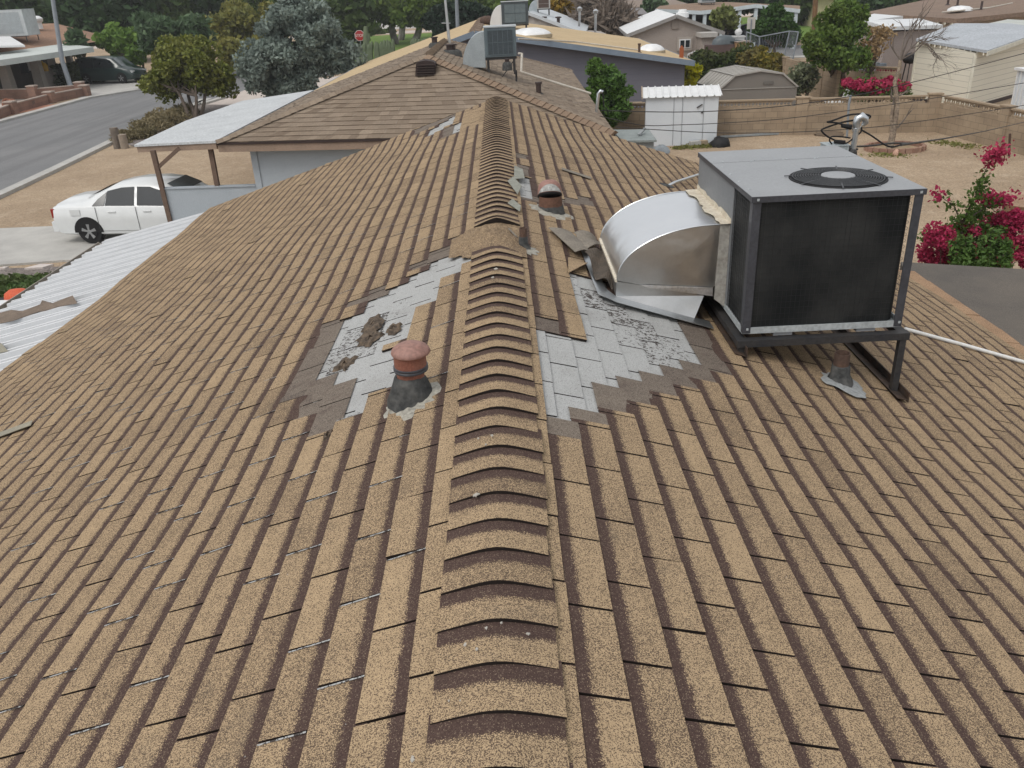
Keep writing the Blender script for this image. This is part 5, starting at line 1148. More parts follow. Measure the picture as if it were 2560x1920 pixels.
wc = car('white_sedan', 'white four door sedan parked with its nose under the carport', 'car', cc, cdir, sed, WCAR, (-1.38, 1.28), .31, .868, sg,
    [([(-1.40, -.56, 1.075), (-1.40, .56, 1.075), (-.76, .50, 1.345), (-.76, -.50, 1.345)], 'rear_window'), ([(.68, -.50, 1.352), (.68, .50, 1.352), (1.06, .56, 1.165), (1.06, -.56, 1.165)], 'windscreen')],
    [(-2.285, -2.10, .57, .80, .64, .86, LAMPR, 'tail_lamp'), (-2.34, -2.20, -.8, .8, .30, .55, WCAR, 'bumper'), (2.1, 2.29, .5, .76, .58, .70, LAMPW, 'headlight')])
for s in (-1, 1):
    for x in (-.68, .22):
        w = MB(); w.bx(x-.1, x+.1, s*.87-.012, s*.87+.012, .765, .80); w.build('door_handle', WCAR, wc, world=False, bevel=.008)
    w = MB()
    for x in (-.055, -1.08, 1.0): w.bx(x-.005, x+.005, s*.872-.003, s*.872+.003, .32, .90)
    w.bx(-1.05, 1.0, s*.872-.003, s*.872+.003, .318, .325); w.build('door_gap', mat('gap_shadow_rubber', (.06, .06, .06), .8), wc, world=False)
    w = MB(); w.bx(-.115, -.03, s*.77-.02, s*.77+.02, .93, 1.32)
w = MB(); w.box((-1.62, -.868, .78), (.26, .01, .15)); w.build('fuel_flap', WCAR, wc, world=False, bevel=.006)
GRN = carpaint('dark_green_paint', (.012, .030, .028)); 
van = [(-2.42, .45, .8, .86, .78, .5), (-2.38, .28, 1.02, 1.45, .84, .62), (-2.2, .22, 1.04, 1.68, .88, .66), (-1.6, .20, 1.05, 1.76, .91, .70), (-.6, .20, 1.05, 1.78, .92, .72), (.3, .20, 1.04, 1.76, .92, .72), (.75, .20, 1.03, 1.68, .92, .71), (1.15, .20, 1.02, 1.42, .91, .70), (1.55, .20, 1.00, 1.12, .90, .7), (2.0, .22, .90, 1.00, .87, .65), (2.3, .26, .76, .86, .80, .5), (2.42, .4, .62, .68, .68, .4)]
vb = G(222, 211); vf = G(309, 209); vd = (vf-vb).normalized(); vang = math.atan2(vd.y, vd.x)
vc = (vb+vf)/2+Vector((-vd.y, vd.x, 0))*.85; vc.z = GZ+.02
kv = (vf-vb).length/2.9
gv_ = car('green_minivan', 'dark green minivan parked on the pale drive beside the clipped hedge', 'van', vc, vang, van, GRN, (-1.45, 1.45), .34, .918, [([(-2.15, .08), (-.70, .04), (-.70, .93), (-2.05, .90)], 'r'), ([(-.60, .04), (1.05, .04), (.72, .85), (.4, .93), (-.60, .93)], 'f')],
    [([(.80, -.6, 1.69), (.80, .6, 1.69), (1.53, .68, 1.13), (1.53, -.68, 1.13)], 'windscreen')], [(2.1, 2.36, .5, .80, .68, .82, LAMPW, 'headlight'), (-2.41, -2.3, .6, .84, .8, 1.1, LAMPR, 'tail_lamp'), (2.25, 2.44, -.75, .75, .3, .5, GRN, 'bumper')])
gv_.scale = (kv,)*3
DKB = carpaint('dark_blue_paint', (.022, .030, .045)); BLKP = carpaint('black_paint', (.012, .012, .014))
for (px, py, y, nm, lab, paint, body, hwid, wl_) in ((1880, 72, 69.0, 'parked_suv', 'dark blue sport utility car parked under the white posted carport', DKB, van, .918, (-1.45, 1.45)), (1785, 66, 70.5, 'parked_car', 'low black car in the shade at the left of the posted carport', BLKP, sed, .868, (-1.38, 1.28))):
    P = AT(px, py, y)
    car(nm, lab, 'car', (P.x, y, GZ), math.radians(178), body, paint, wl_, .34, hwid, [([(-.9, .05), (.8, .05), (.5, .85), (-.7, .9)], 'g')], [], [(2.1, 2.3, .5, .75, .6, .75, LAMPW, 'headlight')], group='cars under the posted carport')
# white pickup cab roof peeking in at the far left, with an orange strap bag on it
t = thing('white_truck', 'white truck roof showing at the left edge below the awning', 'truck', G(10, 760, -2.7)); P = G(-60, 745, -2.55)
tk = Vector((-8.3, 11.9, 0)); q0 = G(12, 742, -2.45)
b = MB(); b.bx(q0.x-2.2, q0.x+.75, q0.y-3.5, q0.y+.15, -3.55, -2.52); b.build('body', WCAR, t, bevel=.08)
b = MB(); b.bx(q0.x-2.1, q0.x+.66, q0.y-3.3, q0.y-.12, -2.519, -2.45); b.build('roof', WCAR, t, bevel=.03)
b = MB(); b.bx(q0.x-1.2, q0.x+.25, q0.y-.02, q0.y+.10, -2.519, -2.49); b.build('roof_rail', BLACK, t)
b = MB()
for xx in (-1.6, .3): 
    for yy in (-.6, -2.9): b.lathe([(0, -.12), (.38, -.12), (.4, 0), (.38, .12), (0, .12)], (q0.x+xx, q0.y+yy, GZ+.4), 18, R=Matrix.Rotation(PI/2, 3, 'Y'))
b.build('wheel', TYRE, t)
b = MB(); b.lathe([(0, .16), (.10, .15), (.17, .09), (.19, .0), (0, .0)], (q0.x+.20, q0.y+.02, -2.488), 14, R=Matrix.Diagonal((1.2, .7, .9))); tag(b.build('orange_bag', mat('orange_plastic', (.62, .12, .05), .6, c2=(.5, .09, .04)), smooth=True), 'crumpled orange bag on the white truck roof at the left', 'bag')
for px, py, w, lab in ((100, 667, .28, 'flat pale broken tile lying on the gravel beside the driveway'), (10, 671, .1, 'small pale stone on gravel near the left edge')):
    P = G(px, py, GZ+.02); b = MB(); b.slab([(P.x-w, P.y-w*.5, GZ+.05), (P.x+w*.5, P.y-w*.5, GZ+.05), (P.x+w, P.y+w*.3, GZ+.05), (P.x-w*.2, P.y+w*.5, GZ+.05)], .05); tag(b.build('broken_tile', mat('pale_tile', (.62, .56, .52), .8)), lab, 'tile')
# ------------------------------------------------------------------ block walls
def blockmat(name, c1, c2, mo):
    m, t, p = newmat(name); v = coords(t); sp = t.nodes.new('ShaderNodeSeparateXYZ'); t.links.new(v, sp.inputs[0])
    cb = t.nodes.new('ShaderNodeCombineXYZ'); t.links.new(sp.outputs[0], cb.inputs[0]); t.links.new(sp.outputs[2], cb.inputs[1])
    br = t.nodes.new('ShaderNodeTexBrick'); t.links.new(cb.outputs[0], br.inputs[0]); br.inputs['Scale'].default_value = 1; br.inputs['Brick Width'].default_value = .405; br.inputs['Row Height'].default_value = .203; br.inputs['Mortar Size'].default_value = .007
    br.inputs['Color1'].default_value = (*c1, 1); br.inputs['Color2'].default_value = (*c2, 1); br.inputs['Mortar'].default_value = (*mo, 1)
    c = mix(t, .5, br.outputs[0], ramp(t, noise(t, v, 1.1, 5, .6), .3, .7, (.3, .3, .3, 1), (.7, .7, .7, 1)), 'OVERLAY')
    t.links.new(c, p.inputs['Base Color']); p.inputs['Roughness'].default_value = .95; p.inputs['Specular IOR Level'].default_value = .1; return m
BLK = blockmat('sandy_block', (.345, .27, .19), (.29, .225, .16), (.20, .16, .115)); BLK2 = mat('sandy_breeze_block', (.355, .28, .195), .95, c2=(.31, .24, .17), scale=3); 
def blockwall(name, lab, p0, p1, h, breeze=True, pil=(), m=BLK, th=.15, group='tan block walls around the yards'):
    p0, p1 = Vector(p0[:2]), Vector(p1[:2]); d = p1-p0; L = d.length; t = thing(name, lab, 'wall', (p0.x, p0.y, GZ), math.atan2(d.y, d.x), group)
    hb = h-.29 if breeze else h
    b = MB(); b.bx(0, L, 0, th, 0, hb); b.build('block_wall', m, t, world=False)
    if breeze:
        b = MB(); b.bx(0, L, 0, th, h-.05, h); b.bx(0, L, .005, th-.005, hb+.001, hb+.028); x = .12; k = 0
        pitch = .245
        while x+pitch < L:
            if not any(abs(x+pitch/2-q) < .26 for q in pil):
                cx_ = x+pitch/2; cz = hb+.133
                b.tube([(cx_+.072*math.cos(a), th/2, cz+.072*math.sin(a)) for a in np.linspace(0, 2*PI, 11)], [.022]*11, 5, cap=False)
                for a in (PI/4, 3*PI/4, -PI/4, -3*PI/4): b.bar((cx_+.075*math.cos(a), th/2, cz+.075*math.sin(a)), (cx_+.155*math.cos(a), th/2, cz+.150*math.sin(a)), .035, .10)
            x += pitch
        b.build('breeze_course', BLK2, t, world=False)
    for q in pil:
        b = MB(); b.bx(q-.2, q+.2, -.03, th+.03, 0, h+.012); b.bx(q-.24, q+.24, -.06, th+.06, h+.013, h+.06); b.build('pillar', m, t, world=False)
    return t
bwa, bwb, bwc = G(1570, 345), G(2334, 330), G(2620, 404)
L1 = (Vector(bwb[:2])-Vector(bwa[:2])).length; L2 = (Vector(bwc[:2])-Vector(bwb[:2])).length
hw_ = AT(2334, 238, bwb.y).z-GZ
fr1 = (Vector(G(1997, 335)[:2])-Vector(bwa[:2])).length
blockwall('block_wall', 'tan block wall with pierced top course across the back of the yard', bwa, bwb, hw_, pil=(fr1, L1-.12))
fr2 = (Vector(G(2490, 371)[:2])-Vector(bwb[:2])).length
blockwall('block_wall', 'tan block wall with pierced top course running toward the right edge', Vector(bwb[:2])+Vector((.03, -.03)), bwc, hw_, pil=(fr2,))
b1, b2 = AT(1945, 230, 44), AT(2110, 238, 39.5)
blockwall('block_wall', 'plain weathered block wall behind the gambrel shed', (AT(1957, 150, 44.5).x, 44.5), (AT(2092, 200, 37.5).x, 37.5), 1.35, False, (.2, 2.6, 5.2))
blockwall('block_wall', 'far block wall stretch behind the red flowering bush', (AT(2105, 200, 40).x, 40), (AT(2245, 215, 38).x, 38), 1.3, True)
blockwall('block_wall', 'short block wall showing between the bushy tree and white shed', (G(1380, 345).x, bwa.y+.6), (G(1606, 345).x, bwa.y+.1), hw_, True)
RBRK = blockmat('red_brown_block', (.26, .16, .12), (.22, .135, .105), (.17, .12, .10)); CAPB = mat('pale_brick_cap', (.42, .35, .30), .9)
def lowwall(lab, pts, h):
    t = thing('planter_wall', lab, 'wall', (*pts[0][:2], GZ), 0, 'red brown walls along the street')
    for a, c in zip(pts[:-1], pts[1:]):
        a, c = Vector(a[:2]), Vector(c[:2]); d = (c-a).normalized()*.14; n_ = Vector((-d.y, d.x))
        b = MB(); b.hexa([(*(a), GZ), (*(c), GZ), (*(c+n_), GZ), (*(a+n_), GZ)], [(*(a), GZ+h), (*(c), GZ+h), (*(c+n_), GZ+h), (*(a+n_), GZ+h)]); b.build('brickwork', RBRK, t)
        n2 = n_*1.25; b = MB(); b.hexa([(*(a-n_*.12), GZ+h+.002), (*(c-n_*.12), GZ+h+.002), (*(c+n2), GZ+h+.002), (*(a+n2), GZ+h+.002)], [(*(a-n_*.12), GZ+h+.06), (*(c-n_*.12), GZ+h+.06), (*(c+n2), GZ+h+.06), (*(a+n2), GZ+h+.06)]); b.build('coping', CAPB, t)
    for P in pts[1:]:
        b = MB(); b.box((P[0], P[1], GZ+h*.65), (.5, .5, h*1.3)); b.build('pillar', RBRK, t); b = MB(); b.box((P[0], P[1], GZ+h*1.3+.04), (.56, .56, .07)); b.build('pillar_cap', CAPB, t)
lowwall('low red brown brick wall stepping along the street kerb at left', [G(-90, 335), G(33, 285), G(128, 258), G(216, 240)], .48)
lowwall('low red brown brick wall set back below the porch at left', [G(-60, 250), G(88, 248), G(205, 238)], .6)
# ------------------------------------------------------------------ poles, signs, small yard things
STEEL = mat('grey_steel_pole', (.27, .30, .33), .55, .3, c2=(.22, .245, .27), scale=3)
t = thing('street_pole', 'tall leaning grey steel pole on the pavement beside the porch house', 'pole', G(181, 231)); P0 = G(181, 231); b = MB(); b.tube([P0, AT(155, 150, P0.y+.2), AT(132, 0, P0.y+.4), AT(118, -80, P0.y+.6)], [.17, .155, .13, .11], 12); b.build('pole', STEEL, t, smooth=True)
t = thing('mast', 'thicker blue grey mast behind the brown hip roof peak', 'mast', AT(1145, 66, 52), group='thin roof masts'); b = MB(); b.tube([AT(1145, 90, 52), AT(1140, -30, 52)], [.11, .10], 10); b.build('pole', STEEL, t, smooth=True)
P = AT(899, 89, 88); t = thing('stop_sign', 'red octagonal stop sign on a post at the edge of the park lawn', 'sign', (P.x, P.y, GZ)); r = .52
SGR = mat('sign_red', (.42, .018, .02), .5, fineamt=0); SGW = mat('sign_white', (.75, .75, .74), .5, fineamt=0)
oc = lambda r, y: [(P.x+r*math.cos(PI/8+k*PI/4), y, P.z+r*math.sin(PI/8+k*PI/4)) for k in range(8)]
b = MB(); b.prism(oc(r, P.y), (0, .03, 0)); b.build('border', SGW, t); b = MB(); b.prism(oc(r*.92, P.y-.012), (0, .01, 0)); b.build('panel', SGR, t)
b = MB(); b.bar((P.x, P.y+.06, GZ), (P.x, P.y+.06, P.z+.5), .06); b.build('post', STEEL, t)
fc = bpy.data.curves.new('stop_text', 'FONT'); fc.body = 'STOP'; fc.size = .37; fc.align_x = 'CENTER'; fc.align_y = 'CENTER'; fc.extrude = .004
fo_ = bpy.data.objects.new('tmp', fc); me = bpy.data.meshes.new_from_object(fo_); bpy.data.objects.remove(fo_)
me.materials.clear(); me.materials.append(SGW); lt = bpy.data.objects.new('lettering', me); COL.objects.link(lt); lt.parent = t; lt.rotation_euler = (PI/2, 0, 0); lt.location = (0, -.02, P.z-GZ)
# service mast, box and looped cables behind the air conditioner
my = 5.62
def MY(px, py): return AT(px, py, my)
SM = thing('service_mast', 'galvanized service mast with rounded weatherhead behind the large air conditioner', 'mast', MY(2135, 380))
ph_ = MY(2133, 392); b = MB(); b.tube([Vector((MY(2130, 385).x-.01, my, zr(2.5)-.02)), MY(2131, 385), MY(2141, 322)], .0185, 14); b.build('pole', GALV, SM, smooth=True)
b = MB(); P = MY(2141, 318); P2 = MY(2152, 300)
b.tube([P-Vector((0, 0, .012)), P, MY(2140, 308), MY(2145, 296), MY(2155, 291), MY(2163, 297), MY(2164, 306), MY(2156, 314)], [.021, .021, .023, .026, .027, .025, .020, .012], 14); b.build('weatherhead', GALV, SM, smooth=True)
b = MB(); b.lathe([(.019, -.012), (.024, -.010), (.024, .010), (.019, .012)], MY(2140, 324), 14); b.bar(MY(2148, 322), MY(2160, 308), .006); b.build('clamp', GALV, SM)
b = MB(); b.lathe([(.02, -.05), (.035, -.04), (.03, .0), (.02, .015)], MY(2131, 378), 12); b.bar(MY(2121, 372), MY(2144, 373), .02, .012); b.build('foot', DKMETAL, SM)
EB = thing('junction_box', 'pale grey electrical junction box beside the galvanized service mast', 'box', MY(2092, 372)); b = MB(); a, c = MY(2066, 374), MY(2121, 363); b.bx(a.x, c.x, my-.02, my+.12, a.z-.06, c.z); b.build('body', mat('pale_grey_box', (.36, .41, .42), .5, c2=(.32, .36, .37)), EB, bevel=.004)
b = MB(); b.bx(a.x-.004, c.x+.004, my-.026, my+.126, c.z+.001, c.z+.006); b.build('lid', mat('pale_grey_box', (.36, .41, .42)), EB)
def cable(pts, r, lab, y=None, m=BLACK, grp='cables looping around the service mast'):
    b = MB(); P = [MY(*q) if len(q) == 2 else AT(*q) for q in pts]
    S_ = []
    for i in range(len(P)-1):
        p0, p1, p2, p3 = P[max(i-1, 0)], P[i], P[i+1], P[min(i+2, len(P)-1)]
        for k in range(6):
            u = k/6; S_.append(.5*((2*p1)+(p2-p0)*u+(2*p0-5*p1+4*p2-p3)*u*u+(3*p1-p0-3*p2+p3)*u**3))
    S_.append(P[-1]); b.tube(S_, r, 8); return tag(b.build('cable', m, smooth=True), lab, 'cable', grp)
cable([(2158, 300), (2175, 294), (2172, 288), (2150, 285), (2120, 288), (2080, 302), (2068, 305), (2090, 307), (2110, 312)], .006, 'upper black cable loop springing from the weatherhead to the upper splice')
cable([(2140, 300, 5.66), (2105, 306, 5.66), (2058, 322, 5.66), (2056, 330, 5.66), (2070, 342, 5.66), (2086, 350, 5.66)], .006, 'long black cable loop bulging left of the mast to the lower splice')
cable([(2154, 317), (2152, 330), (2140, 340), (2120, 356), (2112, 358)], .0055, 'short black cable curling behind the mast foot to the lower splice')
cable([(2126, 345), (2104, 342), (2084, 341), (2076, 344), (2074, 352), (2080, 360)], .005, 'small black cable hoop above the junction box')
cable([(2152, 324), (2180, 340), (2212, 362), (2232, 367), (2252, 362)], .0055, 'black cable sagging right from the weatherhead to the service drop')
b = MB(); b.tube([MY(2104, 314), MY(2128, 318)], [.012, .018], 10); tag(b.build('splice', BLACK), 'upper black cable splice cover beside the weatherhead', 'cable splice', 'cable splices by the service mast')
b = MB(); b.tube([MY(2086, 354), MY(2112, 356)], [.014, .013], 10); tag(b.build('splice', BLACK), 'lower black cable splice cover above the junction box', 'cable splice', 'cable splices by the service mast')
WIRE = mat('dark_wire', (.035, .034, .034), .6)
def wire_(pts, r, lab): return cable(pts, r, lab, m=WIRE, grp='overhead wires crossing the right yard')
wire_([(2252, 362, 5.7), (2290, 357, 7), (2380, 343, 11), (2470, 326, 17), (2570, 303, 24)], .009, 'thick twisted service cable rising right from the weatherhead')
wire_([(2110, 367, 5.7), (2170, 365, 6.0), (2232, 358, 6.4), (2290, 358, 7), (2330, 350, 9)], .007, 'second service cable running low past the tree ring')
wire_([(1503, 276, 20.3), (1600, 279, 21), (1700, 280, 21.6), (1800, 277, 22.2), (1960, 265, 23), (2130, 240, 24), (2280, 206, 25), (2430, 168, 26), (2580, 128, 27)], .011, 'uppermost overhead wire crossing the white shed and cream shed')
wire_([(1500, 290, 19), (1604, 313, 20.5), (1700, 312, 21), (1800, 308, 21.6), (1960, 297, 22), (2130, 275, 23), (2330, 246, 24), (2580, 204, 25)], .009, 'middle overhead wire crossing the white shed and block wall')
wire_([(1540, 318, 19.5), (1620, 323, 20.5), (1790, 332, 21), (1960, 331, 21.5), (2160, 320, 22), (2330, 299, 23), (2580, 260, 24)], .009, 'lowest overhead wire crossing the white shed door and block wall')
# grey dog house by the corner of the brown hip roof, and junk along the shed
DH = thing('dog_house', 'low grey wooden box with mossy shingle lid beside the white shed', 'box', G(1590, 372)); GRW = mat('grey_timber', (.30, .32, .325), .9, c2=(.24, .26, .265), scale=3)
q = [G(1556, 352, -3.05), G(1642, 350, -3.05), G(1622, 323, -2.98), G(1530, 324, -2.98)]
b = MB(); b.slab(q, .06); b.build('lid', mat('mossy_grey_lid', (.27, .30, .295), .95, c2=(.21, .235, .23), scale=3), DH)
b = MB(); i_ = [q[0].lerp(q[2], .06), q[1].lerp(q[3], .06), q[2].lerp(q[0], .06), q[3].lerp(q[1], .06)]; b.hexa([(p_.x, p_.y, GZ) for p_ in i_], [(p_.x, p_.y, -3.12) for p_ in i_]); b.build('wall', GRW, DH)
b = MB(); b.bar(G(1597, 337, -2.98), G(1612, 321, -2.85), .09, .05); tag(b.build('timber_offcut', GRW), 'short grey timber offcut propped on the mossy lid', 'timber')
def lump(nm, lab, cat, px, py, r, h, m, z=GZ, seed=1, dx=0):
    P = G(px, py, z); q_ = random.Random(seed); b = MB(); n = 14; prof = [(1, 0), (1.0, .35), (.75, .75), (.35, 1.0), (0, 1.0)]; k = 0
    for rr_, hh in prof:
        for j in range(n): a = 2*PI*j/n; w_ = q_.uniform(.8, 1.2); b.v.append((P.x+r*rr_*w_*math.cos(a), P.y+r*.8*rr_*w_*math.sin(a), z+h*hh*q_.uniform(.85, 1.1)))
    for i in range(4):
        for j in range(n): b.f.append((i*n+j, i*n+(j+1) % n, (i+1)*n+(j+1) % n, (i+1)*n+j)); b.m.append(0)
    return tag(b.build(nm, m, smooth=True), lab, cat)
lump('bin_bag', 'black rubbish bag on the dirt at the right foot of the white shed', 'bag', 1799, 366, .32, .32, BLACK, seed=3)
lump('tarp_heap', 'crumpled grey tarp heap just beyond the far edge of the striped roof', 'tarp', 1650, 383, .30, .26, mat('grey_tarp', (.26, .29, .31), .7, c2=(.2, .22, .24)), seed=4)
lump('dirt_mound', 'ragged dark soil mound on the dirt by the block wall', 'soil', 2075, 338, .5, .12, mat('dark_soil', (.16, .12, .085), .95), seed=5)
lump('yard_ball', 'pink ball lying against the brick tree ring', 'ball', 2239, 389, .10, .2, mat('pink_ball', (.55, .34, .25), .6), seed=6)
for px, py, lab in ((1737, 366, 'left grey block at the foot of the white shed'), (1758, 364, 'small tan block at the foot of the white shed')):
    P = G(px, py); b = MB(); b.box((P.x, P.y, GZ+.09), (.36 if 'left' in lab else .25, .2, .18), .2); tag(b.build('concrete_block', CONC if 'left' in lab else BLK2), lab, 'block', 'loose blocks by the white shed')
b = MB(); b.bar(G(1800, 342, GZ+.05), G(1952, 333, GZ+.05), .12, .06); tag(b.build('plank', GRW), 'long weathered plank lying along the foot of block wall', 'plank')
b = MB(); P = G(2522, 391); b.bar((P.x, P.y, GZ), AT(2525, 334, P.y), .05); tag(b.build('stake', mat('rusty_stake', (.10, .06, .045), .8)), 'thin rusty stake standing on the dirt near the right wall', 'stake')
TRG = thing('tree_ring', 'low ring of red brick edging around the bare tree', 'edging', G(2240, 378)); ctr = G(2236, 374); rx = (G(2313, 375)-G(2165, 375)).length/2
b = MB(); nb_ = 22
for k in range(nb_): a = 2*PI*k/nb_; b.box((ctr.x+rx*math.cos(a), ctr.y+rx*.8*math.sin(a), GZ+.07), (.10, rx*2*PI/nb_*.95, .16), math.atan2(.8*math.sin(a), math.cos(a)))
b.build('brick_edging', mat('weathered_red_brick', (.27, .15, .11), .95, c2=(.33, .22, .16), scale=5), TRG)
b = MB(); b.lathe([(rx*.95, .03), (rx*.5, .07), (0, .09)], ctr, 18, R=Matrix.Diagonal((1, .8, 1))); b.build('soil', mat('straw_soil', (.34, .25, .15), .95, c2=(.22, .16, .10), scale=4, bstr=.5), TRG)
t = thing('ceramic_pot', 'pale broken planter ring half out of frame at right', 'pot', G(2560, 535)); b = MB(); P = G(2562, 540); b.lathe([(.42, 0), (.55, .3), (.62, .34), (.60, .4), (.5, .38), (.42, .15), (0, .12)], P, 24); b.build('pot', mat('pale_clay', (.40, .28, .20), .9), t, smooth=True)
# post and stump by the street hedge
b = MB(); P = G(296, 371); b.lathe([(.17, 0), (.16, .82), (0, .84)], P, 12); tag(b.build('wooden_post', mat('old_grey_post', (.12, .10, .085), .95, c2=(.2, .17, .14), scale=6)), 'short dark wooden post at the end of the dry street hedge', 'post')
b = MB(); P = G(313, 371); b.lathe([(.16, 0), (.16, .55), (0, .58)], P, 12); tag(b.build('stump', mat('pale_stump', (.30, .25, .20), .95)), 'pale cut stump beside the short dark wooden post', 'stump')
# chain link fence, sign, bins and clutter near the gable house
CL = thing('chain_link_fence', 'chain link fence with leaning posts beyond the dark hedge', 'fence', G(1900, 150))
pp_ = [(1866, 122, 80), (1898, 122, 92), (1958, 142, 78), (1980, 150, 80)]
tops = []
for i, (px, py, pt) in enumerate(pp_):
    y = 50-i*1.3; P0 = AT(px, py, y); P1 = AT(px+(16 if i in (2, 3) else 1), pt, y); tops.append((P0, P1)); b = MB(); b.tube([P0-dv*.3, P1], .04, 8); b.build('post', STEEL, CL)
b = MB()
for (a0, a1), (c0_, c1_) in zip(tops[:-1], tops[1:]): b.tube([a1, c1_], .03, 6)
b.build('rail', STEEL, CL)
b = MB()
for (a0, a1), (c0_, c1_) in zip(tops[:-1], tops[1:]):
    for k in range(1, 10):
        f = k/10; b.bar(a0.lerp(c0_, f), a1.lerp(c1_, max(0, f-.12)), .006); b.bar(a0.lerp(c0_, f), a1.lerp(c1_, min(1, f+.12)), .006)
b.build('wire_mesh', STEEL, CL)
P = AT(1878, 58, 51); t = thing('yard_sign', 'blank back of a pale sign on a tall thin post by the chain link fence', 'sign', P); b = MB(); b.box(P, (.45, .03, .62)); b.build('panel', mat('pale_sign', (.55, .53, .48), .7), t); b = MB(); b.bar(AT(1879, 48, 50.95), AT(1874, 126, 50.95), .06); b.build('post', STEEL, t)
def bin_(lab, px, py, pt, w, m, y, lid): 
    P0, P1 = AT(px, py, y), AT(px, pt, y); h = P1.z-P0.z; t = thing('wheelie_bin', lab, 'bin', P0, .15, 'wheelie bins near the gable house'); b = MB(); b.hexa([(-w*.42, -.3, 0), (w*.42, -.3, 0), (w*.42, .3, 0), (-w*.42, .3, 0)], [(-w*.5, -.4, h*.92), (w*.5, -.4, h*.92), (w*.5, .4, h*.92), (-w*.5, .4, h*.92)]); b.build('body', m, t, world=False, bevel=.03)
    b = MB(); b.box((0, 0, h*.96), (w*1.1, .92, h*.08)); b.build('lid', lid, t, world=False, bevel=.02)
    b = MB()
    for s in (-1, 1): b.lathe([(0, -.05), (.13, -.05), (.13, .05), (0, .05)], (s*w*.36, -.32, .13), 12, R=Matrix.Rotation(PI/2, 3, 'Y'))
    b.build('wheel', BLACK, t, world=False)
bin_('dark green wheelie bin beside the tan one', 1832, 134, 101, .7, mat('bin_green', (.03, .05, .055), .6), 52, mat('bin_green', (.03, .05, .055)))
bin_('tan wheelie bin beside the dark green one', 1852, 134, 102, .85, mat('bin_tan', (.40, .25, .13), .7, c2=(.36, .225, .12)), 51.6, mat('bin_tan_lid', (.30, .25, .21), .7))
t = thing('covered_barbecue', 'dark covered barbecue cart in front of the beige closet', 'barbecue', AT(1805, 136, 51.5)); P = AT(1805, 137, 51.5); b = MB(); b.bx(P.x-.9, P.x+.7, 51.5, 52.2, P.z, P.z+.55); b.build('cart', mat('brown_cart', (.11, .075, .07), .7), t); b = MB(); b.lathe([(.55, 0), (.5, .25), (.3, .45), (0, .5)], (P.x+.15, 51.85, P.z+.551), 14, R=Matrix.Diagonal((1.3, .7, 1))); b.build('hood', mat('grey_hood', (.10, .12, .13), .35), t, smooth=True)
t = thing('orange_board', 'narrow orange pointed board at the corner of the violet house', 'board', AT(1700, 175, 35.2)); P0, P1 = AT(1692, 185, 35.2), AT(1705, 113, 35.2); b = MB(); w = (P1.x-P0.x)/2; b.prism([(P1.x-w, 35.2, GZ), (P1.x+w, 35.2, GZ), (P1.x+w, 35.2, P1.z-.1), (P1.x, 35.2, P1.z), (P1.x-w, 35.2, P1.z-.1)], (0, .06, 0)); b.build('board', mat('orange_brown_timber', (.33, .10, .04), .8), t)
b = MB(); P0, P1 = AT(1720, 136, 50), AT(1738, 128, 50); b.bar(P0, P1, .06); b.bar(P1, (P1.x, 50, GZ), .06); b.bar(P0, (P0.x, 50, GZ), .06); tag(b.build('garden_rack', WHITE), 'small white metal rack standing behind the dark hedge', 'rack')
for px, py, h, r, c, lab in ((2160, 187, 1.0, .30, (.16, .19, .22), 'leftmost blue grey barrel beyond the red flowering bush'), (2178, 190, .95, .30, (.20, .225, .235), 'middle grey barrel beyond the red flowering bush'), (2196, 192, .9, .3, (.17, .20, .23), 'rightmost grey barrel beyond the red flowering bush')):
    P = AT(px, py, 42); t = thing('barrel', lab, 'barrel', (P.x, 42, GZ), 0, 'barrels behind the red flowering bush'); hh = P.z-GZ+.6; b = MB(); b.lathe([(r, 0), (r, hh*.33), (r*1.04, hh*.34), (r, hh*.36), (r, hh*.66), (r*1.04, hh*.67), (r, hh*.69), (r, hh), (r*.9, hh), (r*.88, hh-.05), (0, hh-.05)], n=18); b.build('drum', mat('drum_%d' % px, c, .5), t, world=False, smooth=True)
P = AT(2225, 190, 40); t = thing('red_cabinet', 'deep red cabinet standing by the cream shed behind flowers', 'cabinet', P); b = MB(); b.bx(P.x-.45, P.x+.35, 40, 40.6, GZ, AT(2225, 173, 40).z); b.build('body', mat('deep_red', (.22, .012, .03), .6), t)
P = AT(2275, 160, 38.6); t = thing('black_barbecue', 'black kettle barbecue standing beside the cream shed', 'barbecue', P); b = MB(); b.lathe([(0, .0), (.25, .05), (.36, .2), (.36, .26), (.3, .4), (0, .48)], P, 16); b.build('kettle', BLACK, t, smooth=True); b = MB()
for a in (0, 2.1, 4.2): b.bar(P+Vector((.2*math.cos(a), .2*math.sin(a), .05)), Vector((P.x+.35*math.cos(a), P.y+.35*math.sin(a), GZ)), .04)
b.build('leg', DKMETAL, t)
P = AT(2085, 240, 36.5); t = thing('white_chair', 'white plastic chair leaning by the right hand tree trunk', 'chair', G(2110, 243)); a = AT(2112, 232, 36); b = MB(); b.prism([a+Vector((-.12, 0, -.3)), a+Vector((.28, 0, -.3)), a+Vector((.5, .1, .35)), a+Vector((.15, .1, .35))], (0, .04, 0)); b.build('backrest', WHITE, t); b = MB(); b.bx(a.x-.7, a.x-.1, 35.8, 36.3, a.z-.36, a.z-.31); b.build('seat', WHITE, t); b = MB()
for x in (-.66, -.14):
    for y in (35.84, 36.26): b.bar((a.x+x, y, a.z-.361), (a.x+x, y, GZ), .04)
b.build('leg', WHITE, t)
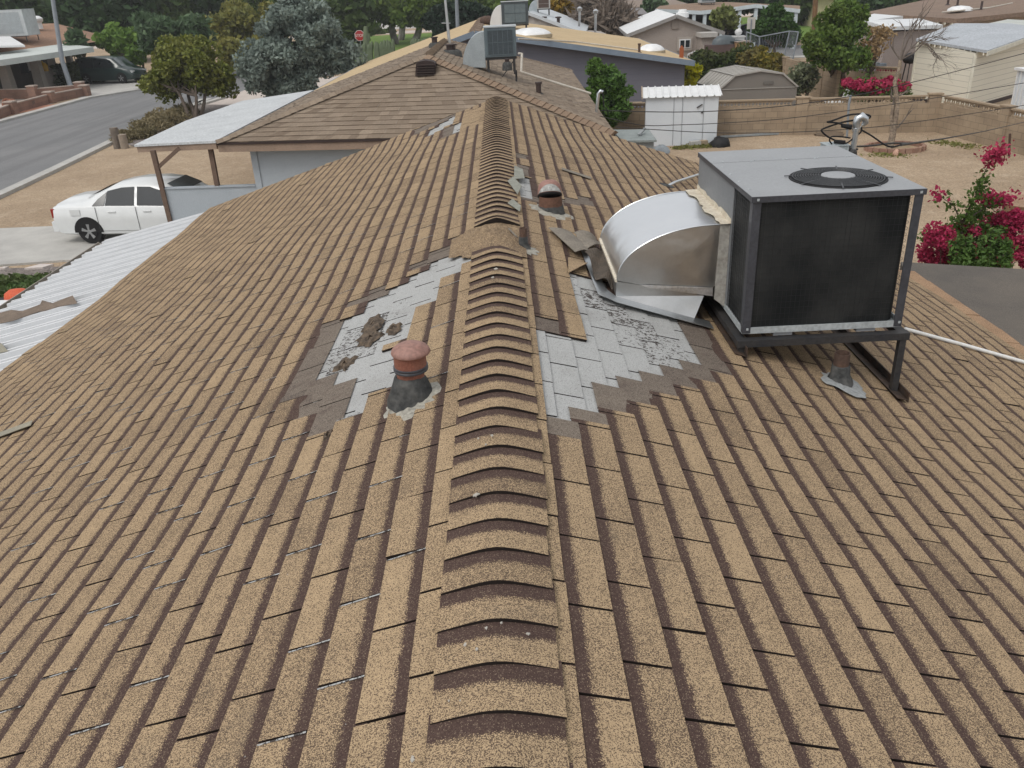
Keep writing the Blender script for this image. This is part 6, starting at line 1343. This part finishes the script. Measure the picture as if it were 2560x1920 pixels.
t = thing('clay_urn', 'toppled terracotta urn lying in the red front yard', 'urn', G(28, 262)); P = G(28, 262, GZ+.3); b = MB(); b.lathe([(0, -.5), (.25, -.45), (.36, -.1), (.3, .25), (.22, .38), (.30, .45), (.24, .45), (.16, .3), (0, .25)], P, 18, R=Matrix.Rotation(1.3, 3, 'X')); b.build('urn', mat('terracotta', (.28, .13, .08), .8), t, smooth=True)
P = fd0.lerp(fd1, .43); t = thing('yellow_jug', 'bright yellow container on the porch wall of the porch house', 'container', (P.x, P.y, GZ+1.16)); b = MB(); b.lathe([(.3, 0), (.32, .4), (.2, .58), (.08, .62), (.08, .7), (0, .7)], (P.x+.3, P.y, GZ+1.155), 12, R=Matrix.Diagonal((1.1, .6, 1))); b.build('body', mat('bright_yellow', (.62, .36, .02), .5), t, smooth=True)
P = fd0.lerp(fd1, .38); b = MB(); b.bx(P.x-.2, P.x+.2, P.y-.55, P.y-.4, GZ+1.3, GZ+2.0); tag(b.build('mail_box', WHITE), 'white box fixed to the second pale porch column', 'box')
# ------------------------------------------------------------------ vegetation
def leafmesh(name, P, size, m, parent, stretch=1.6, up=.3, rng=NR):
    n = len(P); d = rng.normal(size=(n, 3)); d[:, 2] += up; d /= np.linalg.norm(d, axis=1)[:, None]
    a = np.cross(d, rng.normal(size=(n, 3))); a /= np.linalg.norm(a, axis=1)[:, None]+1e-9; c = np.cross(d, a)
    s = size*rng.uniform(.55, 1.25, (n, 1)); a = a*s*.5*stretch; c = c*s*.5
    V = np.empty((n, 4, 3)); V[:, 0] = P-a*.9; V[:, 1] = P-a*.05+c; V[:, 2] = P+a; V[:, 3] = P-a*.05-c
    I = full_inv(parent); t_ = np.array(I.translation); R_ = np.array(I.to_3x3()); V = V.reshape(-1, 3)@R_.T+t_
    me = bpy.data.meshes.new(name); me.vertices.add(4*n); me.vertices.foreach_set('co', V.ravel().astype(np.float32))
    me.loops.add(4*n); me.loops.foreach_set('vertex_index', np.arange(4*n, dtype=np.int32)); me.polygons.add(n)
    me.polygons.foreach_set('loop_start', np.arange(0, 4*n, 4, dtype=np.int32)); me.update(calc_edges=True); me.materials.append(m)
    o = bpy.data.objects.new(name, me); COL.objects.link(o); o.parent = parent; return o
def clumps(c, r, n, rng, inner=.35):
    d = rng.normal(size=(n, 3)); d /= np.linalg.norm(d, axis=1)[:, None]; k = rng.uniform(inner, 1.0, (n, 1))**.7
    return np.array(c)+d*k*np.array(r)
def fill(C, rad, per, rng, flat=.8):
    n = len(C); rr = rng.uniform(.6, 1.25, (n, 1, 1))*rad; d = rng.normal(size=(n, per, 3)); d /= np.linalg.norm(d, axis=2)[..., None]; k = rng.uniform(.2, 1, (n, per, 1))**.5
    P = C[:, None, :]+d*k*rr*np.array((1, 1, flat)); return P.reshape(-1, 3)
def depth(P): return (P-CAM0).dot(FW)
BARK = mat('grey_brown_bark', (.115, .09, .07), .95, c2=(.075, .06, .048), scale=6, bstr=.6, fine=30)
def limb(b, p, q, r0, r1, rg, seg=5, wig=.06):
    pts = [p.lerp(q, i/seg)+Vector((rg.uniform(-1, 1), rg.uniform(-1, 1), rg.uniform(-.5, .5)))*wig*(q-p).length*(0 if i in (0, seg) else 1)*.5 for i in range(seg+1)]
    b.tube(pts, [r0+(r1-r0)*i/seg for i in range(seg+1)], 7); return pts
def tree(name, lab, base, crowns, lm, per=70, nc=40, ls=.2, rad=.45, tr=.14, stems=1, fork=.4, bark=BARK, group=None, seed=1, cat='tree', spread=.0, gap=1.0, twigs=0, stretch=1.6, limbs=9, part='crown'):
    """crowns: (px, py, half width px, half height px, y)"""
    rg = random.Random(seed); rng = np.random.default_rng(seed); base = Vector(base); t = thing(name, lab, cat, base, 0, group); CC = []; PP = []
    tot = sum(cw*ch for _, _, cw, ch, _ in crowns)
    for (px, py, rw, rh, y) in crowns:
        c = AT(px, py, y); s = depth(c)/F; r = (rw*s*.86, rw*s*.80, rh*s*.86); n = max(4, int(nc*rw*rh/tot)); C = clumps(c, r, n, rng); CC.append(C); PP.append(fill(C, rad, per, rng))
    C = np.concatenate(CC); P = np.concatenate(PP); P = P[P[:, 2] > base.z+.05]
    leafmesh(part, P, ls, lm, t, stretch, rng=rng)
    if tr:
        cz = Vector(C.mean(0)); b = MB()
        for k in range(stems):
            a = 2*PI*k/max(1, stems)+.6; o = Vector((math.cos(a), math.sin(a), 0))*spread
            f = base.lerp(cz, fork)+o*3+Vector((0, 0, 0)); f.z = base.z+(cz.z-base.z)*fork*rg.uniform(.9, 1.15)
            limb(b, base+o-Vector((0, 0, .1)), f, tr, tr*.72, rg)
            idx = rg.sample(range(len(C)), min(limbs, len(C)))
            for i in idx: limb(b, f, Vector(C[i]), tr*.5, tr*.09, rg, wig=.12)
        b.build('trunk', bark, t, smooth=True)
    return t
OLIVE = leafmat('olive_leaves', (.215, .235, .045), (.125, .16, .03), .9, (.15, .13, .03))
tree('citrus_tree', 'round olive green tree with several slim leaning trunks by the street', G(488, 296), [(470, 170, 92, 62, 45), (400, 205, 48, 38, 44.5), (535, 205, 55, 45, 45), (470, 130, 70, 40, 46)], OLIVE, per=190, nc=105, ls=0.15, rad=.55, tr=.10, stems=4, spread=.22, fork=.5, seed=3)
BLUEG = leafmat('blue_green_needles', (.27, .325, .28), (.14, .185, .16), 1.0, (.17, .205, .185))
tree('blue_green_tree', 'large blue green feathery evergreen between the carport and the park', G(740, 268), [(735, 110, 130, 110, 46), (660, 165, 75, 75, 45), (840, 130, 60, 75, 46), (760, 30, 90, 55, 47), (720, 210, 95, 40, 45.5)], BLUEG, per=170, nc=190, ls=0.13, rad=.55, tr=.22, fork=.3, seed=5, stretch=2.2)
YEL = leafmat('yellow_green_leaves', (.235, .235, .065), (.14, .16, .05), .6, (0.243, 0.2, 0.0278))
tree('yellow_green_tree', 'hazy yellow green tree behind the blue green evergreen', (AT(560, 90, 74).x, 74, GZ), [(612, 45, 80, 45, 74), (560, 70, 40, 30, 73), (660, 85, 50, 30, 74), (590, 130, 60, 35, 66)], YEL, per=130, nc=80, ls=0.26, rad=.95, tr=.25, seed=7)
TEAL = leafmat('teal_green_leaves', (.10, .155, .075), (.055, .095, .048), .8, (0.0971, 0.169, 0.0756))
tree('spiky_green_tree', 'spiky bluish green tree behind the minivan', (AT(420, 130, 66).x, 66, GZ), [(420, 90, 70, 34, 66), (475, 85, 55, 35, 67), (380, 70, 40, 30, 66)], TEAL, per=120, nc=70, ls=0.24, rad=.8, tr=.16, seed=9, stretch=3)
tree('small_broad_tree', 'small fresh green tree with two trunks right beside the minivan', (AT(345, 150, 68).x, 68, GZ), [(345, 130, 30, 22, 68), (290, 105, 36, 40, 70), (330, 100, 40, 25, 69)], leafmat('fresh_green', (0.149, 0.249, 0.0373), (0.0851, 0.163, 0.0297), .8), per=70, nc=45, ls=.3, rad=.7, tr=.12, stems=2, spread=.2, seed=10)
PINE = leafmat('dark_pine', (0.0445, 0.0961, 0.0273), (0.0227, 0.0542, 0.0184), .35, (0.0506, 0.075, 0.0234))
PINE2 = leafmat('mid_pine', (0.0843, 0.137, 0.027), (0.0437, 0.0809, 0.0221), .35, (0.0807, 0.102, 0.0277))
bd = [(60, -10, 120, 50, 88, PINE, 'dark evergreen above the left house roof end'), (190, 25, 90, 60, 86, PINE, 'dark evergreen above the brown roof peak'), (300, 15, 80, 75, 90, PINE, 'tall dark evergreen above the minivan'), (395, 0, 75, 55, 94, PINE2, 'dark evergreen above the spiky tree'), (480, 5, 70, 60, 97, PINE, 'darkest evergreen left of the yellow green tree'), (545, 30, 55, 60, 98, PINE, 'dark evergreen hidden behind the yellow green tree'), (690, -5, 75, 45, 96, PINE2, 'dark evergreen above the blue green tree left side'), (850, 15, 62, 62, 92, PINE2, 'dark leafy tree right above the blue green evergreen')]
for i, (px, py, rw, rh, y, m_, d_) in enumerate(bd):
    tree('evergreen_tree', d_, (AT(px, 90, y).x, y, GZ), [(px, py, rw, rh, y), (px+20, py+50, rw*.8, rh*.6, y-1)], m_, per=60, nc=85, ls=.55, rad=1.5, tr=.35, seed=20+i, group='dark trees behind the street', stretch=1.8)
PARK = leafmat('park_tree_leaves', (0.133, 0.2, 0.0244), (0.0726, 0.126, 0.0237), .4, (0.117, 0.145, 0.0235))
WBARK = mat('whitewashed_bark', (.30, .29, .27), .9, c2=(.16, .14, .12), scale=2)
for i, (px, py, rw, rh, y, bx_, by, d_) in enumerate(((960, 15, 60, 38, 97, 987, 97, 'left park tree with pale painted trunk on the lawn'), (1055, 20, 80, 45, 92, 1033, 108, 'right park tree with pale painted trunk on the lawn'), (1020, -15, 100, 30, 104, 1000, 95, 'rear park tree filling the sky over the lawn'))):
    tree('park_tree', d_, (AT(bx_, by, y).x, y, GZ), [(px, py, rw, rh, y), (px+25, py+10, rw*.6, rh*.7, y+1)], PARK, per=70, nc=62, ls=.42, rad=1.15, tr=.42, fork=.6, seed=40+i, bark=WBARK, group='shade trees on the park lawn')
CYP = leafmat('dark_cypress', (0.022, 0.0487, 0.0265), (0.0124, 0.0279, 0.0169), .5, (0.0235, 0.0421, 0.0206))
tree('cypress_hedge', 'tall black green cypress mass behind the roof masts', (AT(1105, 90, 70).x, 70, GZ), [(1105, 62, 42, 45, 70), (1150, 50, 45, 48, 71), (1190, 50, 40, 40, 72)], CYP, per=90, nc=90, ls=.3, rad=.75, tr=.3, seed=50)
tree('broadleaf_tree', 'mid green tree behind the violet house air conditioner', (AT(1215, 60, 88).x, 88, GZ), [(1210, 15, 62, 45, 88), (1170, 0, 50, 30, 90), (1280, 10, 50, 35, 92)], PARK, per=70, nc=70, ls=.42, rad=1.1, tr=.3, seed=51)
BRN_L = leafmat('dry_brown_leaves', (0.248, 0.178, 0.0853), (0.155, 0.116, 0.0697), .6, (.13, .10, .07)); GRYT = leafmat('bare_twigs', (0.24, 0.194, 0.155), (0.163, 0.132, 0.109), .5)
tree('autumn_tree', 'orange brown autumn tree beside the pale metal roof unit', (AT(1405, 60, 74).x, 74, GZ), [(1400, 15, 40, 35, 74), (1440, 30, 40, 35, 76)], leafmat('autumn_leaves', (0.329, 0.185, 0.013), (0.226, 0.182, 0.0262), .6), per=55, nc=45, ls=.32, rad=.8, tr=.2, seed=52)
tree('bare_tree', 'thicket of bare brown twigs left of the warm grey gable house', (AT(1520, 80, 66).x, 66, GZ), [(1500, 35, 60, 50, 66), (1540, 60, 55, 35, 64), (1475, 60, 35, 30, 68)], GRYT, per=60, nc=70, ls=.28, rad=.9, tr=.15, stems=3, spread=.5, seed=53, stretch=7)
tree('leafy_shrub_tree', 'small green tree in front of the faded brown hip roof', (AT(1640, 40, 76).x, 76, GZ), [(1635, 12, 22, 18, 76)], TEAL, per=50, nc=18, ls=.3, rad=.7, tr=.1, seed=54)
MIDG = leafmat('mid_green_leaves', (0.0931, 0.179, 0.0358), (0.048, 0.105, 0.0236), 1.3, (0.112, 0.198, 0.026))
tree('bushy_tree', 'bushy bright green tree against the violet house wall', G(1522, 322), [(1510, 215, 42, 48, 30.5), (1530, 270, 52, 45, 30.3), (1492, 170, 22, 22, 30.6), (1545, 225, 35, 35, 30.4), (1480, 250, 20, 40, 30)], MIDG, per=130, nc=120, ls=0.085, rad=0.24, tr=.06, stems=3, spread=.08, seed=60, stretch=2.2)
ORNG = leafmat('dark_citrus_leaves', (0.0457, 0.112, 0.019), (0.0257, 0.0657, 0.0145), 1.2, (0.0551, 0.105, 0.0178))
tree('orange_tree', 'round dark green orange tree in front of the posted carport', (AT(1938, 115, 57).x, 57, GZ), [(1938, 62, 46, 32, 57), (1905, 78, 28, 24, 56.5), (1968, 80, 26, 24, 57), (1935, 35, 20, 16, 57)], ORNG, per=150, nc=70, ls=0.17, rad=.5, tr=.14, seed=61)
RGREEN = leafmat('ash_leaves', (0.108, 0.181, 0.0281), (0.0577, 0.111, 0.0222), 1.0, (0.117, 0.145, 0.0235))
tree('ash_tree', 'dense green tree with dark forked trunk behind the gambrel shed', G(2095, 243), [(2085, 75, 62, 52, 37), (2060, 130, 48, 40, 36.5), (2120, 145, 60, 28, 36.5), (2130, 60, 40, 40, 37.5), (2045, 100, 32, 32, 36.5), (2110, 20, 35, 25, 38)], RGREEN, per=130, nc=78, ls=0.125, rad=.42, tr=.20, stems=2, spread=.10, fork=.42, seed=62, limbs=12)
tree('dry_leaf_tree', 'thin tree with dry tan leaves right beside the dense green tree', (AT(2170, 200, 39).x, 39, GZ), [(2195, 95, 38, 30, 39), (2175, 130, 40, 28, 39)], leafmat('dry_tan_leaves', (0.388, 0.271, 0.132), (0.248, 0.171, 0.093), 1.0), per=60, nc=26, ls=0.1, rad=.42, tr=.07, seed=63, limbs=20)
SAGE = leafmat('sage_leaves', (0.202, 0.225, 0.132), (0.132, 0.155, 0.093), 1.2)
tree('sage_shrub', 'loose sage green shrub between the gambrel shed and weathered wall', (AT(2010, 235, 38).x, 38, GZ), [(2005, 195, 36, 34, 38), (1985, 215, 20, 22, 38)], SAGE, per=60, nc=34, ls=.12, rad=.35, tr=.05, stems=4, spread=.1, seed=64, cat='shrub')
tree('green_shrub', 'rounded green brown shrub before the posted carport cars', (AT(1818, 75, 62).x, 62, GZ), [(1815, 48, 30, 26, 62), (1800, 38, 18, 14, 62)], leafmat('green_brown_shrub', (0.18, 0.213, 0.0578), (0.117, 0.129, 0.0502), .8), per=70, nc=34, ls=.24, rad=.5, tr=.08, seed=65, cat='shrub')
HEDG = leafmat('dark_hedge', (0.0593, 0.0905, 0.0238), (0.0344, 0.0566, 0.0166), .6, (0.0913, 0.0698, 0.0125))
tree('clipped_hedge', 'long dark hedge between the violet house and the chain link fence', (AT(1830, 200, 47).x, 47, GZ), [(1760, 168, 42, 38, 47), (1810, 170, 45, 36, 47), (1860, 160, 45, 38, 47)], HEDG, per=130, nc=120, ls=.16, rad=.5, tr=0, seed=66, cat='hedge')
tree('flowering_hedge', 'orange green bush with pale blossoms at the end of the dark hedge', (AT(1910, 190, 46).x, 46, GZ), [(1895, 158, 48, 30, 46), (1935, 165, 26, 24, 45)], leafmat('orange_green_hedge', (0.21, 0.154, 0.0136), (0.11, 0.121, 0.0209), .9, (0.189, 0.16, 0.0883)), per=100, nc=75, ls=.16, rad=.45, tr=0, seed=67, cat='hedge')
tree('yellow_leaf_bush', 'yellow green broad leaved bush at the corner of the violet house', (AT(1722, 215, 36).x, 36, GZ), [(1722, 188, 28, 30, 36), (1712, 205, 18, 20, 36)], leafmat('lime_leaves', (0.452, 0.408, 0.00787), (0.22, 0.264, 0.0197), 2.0), per=34, nc=22, ls=.20, rad=.28, tr=.03, stems=3, spread=.08, seed=68, cat='shrub')
REDF = leafmat('magenta_bracts', (.48, .03, .11), (.30, .02, .07), 3, (.42, .06, .10)); BGRN = leafmat('bougainvillea_leaves', (0.0955, 0.162, 0.0289), (0.0511, 0.0955, 0.02), 1.5)
t = tree('bougainvillea', 'low spreading magenta flowering bush behind the pierced block wall', (AT(2190, 225, 33).x, 33, GZ), [(2160, 222, 42, 16, 33), (2215, 215, 55, 20, 33), (2250, 205, 35, 20, 33.3), (2130, 205, 25, 12, 33)], REDF, per=110, nc=34, ls=0.09, rad=.24, tr=.04, stems=3, spread=.1, seed=70, cat='shrub', part='blossom')
c0_ = clumps(AT(2200, 222, 33.3), (1.3, .5, .35), 30, NR); leafmesh('foliage', fill(c0_, .35, 90, NR), .09, BGRN, t)
# big bougainvillea beyond the porch roof
yb_ = 10.2
t = tree('bougainvillea', 'tall magenta flowering bush with one long shoot beyond the flat porch roof', (AT(2420, 640, yb_).x, yb_, GZ), [(2350, 592, 40, 26, yb_-.3), (2325, 635, 30, 34, yb_), (2415, 575, 30, 22, yb_), (2468, 492, 20, 14, yb_), (2500, 560, 60, 40, yb_+.2), (2545, 590, 50, 50, yb_), (2490, 500, 25, 16, yb_+.2), (2390, 630, 60, 40, yb_), (2520, 640, 60, 40, yb_)], REDF, per=110, nc=120, ls=0.034, rad=0.1, tr=.02, stems=4, spread=.08, seed=71, cat='shrub', part='blossom', stretch=1.3)
sh = [AT(*q) for q in ((2400, 640, 10.2), (2405, 560, 10.1), (2430, 505, 10.0), (2452, 470, 9.9), (2462, 430, 9.8), (2478, 400, 9.8))]
b = MB(); b.tube(sh, [.014, .012, .010, .008, .006, .004], 7)
sh2 = [AT(*q) for q in ((2405, 560, 10.1), (2385, 515, 10.0), (2350, 490, 9.9))]; b.tube(sh2, [.010, .007, .004], 6); sh3 = [AT(*q) for q in ((2430, 540, 10.1), (2470, 515, 10.1), (2505, 500, 10.1))]; b.tube(sh3, [.010, .007, .004], 6); b.build('stem', BARK, t)
def along(pts, n, r, rng): 
    i = rng.integers(0, len(pts)-1, n); f = rng.uniform(0, 1, (n, 1)); A_ = np.array([tuple(p) for p in pts]); return A_[i]*(1-f)+A_[i+1]*f+rng.normal(size=(n, 3))*r
leafmesh('shoot_leaves', np.concatenate([along(sh[1:5], 260, .05, NR), along(sh2, 80, .05, NR), along(sh3, 80, .05, NR)]), .042, BGRN, t)
leafmesh('shoot_blossom', np.concatenate([along([sh[5]+Vector((-.05, 0, -.02)), sh[5]+Vector((.12, 0, .12))], 330, .055, NR), along([sh2[-1], sh2[-1]+Vector((-.05, 0, .02))], 60, .05, NR), along([sh3[-1], sh3[-1]+Vector((.1, 0, .02))], 120, .06, NR)]), .036, REDF, t)
c0_ = clumps(AT(2430, 615, yb_+.1), (.75, .35, .45), 70, NR); leafmesh('foliage', fill(c0_, .13, 70, NR), .04, BGRN, t)
FRG = leafmat('bright_young_leaves', (.115, .20, .045), (.06, .12, .03), 3)
t = thing('oleander_shrub', 'upright bright green leafy stems in front of the tall magenta bush', 'shrub', (AT(2450, 650, 9.6).x, 9.6, GZ)); b = MB(); PP = []
q = random.Random(12)
for k in range(16):
    px = 2385+k*9.5+q.uniform(-6, 6); top = q.uniform(575, 615); P0, P1 = AT(px, 672, 9.5+q.uniform(-.2, .3)), AT(px+q.uniform(-8, 8), top, 9.5); b.tube([Vector((P0.x, P0.y, GZ)), P0, P1], [.01, .008, .003], 5); PP.append(along([P0, P1], 130, .022, NR))
b.build('stem', BARK, t); leafmesh('foliage', np.concatenate(PP), .032, FRG, t, 2.4, up=1)
# bare tree in the ring
BBARK = mat('pale_peeling_bark', (.34, .28, .21), .9, c2=(.13, .10, .08), scale=5, fine=20, fineamt=.4); TWIG = mat('grey_twigs', (.17, .145, .125), .9)
t = thing('bare_tree', 'leafless tree with pale peeling trunk standing in the brick ring', 'tree', G(2225, 378)); yb2 = G(2225, 378).y
tr_ = [(2222, 380, .085), (2230, 345, .08), (2238, 300, .07), (2243, 262, .06), (2240, 235, .055), (2237, 205, .05), (2247, 175, .045), (2251, 150, .042)]
b = MB(); b.tube([AT(px, py, yb2) for px, py, _ in tr_], [r*1.25 for *_, r in tr_], 9)
b.tube([AT(px, py, yb2) for px, py in ((2226, 355), (2230, 320), (2228, 290), (2233, 262))], [.07, .06, .05, .045], 8); b.build('trunk', BBARK, t, smooth=True)
q = random.Random(17)
def twig(P, d, L, r, dep_):
    Q = P+d*L; m_ = P.lerp(Q, .5)+Vector((q.uniform(-1, 1), q.uniform(-1, 1), q.uniform(-1, 1)))*L*.12; b.tube([P, m_, Q], [r, r*.75, r*.5], 5, cap=False)
    if dep_ > 0:
        for _ in range(3 if dep_ > 1 else 3):
            nd = (d+Vector((q.uniform(-1, 1), q.uniform(-.8, .8), q.uniform(-.7, .8)))*.75).normalized(); twig(P.lerp(Q, q.uniform(.45, 1)), nd, L*q.uniform(.5, .8), r*.52, dep_-1)
T = AT(2251, 150, yb2)
for (px, py, py2, r, n_) in ((2225, 112, 0, .028, 1), (2262, 85, 0, .035, 2), (2290, 60, 0, .03, 2), (2300, 100, 0, .032, 3), (2320, 95, 0, .028, 3)):
    b = MB(); E1 = AT(px, py, yb2+q.uniform(-.3, .3)); twig(T, (E1-T).normalized(), (E1-T).length, r, n_); b.build('branch', TWIG, t, smooth=True)
S1 = AT(2300, 100, yb2); 
for px, py in ((2335, 135), (2345, 90), (2350, 150)): b = MB(); E1 = AT(px, py, yb2); twig(S1, (E1-S1).normalized(), (E1-S1).length, .02, 3); b.build('branch', TWIG, t, smooth=True)
for (p_, e_) in (((2243, 320), (2272, 283)), ((2240, 240), (2268, 228)), ((2233, 262), (2226, 235))): b = MB(); P, E1 = AT(*p_, yb2), AT(*e_, yb2); twig(P, (E1-P).normalized(), (E1-P).length, .03, 1); b.build('branch', TWIG, t, smooth=True)
P = AT(2120, 300, 29.3); b = MB(); b.tube([(P.x, 29.2, GZ), AT(2122, 262, 29.2), AT(2127, 238, 29.2)], .04, 7); tag(b.build('thin_pole', STEEL), 'thin grey pole standing against the pierced block wall', 'pole')
DRYG = leafmat('dry_brush', (.30, .245, .14), (.20, .165, .09), .8, (.12, .115, .055))
g0, g1 = G(318, 358), G(470, 283)
t = thing('dry_hedge', 'dry brown brush hedge lining the street kerb', 'hedge', g0); P_ = []
for k in range(90): f = NR.uniform(); c = g0.lerp(g1, f); P_.append((c.x+NR.normal()*.35, c.y+NR.normal()*.5, GZ+NR.uniform(.0, .40)))
leafmesh('foliage', fill(np.array(P_), .34, 190, NR), .06, DRYG, t, 4, up=.0)
t = thing('box_hedge', 'clipped dark green box hedge below the porch columns', 'hedge', G(165, 215)); a, c = fd0.lerp(fd1, .55)-nrm_*.9, fd0.lerp(fd1, 1.02)-nrm_*.9; P_ = []
n_ = 7000; f = NR.uniform(size=n_); w_ = NR.uniform(-.75, .75, n_); z_ = NR.uniform(0, 1.35, n_); e_ = NR.integers(0, 3, n_); z_ = np.where(e_ == 0, 1.35, z_); w_ = np.where(e_ == 1, -.75, w_)
A_, D_ = np.array(a), np.array(c-a); Nn = np.array(nrm_); P_ = A_+f[:, None]*D_+w_[:, None]*Nn; P_[:, 2] = GZ+z_
leafmesh('foliage', P_+NR.normal(size=P_.shape)*.05, .2, HEDG, t)
t = thing('porch_shrub', 'tall leafy stems rising above the white porch roof', 'shrub', (AT(188, 120, 66).x, 66, GZ)); P_ = np.concatenate([along([AT(px, 130, 66.5), AT(px+dx, py, 66.5)], 120, .22, NR) for px, dx, py in ((178, 3, 82), (192, 2, 88), (200, 5, 94), (185, -6, 96))]); leafmesh('foliage', P_, .3, TEAL, t, 2.5)
b = MB()
for px in (178, 192, 200): P = AT(px, 130, 66.5); b.tube([(P.x, P.y, GZ), AT(px, 95, 66.5)], [.06, .02], 6)
b.build('stem', BARK, t)
GCOV = leafmat('ground_weeds', (0.0843, 0.162, 0.0399), (0.0505, 0.0949, 0.0282), 1.5, (0.142, 0.127, 0.0557))
P_ = np.column_stack([NR.uniform(-13, -7.5, 7000), NR.uniform(15.6, 17.3, 7000), GZ+NR.uniform(0, .22, 7000)**1.2])
t = leafmesh('ground_cover', P_, .10, GCOV, thing('weed_anchor', None, None)); an = t.parent; t.parent = None; bpy.data.objects.remove(an); tag(t, kind='stuff')
P_ = np.concatenate([along([G(1690, 372), G(1800, 364)], 900, .12, NR), along([G(2340, 356), G(2440, 370)], 260, .2, NR), along([G(2180, 388), G(2260, 390)], 160, .2, NR)]); P_[:, 2] = GZ+np.abs(NR.normal(size=len(P_)))*.03
t = leafmesh('dry_grass', P_, .05, leafmat('sparse_weeds', (0.239, 0.228, 0.072), (0.135, 0.158, 0.0462), 1), thing('weed_anchor', None, None), 3); an = t.parent; t.parent = None; bpy.data.objects.remove(an); tag(t, kind='stuff')
SUCC = leafmat('grey_green_succulent', (0.208, 0.285, 0.14), (0.119, 0.185, 0.096), 1)
for i, (px, py, h_, w_, lab) in enumerate(((935, 120, 22, 30, 'left clump of upright grey green succulents at the lawn edge'), (968, 118, 22, 16, 'right clump of upright grey green succulents at the lawn edge'), (1045, 108, 14, 20, 'low succulents climbing along the tan roof edge by the lawn'))):
    t = thing('succulent', lab, 'plant', (AT(px, py, 58).x, 58, GZ), 0, 'succulents at the lawn edge'); b = MB(); q = random.Random(60+i)
    for k in range(16): x = px+q.uniform(-w_, w_); P0, P1 = AT(x, py+10, 58), AT(x+q.uniform(-3, 3), py-h_*q.uniform(.4, 1), 58); b.tube([Vector((P0.x, 58, GZ)), P0, P0.lerp(P1, .8), P1], [.12, .12, .10, .02], 7)
    b.build('stems', mat('succulent_green', (.12, .155, .09), .7, c2=(.08, .11, .06)), t, smooth=True)
t = thing('cactus', 'tall columnar pale green cactus beside the stop sign', 'cactus', (AT(914, 120, 74).x, 74, GZ)); b = MB(); b.tube([(AT(914, 120, 74).x, 74, GZ), AT(915, 100, 74), AT(914, 66, 74)], [.22, .25, .16], 10); b.tube([AT(918, 108, 74), AT(921, 96, 74), AT(921, 84, 74)], [.14, .16, .10], 8); b.build('stem', mat('cactus_green', (.15, .185, .10), .7, c2=(.11, .14, .08)), t, smooth=True)
for i, (px, py, rw, rh, y, lab) in enumerate(((942, 82, 18, 11, 122, 'left dark shrub before the white building'), (972, 82, 14, 9, 124, 'middle dark shrub before the white building'), (922, 78, 10, 8, 126, 'small dark shrub under the white building wall'))):
    tree('far_shrub', lab, (AT(px, py+10, y).x, y, GZ), [(px, py, rw, rh, y)], PINE2, per=60, nc=14, ls=.35, rad=.6, tr=0, seed=80+i, cat='shrub', group='dark shrubs beyond the park')
for i, (px, py, rw, rh, y, m_, lab) in enumerate(((1760, -8, 70, 22, 98, PINE, 'dark tree line piece above the faded brown roof'), (1900, -5, 80, 24, 96, PINE, 'dark tree over the posted carport right half'), (2000, 5, 40, 30, 94, PINE2, 'dark green tree beyond the posted carport end'), (2180, 5, 80, 35, 96, PINE, 'dark tree behind the dense green tree'), (2290, -5, 60, 28, 97, PINE, 'dark tree left above the reddish brown roof'), (1560, -15, 80, 30, 104, PINE2, 'far tree above the faded brown hip roof'), (1340, -12, 80, 26, 100, PINE2, 'far tree above the pale metal roof'), (2420, -45, 120, 25, 112, PINE2, 'far tree above the skylight on reddish roof'))):
    tree('far_tree', lab, (AT(px, 60, y).x, y, GZ), [(px, py, rw, rh, y)], m_, per=60, nc=60, ls=.55, rad=1.3, tr=.3, seed=90+i, group='far trees along the top of the view')
# distant belt of trees closing the view
P_ = np.column_stack([NR.uniform(-170, 190, 9000), NR.uniform(150, 175, 9000), GZ+NR.uniform(0, 1, 9000)**.7*13])
P_[:, 2] *= 1; P_ = P_[(P_[:, 2]-GZ) < 8+4*np.sin(P_[:, 0]*.13)+2.5*np.sin(P_[:, 0]*.41)]
t = leafmesh('far_woodland', P_, 3.2, PINE2, thing('wood_anchor', None, None)); an = t.parent; t.parent = None; bpy.data.objects.remove(an); tag(t, kind='stuff')
t = thing('palm_trunk', 'slim orange brown palm trunk behind the dense green tree', 'tree', (AT(2033, 140, 46).x, 46, GZ)); b = MB(); b.tube([(AT(2033, 150, 46).x, 46, GZ), AT(2036, 60, 46), AT(2040, -30, 46)], [.16, .13, .12], 10); b.build('trunk', mat('palm_bark', (.20, .12, .06), .95, c2=(.13, .08, .045), scale=4, bstr=.6), t, smooth=True)
# ------------------------------------------------------------------ thin daylight haze over the whole place
hz, t_, p_ = newmat('air'); t_.nodes.remove(p_); pv = t_.nodes.new('ShaderNodeVolumePrincipled'); pv.inputs['Density'].default_value = .0006; pv.inputs['Color'].default_value = (.96, .97, 1, 1); pv.inputs['Anisotropy'].default_value = .2
t_.links.new(pv.outputs[0], t_.nodes['Material Output'].inputs['Volume'])
b = MB(); b.bx(-401, 401, -61, 701, GZ-1, 22); tag(b.build('haze', hz), kind='stuff')
